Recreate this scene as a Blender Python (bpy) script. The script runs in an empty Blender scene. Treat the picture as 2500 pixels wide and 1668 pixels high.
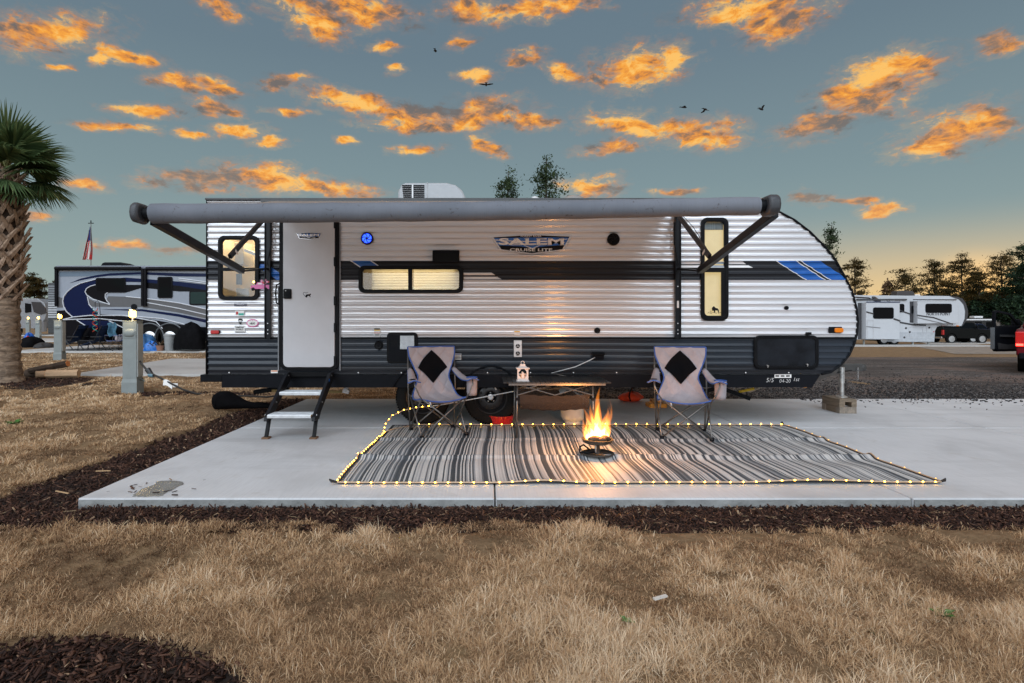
import bpy, math, random
import numpy as np
from mathutils import Vector, Matrix
random.seed(7)
RNG = np.random.default_rng(11)
PI = math.pi
R = math.radians
SC = bpy.context.scene
COL = SC.collection

# ------------------------------------------------------------------ camera
F, CX, CY, H = 1367.0, 1195.0, 780.0, 1.29      # photo geometry: focal length in pixels, principal point, eye height
cam_d = bpy.data.cameras.new('camera'); cam = bpy.data.objects.new('camera', cam_d); COL.objects.link(cam)
cam.location = (0, 0, H); cam.rotation_euler = (R(90), 0, 0)
cam_d.sensor_width = 36; cam_d.lens = F / 2500 * 36
cam_d.shift_x = (1250 - CX) / 2500; cam_d.shift_y = -(834 - CY) / 2500
cam_d.clip_start = 0.05; cam_d.clip_end = 6000
SC.camera = cam

# ------------------------------------------------------------------ light, sky, exposure
SUN_EL, SUN_AZ = 36.0, 190.0                    # degrees; azimuth clockwise from +Y: soft dusk light from the open sky behind the camera
sun_d = bpy.data.lights.new('sun', 'SUN'); sun = bpy.data.objects.new('sun', sun_d); COL.objects.link(sun)
sun_d.energy = 3.3; sun_d.angle = R(72); sun_d.color = (0.83, 0.915, 1.0)
_sd = Vector((math.sin(R(SUN_AZ)) * math.cos(R(SUN_EL)), math.cos(R(SUN_AZ)) * math.cos(R(SUN_EL)), math.sin(R(SUN_EL))))
sun.rotation_euler = (-_sd).to_track_quat('-Z', 'Y').to_euler()
sun.location = _sd * 60
SC.view_settings.view_transform = 'Standard'; SC.view_settings.look = 'None'
SC.view_settings.exposure = 0.0; SC.view_settings.gamma = 1.0; SC.view_settings.use_curve_mapping = False
SC.cycles.use_denoising = True
SC.cycles.max_bounces = 6; SC.cycles.diffuse_bounces = 3; SC.cycles.glossy_bounces = 3; SC.cycles.transmission_bounces = 4
SC.cycles.transparent_max_bounces = 12; SC.cycles.volume_bounces = 0
SC.cycles.sample_clamp_indirect = 4.0; SC.cycles.caustics_reflective = False; SC.cycles.caustics_refractive = False

class NT:
    """small helper to write node trees"""
    def __init__(s, tree): s.t = tree; s.n = tree.nodes; s.l = tree.links
    def node(s, kind, **kw):
        n = s.n.new(kind)
        for k, v in kw.items():
            if k.startswith('i_'):
                key = k[2:]; key = int(key) if key.isdigit() else key
                s.put(n.inputs[key], v)
            else: setattr(n, k, v)
        return n
    def put(s, sock, v):
        if isinstance(v, bpy.types.NodeSocket): s.l.new(v, sock)
        else: sock.default_value = v
    def math(s, op, a, b=None, c=None, clamp=False):
        n = s.n.new('ShaderNodeMath'); n.operation = op; n.use_clamp = clamp
        s.put(n.inputs[0], a)
        if b is not None: s.put(n.inputs[1], b)
        if c is not None: s.put(n.inputs[2], c)
        return n.outputs[0]
    def vec(s, op, a, b=None):
        n = s.n.new('ShaderNodeVectorMath'); n.operation = op
        s.put(n.inputs[0], a)
        if b is not None: s.put(n.inputs[1], b)
        return n.outputs['Value'] if op in ('LENGTH', 'DOT_PRODUCT', 'DISTANCE') else n.outputs[0]
    def noise(s, vec, scale, detail=4, rough=0.55, dist=0.0, dim='3D'):
        n = s.n.new('ShaderNodeTexNoise'); n.noise_dimensions = dim
        if vec is not None: s.l.new(vec, n.inputs['Vector'])
        n.inputs['Scale'].default_value = scale; n.inputs['Detail'].default_value = detail
        n.inputs['Roughness'].default_value = rough; n.inputs['Distortion'].default_value = dist
        return n.outputs[0]
    def ramp(s, fac, stops, interp='LINEAR'):
        n = s.n.new('ShaderNodeValToRGB'); s.put(n.inputs[0], fac); e = n.color_ramp.elements; n.color_ramp.interpolation = interp
        while len(e) > 1: e.remove(e[-1])
        e[0].position = stops[0][0]; e[0].color = tuple(stops[0][1]) + (1,)
        for p, c in stops[1:]:
            k = e.new(p); k.color = tuple(c) + (1,)
        return n.outputs[0]
    def mix(s, fac, a, b, mode='MIX'):
        n = s.n.new('ShaderNodeMix'); n.data_type = 'RGBA'; n.blend_type = mode
        s.put(n.inputs[0], fac)
        s.put(n.inputs[6], a if isinstance(a, bpy.types.NodeSocket) else tuple(a) + (1,))
        s.put(n.inputs[7], b if isinstance(b, bpy.types.NodeSocket) else tuple(b) + (1,))
        return n.outputs[2]
    def smooth(s, x, a, b):
        n = s.n.new('ShaderNodeMapRange'); n.interpolation_type = 'SMOOTHSTEP'
        s.put(n.inputs[0], x); n.inputs[1].default_value = a; n.inputs[2].default_value = b
        n.inputs[3].default_value = 0; n.inputs[4].default_value = 1
        return n.outputs[0]

def srgb(r, g, b):
    f = lambda c: (c / 255 / 12.92) if c / 255 <= .04045 else ((c / 255 + .055) / 1.055) ** 2.4
    return (f(r), f(g), f(b))

world = bpy.data.worlds.new('World'); SC.world = world; world.use_nodes = True
def build_world():
    T = NT(world.node_tree); T.n.clear()
    out = T.node('ShaderNodeOutputWorld')
    geo = T.node('ShaderNodeTexCoord'); d = T.vec('NORMALIZE', geo.outputs['Generated'])
    sep = T.node('ShaderNodeSeparateXYZ'); T.l.new(d, sep.inputs[0]); x, y, z = sep.outputs
    az = T.math('ARCTAN2', x, y); el = T.math('ARCSINE', z)
    # clear air: dusk gradient by elevation, plus the last warm light low over the trees where the sun went down
    base = T.ramp(T.math('ADD', T.math('MULTIPLY', el, 0.75), 0.1, clamp=True), [
        (0.0, srgb(120, 128, 126)), (0.10, srgb(160, 172, 166)), (0.16, srgb(144, 161, 158)), (0.27, srgb(124, 144, 148)),
        (0.42, srgb(105, 124, 135)), (0.62, srgb(95, 114, 129)), (1.0, srgb(88, 106, 124))])
    glowdir = Vector((math.sin(R(41)), math.cos(R(41)), 0.03)).normalized()
    ang = T.math('ARCCOSINE', T.vec('DOT_PRODUCT', d, tuple(glowdir)))
    elabs = T.math('ABSOLUTE', el)
    g1 = T.math('MULTIPLY', T.math('SUBTRACT', 1.0, T.smooth(ang, 0.0, 0.75)), T.math('SUBTRACT', 1.0, T.smooth(elabs, 0.0, 0.17)))
    g2 = T.math('SUBTRACT', 1.0, T.smooth(ang, 0.0, 0.075))
    base = T.mix(T.math('MULTIPLY', g1, 0.9), base, srgb(250, 205, 130))
    base = T.mix(T.math('MULTIPLY', g2, 0.75), base, (1.5, 0.85, 0.28))
    sky = T.node('ShaderNodeTexSky', sky_type='NISHITA', sun_disc=False, sun_elevation=R(SUN_EL), sun_rotation=R(SUN_AZ), altitude=10, air_density=1.0, dust_density=1.5, ozone_density=1.5)
    base = T.mix(1.0, base, T.mix(1.0, sky.outputs[0], (0.005, 0.005, 0.005), 'MULTIPLY'), 'ADD')
    # clouds: broken cumulus banks, each an uneven patch in azimuth / elevation, lit orange from under
    cv = T.node('ShaderNodeCombineXYZ'); T.l.new(az, cv.inputs[0]); T.l.new(el, cv.inputs[1]); cv.inputs[2].default_value = 1.0
    p = cv.outputs[0]
    C = [(110,75,135,44,-5),(505,25,58,24,25),(800,22,165,32,5),(735,60,75,32,10),(1080,22,70,34,0),(1200,25,100,26,-8),(1290,8,90,16,0),
         (1715,22,165,30,-8),(1790,52,112,38,-14),(1455,158,112,46,-8),(1300,165,58,18,20),(1545,140,46,34,0),(1200,134,46,20,-10),(2290,95,62,20,0),
         (2040,170,140,42,-12),(1960,222,100,34,-10),(2115,150,72,28,0),(1880,288,92,28,-15),(2000,245,100,25,0),
         (2200,300,150,46,-12),(2290,275,80,36,0),(2135,340,95,26,-10),(1450,292,118,28,8),(1600,305,118,32,5),(1400,338,72,15,-8),
         (830,240,132,24,12),(960,268,115,26,8),(1100,262,118,34,-5),(1000,290,150,16,0),(1220,278,60,20,0),(1120,338,46,16,22),(1090,176,46,13,0),
         (1050,102,40,14,-15),(880,107,40,12,0),(430,190,86,20,3),(500,208,62,15,15),(340,253,92,14,3),(490,245,68,20,10),(265,292,92,12,3),(550,300,62,14,0),(620,325,46,13,0),
         (430,305,46,9,12),(640,190,64,15,-8),(665,258,48,11,0),(480,412,145,24,0),(620,410,145,30,5),(760,432,112,19,5),(960,346,62,12,-5),
         (185,428,50,15,12),(90,495,42,13,0),(300,130,80,17,12),(135,152,28,9,0),(245,140,24,9,0),(280,565,70,17,0),(400,580,70,13,0),(1360,432,72,24,-5),
         (1550,440,56,8,0),(1860,450,62,16,5),(1950,460,62,11,10),(2030,484,56,13,-3),(805,326,26,9,0),(915,160,30,10,0)]
    def azel(px, py):
        u, v = (px * 1.0638 - CX) / F, (CY - py * 1.0638) / F
        return math.atan(u), math.atan(v / math.sqrt(1 + u * u))
    E = []
    for (cx, cy, rx, ry, an) in C:
        ca, sa = math.cos(R(an)), math.sin(R(an))
        a0 = azel(cx, cy); a1 = azel(cx + rx * ca, cy + rx * sa); a2 = azel(cx - ry * sa, cy + ry * ca)
        e1 = (a1[0] - a0[0], a1[1] - a0[1]); e2 = (a2[0] - a0[0], a2[1] - a0[1])
        th = math.atan2(e1[1], e1[0]); s1, s2 = math.hypot(*e1) * 1.13, math.hypot(*e2) * 1.2; c_, s_ = math.cos(th), math.sin(th)
        E.append((a0[0], math.hypot(s1 * c_, s2 * s_), (c_ / s1, s_ / s1, -(a0[0] * c_ + a0[1] * s_) / s1), (-s_ / s2, c_ / s2, (a0[0] * s_ - a0[1] * c_) / s2)))
    def cloud_bg(ells, generic):
        """a Background closure: clear air with the clouds of one stretch of sky"""
        st = T.vec('MULTIPLY', p, (1.0, 2.0, 0.0)); ps = st
        if generic:                       # the same broken cloud goes on round the rest of the sky
            gen = T.noise(ps, 5.0, 5, 0.6, 0.0, '2D'); rmin = T.math('MULTIPLY', T.math('SUBTRACT', 0.62, gen), 9.0)
        else:
            w = T.node('ShaderNodeTexNoise', noise_dimensions='2D'); T.l.new(ps, w.inputs[0]); w.inputs['Scale'].default_value = 16; w.inputs['Detail'].default_value = 3
            pw = T.vec('ADD', p, T.vec('MULTIPLY', T.vec('SUBTRACT', w.outputs[1], (.5, .5, .5)), (0.055, 0.026, 0)))
            rmin = None
            for (_, _, k1, k2) in ells:
                d1 = T.vec('DOT_PRODUCT', pw, k1); d2 = T.vec('DOT_PRODUCT', pw, k2)
                r = T.math('MULTIPLY_ADD', d1, d1, T.math('MULTIPLY', d2, d2)); rmin = r if rmin is None else T.math('MINIMUM', rmin, r)
            rmin = T.math('SQRT', rmin)
        f1 = gen if generic else T.noise(ps, 26, 8, 0.68, 0.35, '2D')
        fld = T.math('ADD', T.math('SUBTRACT', 1.0, rmin), T.math('MULTIPLY', T.math('SUBTRACT', f1, 0.50), 1.75))
        if not generic:
            f2 = T.noise(ps, 90, 4, 0.6, 0.4, '2D'); fld = T.math('ADD', fld, T.math('MULTIPLY', T.math('SUBTRACT', f2, 0.5), 0.55))
        dens = T.math('MULTIPLY', T.math('MAXIMUM', T.smooth(fld, 0.0, 0.66), T.math('MULTIPLY', T.smooth(fld, -0.40, 0.35), 0.16)), T.smooth(T.math('SUBTRACT', 1.75, rmin), 0.0, 0.5))
        shd = gen if generic else T.noise(T.vec('ADD', ps, (0.004, 0.020, 0)), 26, 6, 0.66, 0.35, '2D'); sh2 = gen if generic else T.noise(T.vec('ADD', ps, (0.3, 0.1, 0)), 8, 4, 0.6, 0.0, '2D')
        core = T.smooth(fld, 0.35, 1.3)
        lit = T.math('ADD', T.math('ADD', T.math('MULTIPLY', T.math('SUBTRACT', shd, f1), 1.7), T.math('MULTIPLY', T.math('SUBTRACT', sh2, 0.5), 3.0)), T.math('SUBTRACT', 0.66, T.math('MULTIPLY', core, 0.12)), clamp=True)
        ccol = T.ramp(lit, [(0.0, srgb(118, 98, 86)), (0.28, srgb(170, 120, 78)), (0.52, srgb(228, 146, 66)), (0.75, srgb(250, 168, 66)), (1.0, srgb(255, 196, 104))])
        ccol = T.mix(T.math('MULTIPLY', T.math('SUBTRACT', 1.0, T.smooth(el, 0.05, 0.32)), 0.35), ccol, srgb(225, 175, 140))
        if generic: ccol = T.mix(T.smooth(T.math('ABSOLUTE', az), 1.2, 2.2), ccol, srgb(170, 150, 145))
        alpha = T.math('MULTIPLY', dens, T.math('ADD', 0.68, T.math('MULTIPLY', T.smooth(sh2, 0.36, 0.52), 0.29)))
        b = T.node('ShaderNodeBackground'); T.l.new(T.mix(alpha, base, ccol), b.inputs[0]); return b.outputs[0]
    cuts = [-0.50, -0.28, -0.06, 0.17, 0.38]
    lo = [-0.90] + cuts; hi = cuts + [0.90]
    cells = [cloud_bg([e for e in E if e[0] + e[1] * 1.9 + .03 > a and e[0] - e[1] * 1.9 - .03 < b], False) for a, b in zip(lo, hi)]
    def mixsh(fac, a, b):
        m = T.node('ShaderNodeMixShader'); T.l.new(fac, m.inputs[0]); T.l.new(a, m.inputs[1]); T.l.new(b, m.inputs[2]); return m.outputs[0]
    cur = cells[-1]
    for k in range(len(cuts) - 1, -1, -1): cur = mixsh(T.math('GREATER_THAN', az, cuts[k]), cells[k], cur)
    front = T.math('MULTIPLY', T.math('LESS_THAN', T.math('ABSOLUTE', az), 0.84), T.math('MULTIPLY', T.math('LESS_THAN', el, 0.62), T.math('GREATER_THAN', el, 0.02)))
    T.l.new(mixsh(front, cloud_bg([], True), cur), out.inputs[0])
build_world()

# ------------------------------------------------------------------ mesh helpers
def rrect(x0, x1, z0, z1, r, n=5):
    """rounded rectangle outline, counter-clockwise in (x, z)"""
    if x0 > x1: x0, x1 = x1, x0
    if z0 > z1: z0, z1 = z1, z0
    r = min(r, (x1 - x0) / 2 - 1e-4, (z1 - z0) / 2 - 1e-4)
    P = []
    for cx, cz, a in ((x1 - r, z0 + r, -90), (x1 - r, z1 - r, 0), (x0 + r, z1 - r, 90), (x0 + r, z0 + r, 180)):
        for k in range(n + 1):
            t = R(a + 90 * k / n); P.append((cx + r * math.cos(t), cz + r * math.sin(t)))
    return P
def circ(cx, cz, r, n=20, rz=None):
    rz = rz or r
    return [(cx + r * math.cos(2 * PI * k / n), cz + rz * math.sin(2 * PI * k / n)) for k in range(n)]

class MB:
    def __init__(s): s.v = []; s.f = []; s.m = []; s.cur = 0
    def add(s, vs, fs):
        o = len(s.v); s.v += [tuple(p) for p in vs]; s.f += [tuple(i + o for i in f) for f in fs]; s.m += [s.cur] * len(fs); return s
    def box(s, x0, x1, y0, y1, z0, z1):
        return s.add([(x0,y0,z0),(x1,y0,z0),(x1,y1,z0),(x0,y1,z0),(x0,y0,z1),(x1,y0,z1),(x1,y1,z1),(x0,y1,z1)],
                     [(3,2,1,0),(4,5,6,7),(0,1,5,4),(1,2,6,5),(2,3,7,6),(3,0,4,7)])
    def obox(s, c, size, rot=None):
        c = Vector(c); h = Vector(size) / 2; M = rot if rot is not None else Matrix.Identity(3)
        vs = [c + M @ Vector((a * h.x, b * h.y, e * h.z)) for e in (-1, 1) for (a, b) in ((-1,-1),(1,-1),(1,1),(-1,1))]
        return s.add(vs, [(3,2,1,0),(4,5,6,7),(0,1,5,4),(1,2,6,5),(2,3,7,6),(3,0,4,7)])
    def bar(s, p, q, w, h, up=(0, 0, 1)):
        p, q = Vector(p), Vector(q); d = (q - p); L = d.length; d.normalize()
        u = Vector(up); sx = d.cross(u)
        if sx.length < 1e-5: sx = d.cross(Vector((1, 0, 0)))
        sx.normalize(); u = sx.cross(d)
        M = Matrix((sx, d, u)).transposed()
        return s.obox((p + q) / 2, (w, L, h), M)
    def tube(s, pts, r, n=8, closed=False):
        P = [Vector(p) for p in pts]; m = len(P); rs = r if hasattr(r, '__len__') else [r] * m
        up = None; rings = []
        for i, p in enumerate(P):
            a = P[i - 1] if (i > 0 or closed) else P[i]; b = P[(i + 1) % m] if (i < m - 1 or closed) else P[i]
            d = (b - a)
            if d.length < 1e-9: d = Vector((0, 0, 1))
            d.normalize()
            if up is None: up = Vector((0, 0, 1)) if abs(d.z) < .9 else Vector((1, 0, 0))
            sx = d.cross(up)
            if sx.length < 1e-4: sx = d.cross(Vector((.3, .9, .1)))
            sx.normalize(); up = sx.cross(d).normalized()
            rings.append([p + rs[i] * (math.cos(2 * PI * k / n) * sx + math.sin(2 * PI * k / n) * up) for k in range(n)])
        vs = [q for g in rings for q in g]; fs = []
        for i in range(m if closed else m - 1):
            a, b = i * n, ((i + 1) % m) * n
            for k in range(n): fs.append((a + k, b + k, b + (k + 1) % n, a + (k + 1) % n))
        if not closed: fs += [tuple(range(n)), tuple(reversed(range((m - 1) * n, m * n)))]
        return s.add(vs, fs)
    def lathe(s, prof, c=(0, 0, 0), axis='z', n=20, cap=True):
        c = Vector(c); vs = []; fs = []
        for r, h in prof:
            for k in range(n):
                a = 2 * PI * k / n; x, y = r * math.cos(a), r * math.sin(a)
                vs.append(c + Vector({'z': (x, y, h), 'y': (x, h, y), 'x': (h, x, y)}[axis]))
        for i in range(len(prof) - 1):
            for k in range(n): fs.append((i*n + k, i*n + (k+1) % n, (i+1)*n + (k+1) % n, (i+1)*n + k))
        if cap: fs += [tuple(range(n)), tuple(reversed(range((len(prof)-1)*n, len(prof)*n)))]
        return s.add(vs, fs)
    def prism(s, poly, a, b, plane='xz'):
        """polygon extruded from a to b along the third axis"""
        n = len(poly)
        mk = {'xz': lambda p, t: (p[0], t, p[1]), 'xy': lambda p, t: (p[0], p[1], t), 'yz': lambda p, t: (t, p[0], p[1])}[plane]
        vs = [mk(p, a) for p in poly] + [mk(p, b) for p in poly]
        fs = [tuple(range(n)), tuple(reversed(range(n, 2 * n)))] + [(i, n + i, n + (i+1) % n, (i+1) % n) for i in range(n)]
        return s.add(vs, fs)
    def ring(s, outer, inner, a, b, plane='xz'):
        n = len(outer); mk = {'xz': lambda p, t: (p[0], t, p[1]), 'xy': lambda p, t: (p[0], p[1], t), 'yz': lambda p, t: (t, p[0], p[1])}[plane]
        vs = [mk(p, a) for p in outer] + [mk(p, a) for p in inner] + [mk(p, b) for p in outer] + [mk(p, b) for p in inner]
        fs = []
        for i in range(n):
            j = (i + 1) % n
            fs += [(i, j, n+j, n+i), (2*n+j, 2*n+i, 3*n+i, 3*n+j), (j, i, 2*n+i, 2*n+j), (n+i, n+j, 3*n+j, 3*n+i)]
        return s.add(vs, fs)
    def grid(s, fn, nu, nv):
        vs = [fn(i / nu, j / nv) for j in range(nv + 1) for i in range(nu + 1)]
        fs = [(j*(nu+1)+i, j*(nu+1)+i+1, (j+1)*(nu+1)+i+1, (j+1)*(nu+1)+i) for j in range(nv) for i in range(nu)]
        return s.add(vs, fs)
    def xform(s, M):
        s.v = [tuple(M @ Vector(p)) for p in s.v]; return s

def root_of(o):
    while o.parent: o = o.parent
    return o
def obj(name, mb, mats, parent=None, smooth=False, bevel=0, local=False, label=None, solid=0, flip=False):
    me = bpy.data.meshes.new(name)
    v = mb.v
    if parent is not None and not local:
        L = root_of(parent).location; v = [(p[0]-L[0], p[1]-L[1], p[2]-L[2]) for p in v]
    me.from_pydata(v, [], mb.f)
    mats = mats if isinstance(mats, (list, tuple)) else [mats]
    for m in mats: me.materials.append(m)
    if len(mats) > 1: me.polygons.foreach_set('material_index', mb.m)
    if smooth: me.polygons.foreach_set('use_smooth', [True] * len(me.polygons))
    me.update()
    o = bpy.data.objects.new(name, me); COL.objects.link(o)
    if parent is not None: o.parent = parent
    if solid:
        md = o.modifiers.new('solid', 'SOLIDIFY'); md.thickness = solid; md.offset = 0
    if bevel:
        md = o.modifiers.new('bevel', 'BEVEL'); md.width = bevel; md.segments = 2; md.limit_method = 'ANGLE'; md.angle_limit = R(40)
        md.harden_normals = False
    if smooth == 'auto' or (bevel and smooth):
        me.polygons.foreach_set('use_smooth', [True] * len(me.polygons))
        try:
            me.set_sharp_from_angle(angle=R(38))
        except Exception: pass
    if label: o['label'] = label
    return o
def thing(name, label, cat, loc=(0, 0, 0), rz=0, group=None):
    o = bpy.data.objects.new(name, None); COL.objects.link(o); o.empty_display_size = 0.1
    o.location = loc; o.rotation_euler = (0, 0, rz); tag(o, label, cat, group); return o
def tag(o, label=None, cat=None, group=None, kind=None):
    if label: o['label'] = label
    if cat: o['category'] = cat
    if group: o['group'] = group
    if kind: o['kind'] = kind
    return o
def copy_tree(o, parent=None):
    c = o.copy(); COL.objects.link(c); c.parent = parent
    for ch in o.children: copy_tree(ch, c)
    return c
def big_mesh(name, verts, faces_flat, sizes, mat, attr=None, smooth=False):
    """numpy mesh"""
    me = bpy.data.meshes.new(name); n = len(verts)
    me.vertices.add(n); me.vertices.foreach_set('co', np.asarray(verts, dtype=np.float32).ravel())
    me.loops.add(len(faces_flat)); me.loops.foreach_set('vertex_index', np.asarray(faces_flat, dtype=np.int32))
    sizes = np.asarray(sizes, dtype=np.int32); st = np.concatenate(([0], np.cumsum(sizes)[:-1])).astype(np.int32)
    me.polygons.add(len(sizes)); me.polygons.foreach_set('loop_start', st)
    if smooth: me.polygons.foreach_set('use_smooth', np.ones(len(sizes), dtype=bool))
    if attr is not None:
        a = me.attributes.new('rnd', 'FLOAT', 'POINT'); a.data.foreach_set('value', np.asarray(attr, dtype=np.float32))
    me.materials.append(mat); me.update(calc_edges=True); me.validate()
    o = bpy.data.objects.new(name, me); COL.objects.link(o); return o
def text_mb(body, size, loc, bold=0.0, sx=1.0, align='CENTER', ext=0.0, shear=0.0, space=1.0):
    """lettering as a mesh standing in the xz plane, facing -y"""
    cu = bpy.data.curves.new('lettering', 'FONT'); cu.body = body; cu.size = size; cu.align_x = align; cu.align_y = 'CENTER'
    cu.offset = bold; cu.extrude = ext; cu.shear = shear; cu.space_character = space; cu.resolution_u = 3
    o = bpy.data.objects.new('lettering', cu); COL.objects.link(o)
    dg = bpy.context.evaluated_depsgraph_get(); dg.update()
    me = bpy.data.meshes.new_from_object(o.evaluated_get(dg))
    mb = MB(); mb.add([(loc[0] + p.co.x * sx, loc[1] - p.co.z, loc[2] + p.co.y) for p in me.vertices], [tuple(f.vertices) for f in me.polygons])
    bpy.data.objects.remove(o); bpy.data.curves.remove(cu); bpy.data.meshes.remove(me)
    return mb

def _hash(ix, iy, seed):
    h = (ix.astype(np.int64) * 374761393 + iy.astype(np.int64) * 668265263 + seed * 1442695041) & 0x7fffffff
    h = ((h ^ (h >> 13)) * 1274126177) & 0x7fffffff
    return ((h ^ (h >> 16)) & 0xffff) / 65535.0
def vnoise(x, y, seed=0):
    x = np.asarray(x, float); y = np.asarray(y, float)
    ix, iy = np.floor(x), np.floor(y); fx, fy = x - ix, y - iy
    fx = fx * fx * (3 - 2 * fx); fy = fy * fy * (3 - 2 * fy)
    a, b = _hash(ix, iy, seed), _hash(ix + 1, iy, seed); c, d = _hash(ix, iy + 1, seed), _hash(ix + 1, iy + 1, seed)
    return (a * (1 - fx) + b * fx) * (1 - fy) + (c * (1 - fx) + d * fx) * fy
def fbm(x, y, seed=0, o=3):
    s = 0; a = .5; t = 0
    for k in range(o): s = s + a * vnoise(x * 2 ** k, y * 2 ** k, seed + k * 17); t += a; a *= .5
    return s / t

# ------------------------------------------------------------------ materials
MATS = {}
def mk(name, col, rough=0.5, metal=0.0, var=0.12, scale=6.0, bump=0.0, bscale=40.0, coat=0.0, emit=None, estr=0.0, spec=0.5, stretch=None, rvar=0.0, trans=0.0):
    if name in MATS: return MATS[name]
    m = bpy.data.materials.new(name); m.use_nodes = True; T = NT(m.node_tree)
    b = T.n['Principled BSDF']
    b.inputs['Roughness'].default_value = rough; b.inputs['Metallic'].default_value = metal
    b.inputs['Specular IOR Level'].default_value = spec; b.inputs['Coat Weight'].default_value = coat; b.inputs['Coat Roughness'].default_value = 0.08
    tc = T.node('ShaderNodeTexCoord').outputs['Object']
    if stretch:
        mp = T.node('ShaderNodeMapping'); T.l.new(tc, mp.inputs[0]); mp.inputs['Scale'].default_value = stretch; tc = mp.outputs[0]
    if var:
        n = T.noise(tc, scale, 5, 0.6)
        lo = tuple(c * (1 - var) for c in col); hi = tuple(min(1, c * (1 + var)) for c in col)
        T.l.new(T.ramp(n, [(0.3, lo), (0.7, hi)]), b.inputs['Base Color'])
        if rvar: T.l.new(T.math('ADD', rough - rvar / 2, T.math('MULTIPLY', n, rvar), clamp=True), b.inputs['Roughness'])
    else: b.inputs['Base Color'].default_value = tuple(col) + (1,)
    if bump:
        bn = T.node('ShaderNodeBump'); bn.inputs['Strength'].default_value = bump; bn.inputs['Distance'].default_value = 0.01
        T.l.new(T.noise(tc, bscale, 4, 0.6), bn.inputs['Height']); T.l.new(bn.outputs[0], b.inputs['Normal'])
    if emit:
        b.inputs['Emission Color'].default_value = tuple(emit) + (1,); b.inputs['Emission Strength'].default_value = estr
    if trans: b.inputs['Transmission Weight'].default_value = trans
    MATS[name] = m; return m
def attr_mat(name, stops, rough=0.8, trans=0.0, noise_scale=0):
    m = bpy.data.materials.new(name); m.use_nodes = True; T = NT(m.node_tree); b = T.n['Principled BSDF']
    a = T.node('ShaderNodeAttribute', attribute_name='rnd'); c = T.ramp(a.outputs['Fac'], stops)
    T.l.new(c, b.inputs['Base Color']); b.inputs['Roughness'].default_value = rough; b.inputs['Specular IOR Level'].default_value = 0.25
    if trans:
        tr = T.node('ShaderNodeBsdfTranslucent'); T.l.new(c, tr.inputs[0]); mx = T.node('ShaderNodeMixShader'); mx.inputs[0].default_value = trans
        T.l.new(b.outputs[0], mx.inputs[1]); T.l.new(tr.outputs[0], mx.inputs[2]); T.l.new(mx.outputs[0], T.n['Material Output'].inputs[0])
    MATS[name] = m; return m
def glass_mat(name, tint=(0.9, 0.95, 1), refl=1.0):
    m = bpy.data.materials.new(name); m.use_nodes = True; T = NT(m.node_tree); T.n.remove(T.n['Principled BSDF'])
    t = T.node('ShaderNodeBsdfTransparent'); t.inputs[0].default_value = tuple(tint) + (1,)
    g = T.node('ShaderNodeBsdfGlossy'); g.inputs['Roughness'].default_value = 0.02
    fr = T.node('ShaderNodeFresnel'); fr.inputs[0].default_value = 1.45
    mx = T.node('ShaderNodeMixShader'); T.l.new(T.math('MULTIPLY', fr.outputs[0], refl, clamp=True), mx.inputs[0])
    T.l.new(t.outputs[0], mx.inputs[1]); T.l.new(g.outputs[0], mx.inputs[2]); T.l.new(mx.outputs[0], T.n['Material Output'].inputs[0])
    MATS[name] = m; return m
def glow(name, col, strength):
    if name in MATS: return MATS[name]
    m = bpy.data.materials.new(name); m.use_nodes = True; T = NT(m.node_tree); T.n.remove(T.n['Principled BSDF'])
    e = T.node('ShaderNodeEmission'); e.inputs[0].default_value = tuple(col) + (1,); e.inputs[1].default_value = strength
    T.l.new(e.outputs[0], T.n['Material Output'].inputs[0]); MATS[name] = m; return m

BLACK = mk('black_trim', (0.008, 0.009, 0.011), 0.4, var=0.25, scale=9, rvar=0.2, spec=0.07)
BLACKP = mk('black_plastic', (0.009, 0.010, 0.013), 0.5, bump=0.15, bscale=220, spec=0.06)
RUBBER = mk('tyre_rubber', (0.012, 0.012, 0.012), 0.75, spec=0.06, var=0.3, bump=0.3, bscale=60)
WHITEP = mk('white_plastic', (0.72, 0.73, 0.74), 0.4, var=0.05)
STEEL = mk('brushed_steel', (0.55, 0.55, 0.56), 0.28, 1.0, var=0.1, scale=30)
ALU = mk('aluminium', (0.62, 0.64, 0.66), 0.4, 0.9, var=0.12, scale=20)
GREYTUBE = mk('grey_tube', (0.16, 0.155, 0.15), 0.35, 0.7, var=0.15)
RED = mk('red_plastic', (0.45, 0.02, 0.02), 0.3, var=0.1)
AMBER = mk('amber_lens', (0.75, 0.2, 0.01), 0.2, var=0.1)
DGLASS = mk('dark_window_glass', (0.004, 0.005, 0.006), 0.04, var=0, spec=0.14)
PAPER = mk('sticker_white', (0.75, 0.75, 0.74), 0.5, var=0.05)
INK = mk('sticker_ink', (0.012, 0.012, 0.014), 0.5, var=0.1, spec=0.1)
SILVER = mk('badge_silver', (0.62, 0.6, 0.6), 0.22, 0.85, var=0.08)
BLUE = mk('badge_blue', (0.02, 0.12, 0.45), 0.3, var=0.3, scale=14)
CLEAR = glass_mat('window_glass')

def at(px, py, d): return ((px - CX) / F * d, d, H - (py - CY) / F * d)
# ------------------------------------------------------------------ the ground
def sstep(a, b, x):
    t = np.clip((np.asarray(x, float) - a) / (b - a), 0, 1); return t * t * (3 - 2 * t)
def gz(x, y):
    """terrain height: level by the pads, falling away gently to the far right"""
    x = np.asarray(x, float); y = np.asarray(y, float)
    return -0.05 - 0.0215 * np.clip(y - 14, 0, 75) * sstep(1, 9, x - 0.02 * y)
def gzf(x, y): return float(gz(x, y))

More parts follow.
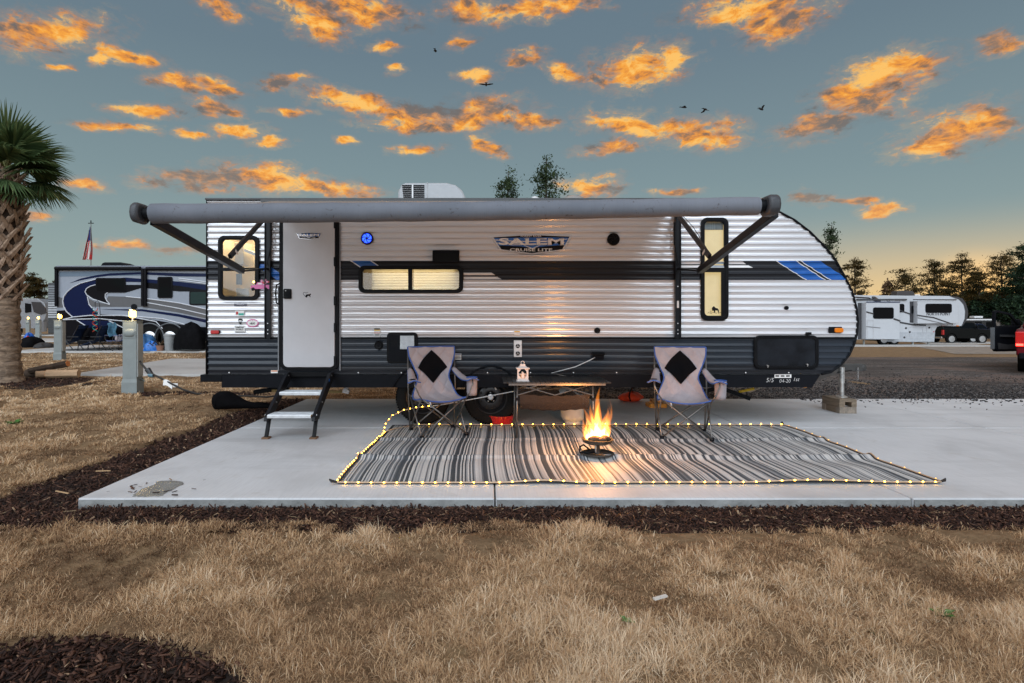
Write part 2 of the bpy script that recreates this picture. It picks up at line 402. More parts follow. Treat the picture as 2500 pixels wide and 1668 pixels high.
def in_bed(x, y):
    """distance-like field: > 0 inside a mulch bed"""
    x = np.asarray(x, float); y = np.asarray(y, float)
    w = (fbm(x * 2.2, y * 2.2, 31) - .5) * 0.34 + (vnoise(x * 9, y * 9, 8) - .5) * 0.09
    front = np.where((x > -3.75), np.minimum(y - (3.57 + w * .55), 4.06 - y), -1)
    left = np.where(y < 9.5, np.minimum(x - (-3.62 + w - 0.16 * sstep(5, 3.5, y)), -2.95 - x), -1); left = np.where(y < 3.62 + w * .6, -1, left)
    near = 1 - np.hypot((x + 1.75) / 1.05, (y - 1.66) / 0.72) + w * 0.5
    palm = (1 - np.hypot((x + 10.35) / 1.95, (y - 12.0) / 1.1)) * 1.0 + w
    ped = (0.9 - np.hypot((x + 5.6) / 1.7, (y - 10.15) / 0.36)) + w * .8
    seam = 0.10 - np.abs((x + 7.9) - (y - 9.2) * -0.62 + w * 0.6) - np.where((y > 6.5) & (y < 11.6), 0, 9)
    return np.maximum.reduce([front, left, near * .6, palm, ped * .5, seam])
def bed_z(x, y, q): return gz(x, y) - 0.028 + np.clip(q, 0, .3) * 0.05
def relief(x, y): return (fbm(x * 1.7, y * 1.7, 5, 2) - .5) * .11
def mat_ground():
    m = bpy.data.materials.new('dry_turf_ground'); m.use_nodes = True; T = NT(m.node_tree); b = T.n['Principled BSDF']
    p = T.node('ShaderNodeNewGeometry').outputs['Position']
    big = T.noise(p, 0.5, 5, 0.6); fine = T.noise(p, 14, 6, 0.7); far = T.noise(p, 3.0, 5, 0.65)
    c = T.ramp(fine, [(0.25, (0.045, 0.030, 0.02)), (0.5, (0.15, 0.10, 0.062)), (0.75, (0.33, 0.23, 0.145))])
    c2 = T.ramp(far, [(0.3, (0.20, 0.13, 0.072)), (0.6, (0.38, 0.26, 0.145)), (0.8, (0.30, 0.24, 0.12))])
    c = T.mix(0.5, c, c2)
    c = T.mix(T.smooth(big, 0.55, 0.75), c, (0.20, 0.135, 0.085))
    T.l.new(c, b.inputs['Base Color']); b.inputs['Roughness'].default_value = 0.95; b.inputs['Specular IOR Level'].default_value = 0.1
    bn = T.node('ShaderNodeBump'); bn.inputs['Strength'].default_value = 0.9; bn.inputs['Distance'].default_value = 0.04
    T.l.new(fine, bn.inputs['Height']); T.l.new(bn.outputs[0], b.inputs['Normal'])
    return m
def build_ground():
    def axis(parts):
        o = []
        for a, b, n in parts: o += list(np.linspace(a, b, n, endpoint=False))
        return np.array(o + [parts[-1][1]])
    xs = axis([(-1500, -200, 6), (-200, -30, 14), (-30, -8, 22), (-8, 8, 150), (8, 40, 32), (40, 200, 20), (200, 1500, 6)])
    ys = axis([(-400, -6, 6), (-6, 1, 8), (1, 5, 56), (5, 14, 80), (14, 40, 26), (40, 120, 30), (120, 300, 8), (300, 2500, 6)])
    X, Y = np.meshgrid(xs, ys); Z = gz(X, Y)
    near = sstep(30, 8, np.hypot(X, Y))
    Z = Z + near * relief(X, Y) * np.where((X > -3.7) & (Y > 3.4) & (Y < 9.6), 0, 1)
    Z = Z - 0.07 * sstep(-.05, .12, in_bed(X, Y)) * (Y < 14)
    under = (X > -2.9) & (Y > 4.1) & (Y < 9.0); Z = np.where(under, -0.3, Z)
    nx, ny = len(xs), len(ys); V = np.stack([X, Y, Z], -1).reshape(-1, 3)
    i = np.arange(nx - 1)[None, :] + np.arange(ny - 1)[:, None] * nx
    q = np.stack([i, i + 1, i + 1 + nx, i + nx], -1).reshape(-1)
    o = big_mesh('ground', V, q, [4] * ((nx - 1) * (ny - 1)), mat_ground(), smooth=True); tag(o, kind='structure'); return o
build_ground()

# ------------------------------------------------------------------ concrete pads
def mat_concrete(name, col, scale=1.0):
    m = bpy.data.materials.new(name); m.use_nodes = True; T = NT(m.node_tree); b = T.n['Principled BSDF']
    p = T.node('ShaderNodeNewGeometry').outputs['Position']
    mp = T.node('ShaderNodeMapping'); T.l.new(p, mp.inputs[0]); mp.inputs['Rotation'].default_value = (0, 0, 0.12); mp.inputs['Scale'].default_value = (70, 3.5, 10)
    brush = T.noise(mp.outputs[0], 1.0, 4, 0.6); blotch = T.noise(p, 0.9, 6, 0.62, 0.4); sp = T.noise(p, 55, 4, 0.7); st = T.noise(p, 3.2, 5, 0.7, 1.0)
    c = T.ramp(blotch, [(0.28, tuple(k * 0.74 for k in col)), (0.5, col), (0.75, tuple(min(1, k * 1.10) for k in col))])
    c = T.mix(T.math('MULTIPLY', T.smooth(brush, 0.35, 0.75), 0.34), c, tuple(k * 0.72 for k in col))
    c = T.mix(T.math('MULTIPLY', T.smooth(st, 0.57, 0.76), 0.42), c, (col[0] * 0.66, col[1] * 0.60, col[2] * 0.52))
    c = T.mix(T.math('MULTIPLY', T.smooth(sp, 0.60, 0.75), 0.25), c, tuple(k * 0.6 for k in col))
    m2 = T.node('ShaderNodeMapping'); T.l.new(p, m2.inputs[0]); m2.inputs['Rotation'].default_value = (0, 0, -0.06); m2.inputs['Scale'].default_value = (0.22, 2.6, 1)
    c = T.mix(T.math('MULTIPLY', T.smooth(T.noise(m2.outputs[0], 1.0, 5, 0.65, 0.3), 0.50, 0.70), 0.42), c, tuple(k * 0.66 for k in col))
    T.l.new(c, b.inputs['Base Color']); b.inputs['Roughness'].default_value = 0.62; b.inputs['Specular IOR Level'].default_value = 0.35
    bn = T.node('ShaderNodeBump'); bn.inputs['Strength'].default_value = 0.35; bn.inputs['Distance'].default_value = 0.004
    T.l.new(T.math('ADD', brush, T.math('MULTIPLY', sp, 0.5)), bn.inputs['Height']); T.l.new(bn.outputs[0], b.inputs['Normal'])
    MATS[name] = m; return m
CONC = mat_concrete('brushed_concrete', (0.585, 0.60, 0.62))
CONCD = mat_concrete('worn_concrete', (0.50, 0.50, 0.49))
JOINT = mk('joint_filler', (0.05, 0.048, 0.045), 0.9, var=0.3)

pad = thing('concrete_pad', None, None, (0, 4.0, 0)); tag(pad, kind='structure')
xj = [-2.97, 0.04, 3.05, 5.9, 8.9, 11.9, 14.9]; yj = [4.04, 6.66, 9.1]
g = 0.006
for a in range(len(xj) - 1):
    for b in range(2):
        mb = MB().box(xj[a] + (g if a else 0), xj[a+1] - g, yj[b] + (g if b else 0), yj[b+1] - g, -0.28, 0.0)
        obj('concrete_slab', mb, CONC if (a + b) % 2 == 0 else CONC, pad, bevel=0.010)
EDGE = mk('slab_edge_concrete', (0.25, 0.255, 0.25), 0.9, var=0.35, scale=5, bump=0.9, bscale=45)  # stained strip colour, darkened to hold down the light on the front face
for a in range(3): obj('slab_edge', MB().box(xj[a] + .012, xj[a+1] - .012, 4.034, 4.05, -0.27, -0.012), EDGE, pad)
obj('joint_strip', MB().box(-2.95, 14.8, 4.06, 9.08, -0.27, -0.014), JOINT, pad)

def far_pad(name, pts, z0=None):
    mb = MB(); n = len(pts); zs = [gzf(x, y) + 0.05 if z0 is None else z0 for x, y in pts]
    mb.add([(x, y, z) for (x, y), z in zip(pts, zs)] + [(x, y, z - 0.2) for (x, y), z in zip(pts, zs)],
           [tuple(range(n))] + [((i+1) % n, i, n + i, n + (i+1) % n) for i in range(n)])
    tag(obj(name, mb, CONCD), kind='structure')
far_pad('pavement', [(-9.85, 13.25), (16, 13.25), (16, 18.4), (-10.45, 18.4)][:1] + [(-2.0, 13.25), (-2.0, 18.4), (-10.45, 18.4)], 0.004)
far_pad('pavement', [(-19.2, 22.3), (-2, 22.3), (-2, 27.5), (-19.6, 27.5)], 0.03)
far_pad('pavement', [(-34, 33), (-22, 33), (-22, 37.5), (-34, 37.5)], 0.02)
far_pad('pavement', [(-42, 45), (-26, 45), (-26, 49.5), (-42, 49.5)], 0.02)
far_pad('pavement', [(20.5, 38.2), (35.2, 38.2), (37.5, 43.5), (22.5, 43.5)])
far_pad('pavement', [(37, 47.5), (52, 47.5), (57, 53.5), (41, 53.5)])
far_pad('pavement', [(52, 55), (90, 52), (95, 58), (58, 62)])

# damp patch on the front corner of the pad
def mat_damp():
    m = bpy.data.materials.new('damp_concrete'); m.use_nodes = True; T = NT(m.node_tree); b = T.n['Principled BSDF']
    p = T.node('ShaderNodeNewGeometry').outputs['Position']; n = T.noise(p, 90, 3, 0.6)
    T.l.new(T.ramp(T.noise(p, 9, 4), [(0.3, (0.16, 0.16, 0.15)), (0.7, (0.25, 0.245, 0.23))]), b.inputs['Base Color'])
    T.l.new(T.ramp(n, [(0.45, (0.12,) * 3), (0.6, (0.5,) * 3)]), b.inputs['Roughness'])
    bn = T.node('ShaderNodeBump'); bn.inputs['Strength'].default_value = 0.5; bn.inputs['Distance'].default_value = 0.004
    T.l.new(n, bn.inputs['Height']); T.l.new(bn.outputs[0], b.inputs['Normal']); return m
P = [(905,853),(965,815),(1035,790),(1060,765),(1160,757),(1225,765),(1238,780),(1195,805),(1120,835),(1095,862),(985,866),(900,866)]
pts = []
for i, (x, y) in enumerate(P):
    px, py = x / 2.765, 900 + y / 2.765; d = 1.29 * F / (py - CY); pts.append(((px - CX) / F * d, max(d, 4.062)))
rp = []
for i in range(len(pts)):
    a, b = pts[i], pts[(i+1) % len(pts)]
    for k in range(4):
        t = k / 4; rp.append((a[0] + (b[0]-a[0]) * t + random.uniform(-.008, .008), max(4.06, a[1] + (b[1]-a[1]) * t + random.uniform(-.012, .012))))
tag(obj('damp_patch', MB().prism(list(reversed(rp)), 0.001, 0.004, 'xy'), mat_damp()), kind='stuff')

# ------------------------------------------------------------------ gravel drive on the right, mulch beds
def mat_gravel():
    m = bpy.data.materials.new('dark_gravel'); m.use_nodes = True; T = NT(m.node_tree); b = T.n['Principled BSDF']
    p = T.node('ShaderNodeNewGeometry').outputs['Position']
    vo = T.node('ShaderNodeTexVoronoi'); T.l.new(p, vo.inputs['Vector']); vo.inputs['Scale'].default_value = 24
    mp = T.node('ShaderNodeMapping'); T.l.new(p, mp.inputs[0]); mp.inputs['Scale'].default_value = (0.25, 1.3, 1); big = T.noise(mp.outputs[0], 1.0, 6, 0.65)
    c = T.ramp(T.node('ShaderNodeSeparateColor').outputs[0], [(0, (0, 0, 0)), (1, (1, 1, 1))])
    sc = [n for n in T.n if n.bl_idname == 'ShaderNodeSeparateColor'][0]; T.l.new(vo.outputs['Color'], sc.inputs[0])
    c = T.ramp(sc.outputs[0], [(0.0, (0.035, 0.032, 0.033)), (0.6, (0.092, 0.080, 0.074)), (1.0, (0.20, 0.175, 0.16))])
    c = T.mix(T.smooth(big, 0.44, 0.60), c, (0.052, 0.043, 0.040)); c = T.mix(T.math('MULTIPLY', T.smooth(T.noise(p, 0.45, 4), 0.5, 0.66), 0.7), c, (0.17, 0.118, 0.095))
    T.l.new(c, b.inputs['Base Color']); b.inputs['Roughness'].default_value = 0.85
    bn = T.node('ShaderNodeBump'); bn.inputs['Strength'].default_value = 1.0; bn.inputs['Distance'].default_value = 0.03
    T.l.new(T.math('ADD', T.math('SUBTRACT', 1.0, vo.outputs['Distance']), T.math('MULTIPLY', big, 1.5)), bn.inputs['Height']); T.l.new(bn.outputs[0], b.inputs['Normal']); return m
GRAVEL = mat_gravel()
def sheet(name, x0f, x1f, y0, y1, nx, ny, lift, mat, kind='structure'):
    mb = MB()
    def fn(u, v):
        y = y0 + (y1 - y0) * v; a, b = x0f(y), x1f(y); x = a + (b - a) * u
        return (x, y, gzf(x, y) + lift + 0.02 * (float(vnoise(x * .8, y * 2.2, 3)) - .5))
    mb.grid(fn, nx, ny); o = obj(name, mb, mat, smooth=True); tag(o, kind=kind); return o
sheet('gravel_road', lambda y: 1.2 + 0.35 * (y - 9), lambda y: 60, 9.1, 22, 60, 40, 0.03, GRAVEL)
sheet('gravel_road', lambda y: 24 + 0.62 * (y - 30), lambda y: 140, 25.5, 37, 40, 10, 0.012, mk('pale_gravel', (0.25, 0.215, 0.18), 0.9, var=0.35, scale=3, bump=0.6, bscale=14))

MULCHM = mk('mulch_soil', (0.022, 0.013, 0.010), 0.9, var=0.5, scale=22, bump=1.0, bscale=70)
def bed_sheet(x0, x1, y0, y1, nx, ny):
    xs = np.linspace(x0, x1, nx); ys = np.linspace(y0, y1, ny); X, Y = np.meshgrid(xs, ys); Q = in_bed(X, Y)
    Z = bed_z(X, Y, Q) + (vnoise(X * 14, Y * 14, 2) - .5) * 0.012
    V = np.stack([X, Y, Z], -1).reshape(-1, 3); i = (np.arange(nx - 1)[None, :] + np.arange(ny - 1)[:, None] * nx)
    keep = (Q[:-1, :-1] > -.04); i = i[keep]
    q = np.stack([i, i + 1, i + 1 + nx, i + nx], -1).reshape(-1)
    tag(big_mesh('mulch_bed', V, q, [4] * len(i), MULCHM, smooth=True), kind='structure')
bed_sheet(-4.6, 6.5, 3.2, 4.03, 220, 20); bed_sheet(-4.6, -2.98, 4.03, 9.6, 36, 110); bed_sheet(-3.2, -.2, .8, 2.6, 70, 44)
bed_sheet(-13, -8, 10.5, 13.6, 60, 40); bed_sheet(-8, -3.6, 9.5, 10.8, 60, 24)

def chips(name, pts, lo, hi, mat, flat=0.5, wr=(0.12, 0.3), th=(0.08, 0.2), lift=0.008):
    n = len(pts); L = RNG.uniform(lo, hi, n) * RNG.uniform(.6, 1.3, n); W = L * RNG.uniform(*wr, n); T_ = L * RNG.uniform(*th, n) * .6
    a = RNG.uniform(0, 2 * PI, n); tl = RNG.normal(0, flat, n); rl = RNG.normal(0, .6, n)
    d = np.stack([np.cos(a) * np.cos(tl), np.sin(a) * np.cos(tl), np.sin(tl)], -1)
    s = np.stack([-np.sin(a), np.cos(a), np.zeros(n)], -1); u = np.cross(d, s)
    s2 = s * np.cos(rl)[:, None] + u * np.sin(rl)[:, None]; u2 = np.cross(d, s2)
    V = []
    for e, tap in ((-1, .75), (1, .55)):
        for b, t in ((-1, -1), (1, -1), (1, 1), (-1, 1)):
            V.append(pts + d * (e * L / 2)[:, None] + s2 * (b * W / 2 * tap)[:, None] + u2 * (t * T_ / 2)[:, None])
    V = np.stack(V, 1); V[:, :, 2] += lift
    f = np.array([3,2,1,0, 4,5,6,7, 0,1,5,4, 1,2,6,5, 2,3,7,6, 3,0,4,7])
    q = (np.arange(n)[:, None] * 8 + f[None]).reshape(-1)
    return big_mesh(name, V.reshape(-1, 3), q, [4] * (6 * n), mat, np.repeat(RNG.uniform(0, 1, n), 8))
CHIP = attr_mat('mulch_chip', [(0, (0.012, 0.006, 0.005)), (0.45, (0.038, 0.018, 0.013)), (0.8, (0.080, 0.037, 0.025)), (0.96, (0.15, 0.080, 0.052)), (1.0, (0.38, 0.27, 0.17))], 0.75)
def scatter(n, x0, x1, y0, y1): return RNG.uniform(x0, x1, n), RNG.uniform(y0, y1, n)
allp = []
for (n, x0, x1, y0, y1) in ((34000, -4.7, 5.2, 3.2, 4.03), (16000, -4.5, -2.98, 4.0, 9.4), (16000, -3, -.4, 1.2, 2.7), (5000, -12.6, -8.2, 10.7, 13.4), (3000, -8, -3.6, 9.6, 10.8)):
    x, y = scatter(n, x0, x1, y0, y1); q = in_bed(x, y); k = (q > -0.015); x, y, q = x[k], y[k], q[k]
    allp.append(np.stack([x, y, bed_z(x, y, q) + RNG.uniform(0, .014, len(x))], -1))
PP = np.concatenate(allp); near = PP[:, 1] < 5
tag(chips('bark_mulch', PP[near], 0.022, 0.062, CHIP), kind='stuff'); tag(chips('bark_mulch', PP[~near], 0.035, 0.085, CHIP), kind='stuff')
# a few chips blown on to the pad and straw on the mulch
x = RNG.uniform(-2.9, -2.2, 16); y = RNG.uniform(4.08, 4.5, 16); tag(chips('bark_mulch', np.stack([x, y, x * 0 + .002], -1), .02, .07, CHIP, 0.03), kind='stuff')
STRAW = attr_mat('straw', [(0, (0.35, 0.24, 0.13)), (1, (0.62, 0.46, 0.28))], 0.8)
x, y = scatter(900, -4.4, 5, 3.3, 4.0); q = in_bed(x, y); k = q > 0.02; x, y = x[k][:90], y[k][:90]
tag(chips('straw_litter', np.stack([x, y, bed_z(x, y, in_bed(x, y)) + .026], -1), .03, .09, STRAW, .25, (.02, .035), (.02, .03)), kind='stuff')
# loose stones of the drive spilt over the pad's far edge
STONE = attr_mat('gravel_stone', [(0, (0.012, 0.011, 0.012)), (0.7, (0.05, 0.046, 0.045)), (1, (0.17, 0.16, 0.155))], 0.85)
x, y = scatter(26000, 1.5, 16, 9.1, 10); y = 9.12 + np.abs(RNG.normal(0, 1.5, 26000)); k = x > 1.4 + .35 * (y - 9); x, y = x[k], y[k]; tag(chips('loose_gravel', np.stack([x, y, gz(x, y) + .028], -1), .010, .034, STONE, .5, (.6, .95), (.5, .9), .006), kind='stuff')
x = RNG.uniform(5, 10, 260); y = 9.08 - np.abs(RNG.normal(0, .35, 260)); tag(chips('loose_gravel', np.stack([x, y, x * 0], -1), .012, .035, STONE, .3, (.6, .95), (.5, .9), .006), kind='stuff')

# ------------------------------------------------------------------ dry grass, blade by blade
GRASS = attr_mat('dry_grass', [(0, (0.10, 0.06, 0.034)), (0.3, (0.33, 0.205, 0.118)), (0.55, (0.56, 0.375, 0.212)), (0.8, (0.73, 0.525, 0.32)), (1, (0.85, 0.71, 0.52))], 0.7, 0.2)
def grass(x, y, base, w, seed, cx=None, cy=None):
    """blades; (cx, cy) is the tuft each blade belongs to, so blades lean out of their tuft"""
    n = len(x); r = np.random.default_rng(seed)
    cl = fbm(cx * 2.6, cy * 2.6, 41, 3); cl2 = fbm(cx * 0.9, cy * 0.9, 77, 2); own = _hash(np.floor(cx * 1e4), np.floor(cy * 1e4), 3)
    hgt = base * np.clip(0.52 + 2.1 * (cl - .45) + 0.7 * (cl2 - .5) + .8 * (own - .5), 0.28, 1.7) * r.uniform(.5, 1.3, n)
    a = np.arctan2(y - cy, x - cx) + r.normal(0, .8, n); far = np.hypot(x - cx, y - cy)
    ln = np.clip(.12 + far * 16 + r.normal(.22, .34, n), -.3, 1.5); lay = r.random(n) < .36; ln = np.where(lay, r.uniform(.9, 1.5, n), ln); a = np.where(lay, r.uniform(0, 2 * PI, n), a)
    dx, dy = np.cos(a), np.sin(a)
    b = np.stack([x, y, gz(x, y) + np.where(np.hypot(x, y) < 30, relief(x, y), 0) + .004], -1)
    def step(p, lean, L): return p + np.stack([dx * np.sin(lean) * L, dy * np.sin(lean) * L, np.cos(lean) * L], -1)
    m1 = step(b, ln * .6, hgt * .5); m2 = step(m1, ln * 1.2, hgt * .35); tp = step(m2, np.clip(ln * 1.9, -2, 2.2), hgt * .3)
    sa = r.uniform(0, PI, n); sd = np.stack([np.cos(sa), np.sin(sa), 0 * sa], -1) * (w * r.uniform(.6, 1.4, n))[:, None]
    V = np.stack([b - sd, b + sd, m1 + sd * .85, m1 - sd * .85, m2 + sd * .55, m2 - sd * .55, tp], 1).reshape(-1, 3)
    f = np.array([0,1,2,3, 3,2,4,5, 5,4,6]); q = (np.arange(n)[:, None] * 7 + f[None]).reshape(-1)
    col = np.clip(0.50 + (cl - .5) * 1.0 + (cl2 - .5) * .8 + (own - .5) * .35 + r.normal(0, .2, n), 0, 1)  # broad dark patches also paint in shadow lying in the turf hollows
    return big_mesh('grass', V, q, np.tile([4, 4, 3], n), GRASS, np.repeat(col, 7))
def blades(y0, y1, xf0, xf1, dens, base, w, seed, per=70, spread=.030):
    xa, xb = xf0(y1), xf1(y1); nt = int((xb - xa) * (y1 - y0) * dens / per); tx_ = RNG.uniform(xa, xb, nt); ty_ = RNG.uniform(y0, y1, nt)
    cx, cy = np.repeat(tx_, per), np.repeat(ty_, per); n = len(cx); sp = spread * np.repeat(RNG.uniform(.6, 1.5, nt), per); x = cx + RNG.normal(0, 1, n) * sp; y = cy + RNG.normal(0, 1, n) * sp
    k = (x > xf0(y)) & (x < xf1(y)) & (in_bed(x, y) < 0.03 - RNG.exponential(.02, n)) & ~((x > -2.97) & (y > 4.0) & (y < 9.15))
    k &= ~((x > -10.4) & (y > 13.2) & (y < 18.5)) & ~((x > -19.4) & (y > 22.2) & (y < 27.6)) & ~((x > 1.2 + .35 * (y - 9)) & (y > 9) & (y < 22))
    tag(grass(x[k], y[k], base, w, seed, cx[k], cy[k]), kind='stuff')
lf, rf = (lambda y: -0.90 * y - 1.0), (lambda y: 0.98 * y + 1.4)
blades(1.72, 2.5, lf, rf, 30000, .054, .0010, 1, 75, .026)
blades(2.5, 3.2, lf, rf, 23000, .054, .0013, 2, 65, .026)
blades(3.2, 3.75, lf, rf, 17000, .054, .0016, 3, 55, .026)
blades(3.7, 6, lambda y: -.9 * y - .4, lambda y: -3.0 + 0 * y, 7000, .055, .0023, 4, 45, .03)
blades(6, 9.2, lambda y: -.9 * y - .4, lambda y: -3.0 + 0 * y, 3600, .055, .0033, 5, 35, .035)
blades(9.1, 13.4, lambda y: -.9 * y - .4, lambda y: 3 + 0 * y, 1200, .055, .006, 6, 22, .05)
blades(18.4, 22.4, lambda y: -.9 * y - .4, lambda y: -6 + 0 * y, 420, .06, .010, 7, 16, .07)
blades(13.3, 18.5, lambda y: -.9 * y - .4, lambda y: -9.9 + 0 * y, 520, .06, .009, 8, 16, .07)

# small green weeds in the dry turf
WEED = mk('weed_green', (0.05, 0.16, 0.025), 0.6, var=0.4, scale=20)
def weed(px, py, r, label, n=9):
    d = 1.34 * F / (py - CY); x = (px - CX) / F * d; z = gzf(x, d) + .015; mb = MB()
    for k in range(n):
        a = 2 * PI * k / n + random.uniform(-.3, .3); L = r * random.uniform(.7, 1.2); wd = L * .32; c, s = math.cos(a), math.sin(a)
        e = random.uniform(.25, .8); q = lambda t, o, h: (x + c * t - s * o, d + s * t + c * o, z + h)
        mb.add([q(0, 0, 0), q(L * .5, wd, L * e * .6), q(L, 0, L * e * .7), q(L * .5, -wd, L * e * .6)], [(0, 1, 2, 3)])
    o = obj('weed', mb, WEED); tag(o, label, 'weed', 'green weeds in the turf')
weed(2299, 1514, .05, 'bright green weed in the dry grass, farther right of the pair')
weed(2132, 1558, .05, 'pale green leafy weed in dry grass left of the brightest weed')
weed(1532, 1528, .035, 'dark green weed sprig left of the white wood chip')
weed(35, 1040, .09, 'low green weed in the turf near the palm seam', 14)
weed(2208, 1227, .05, 'green weed sprouting at the slab joint below the rug corner')
tag(obj('wood_chip', MB().obox((at(1612, 1491, 2.575)[0], 2.575, .012), (.075, .016, .008), Matrix.Rotation(.45, 3, 'Z')), mk('bleached_wood', (.6, .58, .54), .8, var=.2)), 'bleached white wood chip lying in the dry grass', 'wood chip')
for (px, py, L, an, lab) in ((252, 1157, .11, .3, 'pale wood splinter on the mulch beside the pad edge'), (152, 1210, .13, -.3, 'pale wood splinter on the mulch nearest the pad corner')):
    d = 1.31 * F / (py - CY); tag(obj('wood_splinter', MB().obox(((px - CX) / F * d, d, gzf(0, 5) + .055), (L, .011, .006), Matrix.Rotation(an, 3, 'Z') @ Matrix.Rotation(.05, 3, 'Y')), mk('pale_splinter', (.5, .33, .18), .8, var=.2)), lab, 'wood chip', 'pale wood splinters')
# ------------------------------------------------------------------ the travel trailer
TY = 6.80; S = F / TY
def tx(px): return (px - CX) / S
def tz(py): return H - (py - CY) / S
TRW = 2.44
TR = thing('travel_trailer', 'white corrugated travel trailer with black stripe and its awning unrolled', 'trailer', (tx(1300), TY + 1.2, 0))
PER = 0.0731
def prof(z):
    """siding profile: proud flats with a rounded groove between them; positive = towards the camera"""
    t = (z / PER) % 1.0
    K = [(0, -.0065), (.07, -.0045), (.14, .0040), (.21, .0080), (.28, .0078), (.36, .0030), (.44, -.0040), (.52, -.0068), (.75, -.0082), (1.0, -.0065)]
    for (a, p), (b, q) in zip(K, K[1:]):
        if a <= t <= b: return p + (q - p) * (t - a) / (b - a)
    return 0
def rows(z0, z1):
    z = [z0]; k = math.floor(z0 / PER)
    while True:
        for t in (0, .07, .14, .21, .28, .36, .44, .52, .75):
            q = (k + t) * PER
            if q > z0 + 1e-4:
                if q >= z1 - 1e-4: return z + [z1]
                z.append(q)
        k += 1
OUT = [(1760,489),(1810,491),(1860,500),(1905,519),(1939,537),(1977,566),(2011,600),(2039,634),(2063,677),(2080,712),(2090,750),(2094,784),(2092,812),(2086,838),(2073,867),(2053,891),(2028,909),(2005,914)]
OUTW = [(tx(a), tz(b)) for a, b in OUT]
def xright(z):
    for (xa, za), (xb, zb) in zip(OUTW, OUTW[1:]):
        if zb <= z <= za: return xa + (xb - xa) * (za - z) / max(1e-6, za - zb)
    return OUTW[0][0] if z > OUTW[0][1] else OUTW[-1][0]
XL = tx(505)
HOLES = [(tx(543), tx(625), tz(725), tz(585)), (tx(886), tx(1121), tz(708), tz(657)), (tx(1719), tx(1767), tz(771), tz(542))]
def section(name, py0, py1, mat, parent=TR, off=0.0, holes=True):
    z0, z1 = tz(py1), tz(py0); zs = rows(z0, z1)
    if holes:
        for h in HOLES:
            for q in h[2:]:
                if z0 < q < z1: zs.append(q)
    zs = sorted(set(zs)); mb = MB(); key = {}
    def vert(i, tagx, x):
        k = (i, tagx)
        if k not in key: key[k] = len(mb.v); mb.v.append((x, TY - prof(zs[i]) - off, zs[i]))
        return key[k]
    for i in range(len(zs) - 1):
        zm = (zs[i] + zs[i+1]) / 2; segs = [(XL, 'R')]
        for n, h in enumerate(HOLES if holes else []):
            if h[2] < zm < h[3]:
                a, b = segs.pop(); segs += [(a, h[0]), (h[1], b)]
        for a, b in segs:
            ends = []
            for row in (i, i + 1):
                xa = a; xb = xright(zs[row]) if b == 'R' else b
                ends.append((vert(row, a, xa), vert(row, b, xb)))
            mb.f.append((ends[0][0], ends[0][1], ends[1][1], ends[1][0])); mb.m.append(0)
    return obj(name, mb, mat, parent, smooth=True)
def decal(name, poly, mat, parent, off=0.0035):
    """a vinyl strip laid over the siding, following its grooves; poly in photo pixels, convex along x"""
    Q = [(tx(a), tz(b)) for a, b in poly]; z0, z1 = min(q[1] for q in Q), max(q[1] for q in Q); mb = MB()
    zs = rows(z0 + 1e-5, z1 - 1e-5)
    for z in zs:
        xs = []
        for (xa, za), (xb, zb) in zip(Q, Q[1:] + Q[:1]):
            if (za - z) * (zb - z) <= 0 and abs(za - zb) > 1e-9: xs.append(xa + (xb - xa) * (z - za) / (zb - za))
        mb.v += [(min(xs), TY - prof(z) - off, z), (max(xs), TY - prof(z) - off, z)]
    for i in range(len(zs) - 1): mb.f.append((2*i, 2*i+1, 2*i+3, 2*i+2)); mb.m.append(0)
    return obj(name, mb, mat, parent, smooth=True)

SIDW = mk('siding_white', (0.72, 0.73, 0.76), 0.20, 0.30, bump=0.35, bscale=2.2, var=0.05, scale=1.5, stretch=(.6, 1, 4), rvar=0.10, spec=0.6, coat=0.35)
SIDB = mk('siding_charcoal', (0.020, 0.022, 0.027), 0.26, var=0.15, scale=1.5, stretch=(.6, 1, 4), spec=0.22, coat=0.03)
SIDG = mk('siding_slate', (0.026, 0.034, 0.046), 0.22, var=0.12, scale=1.5, stretch=(.6, 1, 4), spec=0.4, coat=0.05)
section('upper_siding', 490, 637, SIDW); section('stripe_siding', 637, 684, SIDB); section('middle_siding', 684, 823, SIDW)
section('lower_siding', 829, 893, SIDG, holes=False); section('skirt_siding', 893, 913, SIDB, holes=False)
mb = MB().box(XL, xright(tz(826)), TY - .012, TY + .004, tz(829) , tz(823)); obj('rub_rail', mb, BLACK, TR, bevel=.003)
WH = mk('vinyl_white', (.75, .75, .76), .35, var=.03); BL = mk('vinyl_blue', (0.010, 0.10, 0.38), .3, var=.25, scale=3); GY = mk('vinyl_grey', (.10, .105, .115), .3, var=.1)
for nm, po, m_ in (('stripe_decal', [(1132,666),(1200,666),(1209,672),(1132,672)], WH), ('stripe_decal', [(1132,676),(1214,676),(1225,682.5),(1132,682.5)], WH),
               ('stripe_decal', [(1661,639),(1812,639),(1822,645),(1661,645)], WH), ('stripe_decal', [(1661,648),(1828,648),(1837,654),(1661,654)], WH),
               ('blue_decal', [(859,637.3),(904,637.3),(927,653),(880,653)], BL), ('blue_decal', [(1896,637.3),(1942,637.3),(2012,683.5),(1969,683.5)], BL), ('blue_decal', [(1956,637.3),(2002,637.3),(2062,677),(2064,683.5),(2028,683.5)], BL),
               ('blue_decal', [(620,645),(652,645),(684,668),(684,684),(676,684)], BL)):
    decal(nm, po, m_, TR)
for po in ([(855,637.3),(859,637.3),(884,654),(880,654)], [(904,637.3),(908,637.3),(931,653),(927,653)], [(1893,637.3),(1896,637.3),(1969,683.5),(1966,683.5)], [(1942,637.3),(1945,637.3),(2015,683.5),(2012,683.5)], [(1953,637.3),(1956,637.3),(2028,683.5),(2025,683.5)]):
    decal('pinstripe_decal', po, WH, TR, .0045)

